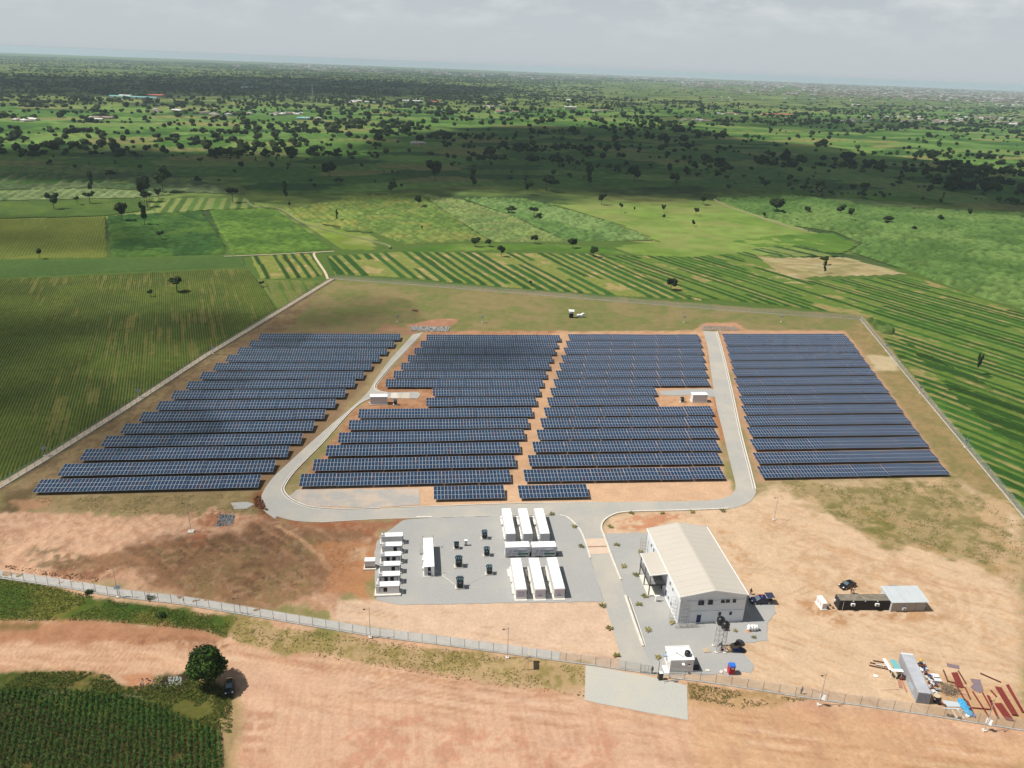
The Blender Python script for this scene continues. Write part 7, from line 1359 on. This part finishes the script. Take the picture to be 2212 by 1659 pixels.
MAN = [(383,631,30,32,'flat','umbrella shaped tree with forked trunks in the large left field'),(325,642,14,12,'thin','small shrubby tree left of the umbrella shaped tree'),(264,478,35,26,'round','bushy tree with a separate upper tuft, left one of the pair in the fields'),(313,487,42,23,'tall','tall dense tree, right one of the pair in the fields'),(347,519,18,15,'thin','leaning bare tree in the cassava field'),(86,559,19,13,'thin','small tree with a short shadow at the left edge meadow'),
(117,452,28,24,'thin','sparse tree at the far left below the maize strip'),(168,443,16,12,'thin','small tree between two sparse trees at the far left'),(195,440,22,22,'flat','leaning flat tree at the far left'),(318,447,30,26,'flat','flat topped tree by the striped field'),(503,438,30,26,'thin','broad bare branched tree on the striped field'),(617,428,32,18,'tall','dark tall tree at the shadow edge above the footpath'),(352,414,46,36,'round','very large dark tree in the cloud shadow at the left'),(199,416,40,18,'tall','narrow dark tree at the left shadow edge'),(312,436,44,28,'round','dark crown beside the very large dark tree'),(343,430,20,14,'thin','thin tree below the very large dark tree'),
(626,455,18,6,'thin','small pole like tree at the edge of the pale maize'),(728,475,20,8,'tall','very slim dark tree in the maize right of the footpath'),(905,447,22,18,'round','lone dark tree at the top of the maize field'),(847,420,26,24,'round','dark leaning tree at the middle shadow edge'),(911,500,12,5,'thin','tiny slim tree above the smooth grass strip'),
(1026,534,20,22,'round','bushy tree, leftmost of the line behind the crop strips'),(1057,533,17,17,'round','bushy tree, second of the line behind the crop strips'),(1083,555,24,18,'round','leafy tree standing inside the crop strips'),(1155,526,18,17,'round','round tree, third of the line behind the crop strips'),(1237,537,20,22,'round','spreading tree, fourth of the line behind the crop strips'),(1282,555,22,24,'round','wide tree at the right end of the line behind the crop strips'),
(1104,461,16,26,'round','wide dark bush in the striped maize field'),(1153,470,22,20,'thin','grey crowned tree in the striped maize field'),(1167,472,12,18,'round','low dark bush beside the grey crowned tree'),(1299,443,24,20,'thin','gnarled tree at the top of the bright meadow'),(1341,460,20,10,'thin','upright small tree, left one in the bright meadow'),(1370,459,12,5,'thin','tiny tree beside the upright small tree'),(1433,459,16,10,'thin','slim grey tree in the bright meadow'),(1433,478,14,8,'thin','small tree below the slim grey tree'),(1503,467,17,13,'thin','pale crowned tree in the right of the bright meadow'),(1497,490,14,10,'thin','small round tree nearest in the bright meadow'),(1518,443,22,20,'round','dark tree left of the cane field edge'),
(1676,461,30,42,'round','very broad spreading dark tree in the cane field'),(1449,627,24,24,'round','dark ragged tree in the strips left of the bare patch'),(1780,590,28,10,'tall','tall thin leaning tree on the bare patch'),(1779,572,16,20,'flat','small flat tree behind the thin leaning tree'),(2108,810,40,10,'thin','tall dead looking tree in the dark crop blocks at the right'),(1918,484,16,22,'round','dark round bush, largest in the cane field'),(1835,480,28,14,'thin','slim leaning tree in the cane field'),(1815,465,20,22,'thin','dark loose tree in the cane field near the shadow'),(1742,462,14,14,'round','small round tree beside the palm'),(1975,500,10,14,'round','low purple grey bush in the cane field'),(2030,478,12,14,'round','small bush upper right of the cane field'),(1650,470,10,9,'round','tiny bush left of the broad spreading tree'),(1720,480,8,9,'round','tiny bush right of the broad spreading tree'),(2093,470,16,10,'thin','small dark tree at the right shadow edge'),(565,620,12,12,'thin','tiny bush at the short crop strips'),(1145,618,12,10,'thin','tiny grey leafless bush above the back fence'),
(1370,395,34,34,'round','large twin dark tree in the middle shadow'),(1022,405,46,24,'tall','tall dark tree group stem in the centre shadow'),(940,392,40,34,'round','largest dark crown in the centre shadow'),(1180,412,34,46,'round','broad dark tree at the centre shadow edge'),(1140,420,28,20,'round','dark tree touching the broad one at the centre shadow edge'),(1272,400,42,26,'tall','tall oval dark tree right of centre in the shadow'),(712,385,30,30,'round','large dark crown left of centre in the shadow'),(628,355,34,30,'round','very dark tall crown at the left of the shadow')]
used = []
for i, (x, y, h, w, kd, lb) in enumerate(MAN):
    p, k = mpx(x, y); tree(p, h*k*1.06, w*k*1.12, kd, lb, None, 'tree', i); used.append(p)
# palm with fan crown
p, k = mpx(1769, 428); t = thing('palm_tree', 'lone pale fan palm at the edge of the cane field and the shadow', 'palm', (*p, 0)); H_ = 24*k; MB().tube((0,0,0),(0,0,H_*.75),.3,.2,7).build('trunk', mtrunk, t); fr_ = MB(); r = random.Random(2)
for i in range(26):
    a = r.uniform(0, 2*PI); e = r.uniform(-.5, 1.1); d = Vector((math.cos(a)*math.cos(e), math.sin(a)*math.cos(e), math.sin(e)))*H_*.3; b = Vector((0,0,H_*.75)); s = Vector((-math.sin(a), math.cos(a), 0))*H_*.06; fr_.add([b, b+d*.7+s, b+d, b+d*.7-s], [(0,1,2,3)])
fr_.build('frond', mat('palm frond', (.16,.17,.08), .7, var=.2), t)
# foreground tree
p = P(462, 1478); t = thing('tree', 'big round dark green tree on the dirt roadside in the left foreground', 'tree', (p[0], p[1], -.1), .4)
big = crown_mesh(99, 9000, 16, .030, 'round', .14); bc = big.attributes['col'].data; q_ = np.zeros(len(bc)*4, np.float32); bc.foreach_get('color', q_); q_ = q_.reshape(-1, 4); q_[:36000, :3] *= np.array([1.75, 2.0, 1.5]); bc.foreach_set('color', q_.ravel()); c = link('crown', big, t); c.scale = (9.2, 9.2, 9.6); k = link('trunk', TR['round'][0], t); k.scale = (10, 10, 7)
# scattered trees of the plain
r = np.random.default_rng(12); n = 60000; rad2 = np.sqrt(r.uniform(650.**2, 3500.**2, n)); an = r.uniform(math.radians(52), math.radians(126), n); X = rad2*np.cos(an); Y = rad2*np.sin(an)
def px_of(X, Y, Z_=0.):
    v = np.stack([X, Y, Z_-CAM_H+0*X], -1); d = v@_f; return 1106+FPX*(v@_R)/d, 829.5-FPX*(v@_U)/d
QX, QY = px_of(X, Y); dens = sstep(.42, .66, fbm(X/110, Y/70, 91, 4))*.85+.12
lim = np.interp(QX, [0, 600, 1000, 1500, 1900, 2212], [392, 418, 405, 408, 436, 455]); okk = (QX > -60) & (QX < 2272) & (QY < lim)
bright = (QY > 262) & (QY < 330) & (QX > 1500) & (QX < 2212) & (QY > 262+(QX-1500)*.06) & (QY < 285+(QX-1500)*.10); dens = np.where(bright, dens*.25, dens)
dens = np.where((QX < 900) & (QY > 285) & (QY < 345), dens*1.7, dens); dens = np.where((QX < 1000) & (QY > 345) & (QY < 425), dens*.3, dens); dens = np.where((QY < 262) & (QY > 222) & (QX > 1150), dens*.6, dens)
clump = sstep(.60, .70, fbm(X/45, Y/45, 95, 3)); dens = dens*(.35+1.6*clump)
k = okk & (r.random(n) < dens*.58); X, Y, QX, QY = X[k], Y[k], QX[k], QY[k]
for u in used: d2 = (X-u[0])**2+(Y-u[1])**2 > 150; X, Y, QX, QY = X[d2], Y[d2], QX[d2], QY[d2]
o_ = np.argsort(X*X+Y*Y); X, Y, QX, QY = X[o_], Y[o_], QX[o_], QY[o_]; NI = 300-len(MAN)-2
for i in range(min(NI, len(X))):
    s = float(np.clip(6.2*np.exp(r.normal(0, .36)), 2.8, 14)); kd = ['round','round','round','flat','round','tall','thin'][int(r.integers(7))]; w = s*r.uniform(.85, 1.3) if kd != 'tall' else s*.6
    zone = ['far left', 'left', 'centre', 'right', 'far right'][min(4, max(0, int(QX[i]/442.5)))]; L_ = QY[i]-(lim[0] if False else np.interp(QX[i], [0, 600, 1000, 1500, 1900, 2212], [392, 418, 405, 408, 436, 455]))
    dz = 'nearest the lit fields' if L_ > -22 else 'deep in the cloud shadow' if L_ > -70 else 'towards the far shadow edge'; sz = 'large' if s > 10 else 'small' if s < 6.5 else 'middling'
    kn = {'round': 'round crowned', 'flat': 'flat topped', 'tall': 'narrow upright', 'thin': 'sparse'}[kd]; lb = '%s %s tree %s, %s of the farmland' % (sz, kn, dz, zone)
    tree((X[i], Y[i]), s, w, kd, lb, '%s %s trees %s, %s' % (sz, kn, dz, zone), 'tree', i+100)
def many(name, label, X, Y, s, w, mesh_i, jit=.35, cat='trees'):
    v0, f0 = ICO[mesh_i]; f0 = np.array(f0); n = len(X); rr = np.random.default_rng(5)
    V = v0[None]*(1+jit*rr.uniform(-1, 1, (n, len(v0), 1))); V = V*np.stack([w/2, w/2, s*.46], -1)[:, None, :]+np.stack([X, Y, s*.52], -1)[:, None, :]
    F = (f0[None]+(np.arange(n)*len(v0))[:, None, None]).reshape(-1, 3); c = np.array([A(*TC[i]) for i in rr.integers(0, 4, n)])*rr.uniform(.65, 1.2, (n, 1))*.8
    o = link(name, npmesh(name, V.reshape(-1, 3), F, ml_tree, np.repeat(c, len(v0), 0))); tag(o, label, cat, kind='stuff')
    if mesh_i:
        o = link('leaves', leafmesh('leaves', X, Y, s*.42, w*.52, s*.52, 26, c*1.35, 1.0, ml_tree, 8, .8), o); o['kind'] = 'stuff'
Xr, Yr = X[NI:], Y[NI:]; s = np.clip(5.2*np.exp(r.normal(0, .36, len(Xr))), 2.2, 12); many('tree_cluster', 'hundreds of dark rounded trees across the middle distance farmland', Xr, Yr, s, s*r.uniform(.9, 1.5, len(Xr)), 1)
n = 90000; rad2 = np.sqrt(r.uniform(2900.**2, 12500.**2, n)); an = r.uniform(math.radians(50), math.radians(128), n); X = rad2*np.cos(an); Y = rad2*np.sin(an); QX, QY = px_of(X, Y)
dens = sstep(.38, .58, fbm(X/420, Y/260, 93, 5)); dens = np.where((QX > 1300) & (QY > 176+(QX-1300)*.012) & (QY < 222+(QX-1300)*.012), dens*.12, dens); dens = np.where((QX < 1200) & (QY > 160) & (QY < 204), dens*1.0+.45, dens); k = (QX > -30) & (QX < 2242) & (r.random(n) < dens*.5)
X, Y = X[k], Y[k]; s = r.uniform(4, 8, len(X)); many('distant_trees', 'countless tiny trees blending into the hazy horizon', X, Y, s, s*r.uniform(1.2, 3.2, len(X)), 0)
# ================================================================ HOUSES
mrf = [mat('rust tin roof', (.30,.20,.15), .7, var=.15, vscale=.3), mat('pale tin roof', (.60,.59,.56), .5, var=.1, vscale=.3), mat('grey tin roof', (.38,.36,.34), .6, var=.15, vscale=.3), mat('brown tin roof', (.24,.19,.15), .8, var=.15)]
mhw = [mat('mud wall', (.42,.33,.24), .9, var=.1), mat('cream wall', (.56,.50,.40), .9, var=.08), mat('white wall', (.70,.68,.64), .8, var=.05)]
mtq = mat('turquoise roof', (.18,.42,.42), .5, var=.06); mrr = mat('red roof', (.55,.12,.09), .6, var=.08)
def house_mesh(L, W, h, rh, hip=False):
    w = MB().box(-L/2, -W/2, 0, L/2, W/2, h).mesh('wall', mhw[0]); e = .5; r_ = MB(); hx_ = L/2-(W*.4 if hip else -e)
    a = [(-L/2-e,-W/2-e,h-.1),(L/2+e,-W/2-e,h-.1),(L/2+e,W/2+e,h-.1),(-L/2-e,W/2+e,h-.1),(-hx_,0,h+rh),(hx_,0,h+rh)]; r_.add(a, [(0,1,5,4),(2,3,4,5),(1,2,5),(3,0,4),(3,2,1,0)]); return w, r_.mesh('roof', mrf[0])
HM = {}
for wi in range(3):
    for ri in range(4):
        for z_, (L, W) in enumerate(((12,8),(18,8),(9,7))):
            w, rf = house_mesh(L, W, 3., 1.6, z_ != 1); w.materials[0] = mhw[wi]; rf.materials[0] = mrf[ri]; HM[(wi, ri, z_)] = (w, rf)
def house(p, rz, label, k, group, s=1.):
    t = thing('house', label, 'house', (p[0], p[1], 0), rz, group); a = link('wall', HM[k][0], t); b = link('roof', HM[k][1], t); t.scale = (s, s, s); return t
VIL = [(60,262,6,70,5,'far left'),(205,259,5,60,4,'left'),(360,240,8,60,5,'left'),(440,246,3,30,3,'left'),(500,251,9,80,6,'left middle'),(620,248,12,60,5,'left middle'),(680,258,5,60,4,'left middle'),(900,313,4,20,3,'centre'),(1050,232,8,60,5,'centre'),(1090,243,6,50,4,'centre'),(780,222,9,80,4,'centre'),(1295,241,5,30,3,'right centre'),(1500,262,9,60,3,'right centre'),(1560,246,10,90,5,'right'),(1850,262,14,160,5,'right'),(1930,254,16,120,5,'right'),(2020,262,26,150,9,'far right'),(2130,255,34,150,12,'far right'),(2180,268,18,80,8,'far right'),(1980,232,14,200,7,'far right'),(2160,228,24,100,8,'far right'),(1640,214,12,260,8,'right'),(1300,215,12,200,6,'centre')]
hc = 0
for cx, cy, n, sx_, sy_, zn in VIL:
    for i in range(n):
        x, y = cx+r.uniform(-.5, .5)*sx_, cy+r.uniform(-.5, .5)*sy_; p = P(x, y); k = (int(r.integers(3)), int(r.integers(4)), int(r.integers(3)))
        nm = ['rusty', 'pale', 'grey', 'brown'][k[1]]; wn_ = ['mud walled', 'cream walled', 'white walled'][k[0]]
        house(p, r.uniform(-.5, .5)+(PI/2 if r.random() > .6 else 0), '%s house with %s tin roof in the %s villages' % (wn_, nm, zn), k, '%s houses with %s roofs, %s villages' % (wn_, nm, zn), float(r.uniform(.8, 1.35))); hc += 1
def block(px, L, W, h, rm, wm, label, rz=0, rh=1.5, name='building'):
    t = thing(name, label, 'building', (*P(*px), 0), rz); w, rf = house_mesh(L, W, h, rh); w.materials[0] = wm; rf.materials[0] = rm; link('wall', w, t); link('roof', rf, t)
    f = MB(); n = int(L/5); [f.box(-L/2+1.5+i*5, -W/2-.06, 1.2, -L/2+3+i*5, -W/2-.005, 2.6) for i in range(n)]; f.build('window', mdark, t); return t
block((290,213), 120, 22, 5, mtq, mhw[2], 'long turquoise roofed building in the far left fields'); block((272,211), 30, 18, 6, mrf[1], mhw[2], 'small white roofed hall at the end of the turquoise building'); block((338,209), 40, 22, 5, mrr, mhw[0], 'red roofed building right of the turquoise building'); block((355,207), 22, 15, 4, mat('dull red roof', (.3,.1,.08)), mhw[0], 'smaller red roofed building at the far left')
block((892,221), 60, 18, 5, mrf[1], mhw[2], 'long pale hall among trees in the centre distance'); block((940,223), 30, 16, 5, mrr, mhw[1], 'dull red roofed house right of the long pale hall')
block((1656,250), 34, 16, 5, mrr, mhw[1], 'red roofed hall, left one of three at the right'); block((1677,250), 30, 16, 5, mrr, mhw[1], 'red roofed hall, middle one of three at the right'); block((1699,251), 26, 16, 5, mrr, mhw[1], 'red roofed hall, right one of three at the right')
block((1232,237), 34, 14, 8, mrf[1], mhw[1], 'two storey cream building frame alone in the green fields'); block((655,258), 22, 14, 3, mtq, mhw[1], 'house with a small pale green hip roof in the left middle village'); block((1850,228), 40, 14, 5, mrf[1], mhw[2], 'long white roofed house near the right wood'); block((1840,218), 18, 14, 9, mrf[1], mhw[1], 'tall cream house in the right middle distance'); block((540,191), 60, 20, 5, mtq, mhw[2], 'far pale green roofed sheds at the edge of the dark wood')
# distant town
n = 9500; x = np.concatenate([r.uniform(1250, 2260, int(n*.8)), r.uniform(500, 1500, n-int(n*.8))]); base = 99.6+x*.0384; y = np.where(x > 1250, base+6.5+np.abs(r.normal(0, 1, n))*np.interp(x, [1250, 1700, 2260], [6, 16, 18]), base+r.uniform(9, 28, n)); k = (y < base+42) & ((fbm(x/45, y/7, 13, 4) > .46) | (x > 1750)); x, y = x[k], y[k]
dx_ = _f[None]+_R[None]*((x-1106)/FPX)[:, None]-_U[None]*((y-829.5)/FPX)[:, None]; tt = CAM_H/-dx_[:, 2]; X = dx_[:, 0]*tt; Y = dx_[:, 1]*tt; k = (X**2+Y**2 < 17500**2) & (tt > 0); X, Y = X[k], Y[k]; n = len(X)
sx_ = r.uniform(8, 20, n)*np.interp(np.hypot(X, Y), [3000, 14000], [1, 2.4]); sy_ = r.uniform(7, 12, n); sz_ = r.uniform(3, 5.5, n)*np.interp(np.hypot(X, Y), [3000, 14000], [1, 2.]); cub = np.array([(-.5,-.5,0),(.5,-.5,0),(.5,.5,0),(-.5,.5,0),(-.5,-.5,1),(.5,-.5,1),(.5,.5,1),(-.5,.5,1),(-.5,0,1.4),(.5,0,1.4)])
V = cub[None]*np.stack([sx_, sy_, sz_], -1)[:, None]+np.stack([X, Y, 0*X], -1)[:, None]; fq = np.array([(0,1,5,4),(1,2,6,5),(2,3,7,6),(3,0,4,7),(4,5,9,8),(6,7,8,9)]); F = (fq[None]+(np.arange(n)*10)[:, None, None]).reshape(-1, 4)
cw = np.array([A(*[(190,170,146),(170,154,134),(200,192,180),(158,132,110)][i]) for i in r.integers(0, 4, n)]); cR = np.array([A(*[(150,128,112),(190,180,172),(225,225,225),(128,108,96),(170,140,120)][i]) for i in r.integers(0, 5, n)]); cc = np.repeat(cw[:, None], 10, 1); cc[:, 4:] = cR[:, None]
tag(link('town', npmesh('town', V.reshape(-1, 3), F, MATS_ATTR, cc.reshape(-1, 3))), 'distant town of countless small pale and rusty roofs below the horizon', 'town', kind='stuff')
t = thing('radio_mast', 'thin lattice mast rising above the left middle woods', 'mast', (*P(676, 216), 0)); f = MB()
for a in range(3): f.tube((3*math.cos(a*2.1),3*math.sin(a*2.1),0), (.6*math.cos(a*2.1),.6*math.sin(a*2.1),48), .35, n=4)
for z in range(0, 45, 4): k = 3-2.4*z/48; [f.tube((k*math.cos(a*2.1),k*math.sin(a*2.1),z), ((k-.2)*math.cos((a+1)*2.1),(k-.2)*math.sin((a+1)*2.1),z+4), .15, n=3) for a in range(3)]
f.build('lattice', msteel, t)
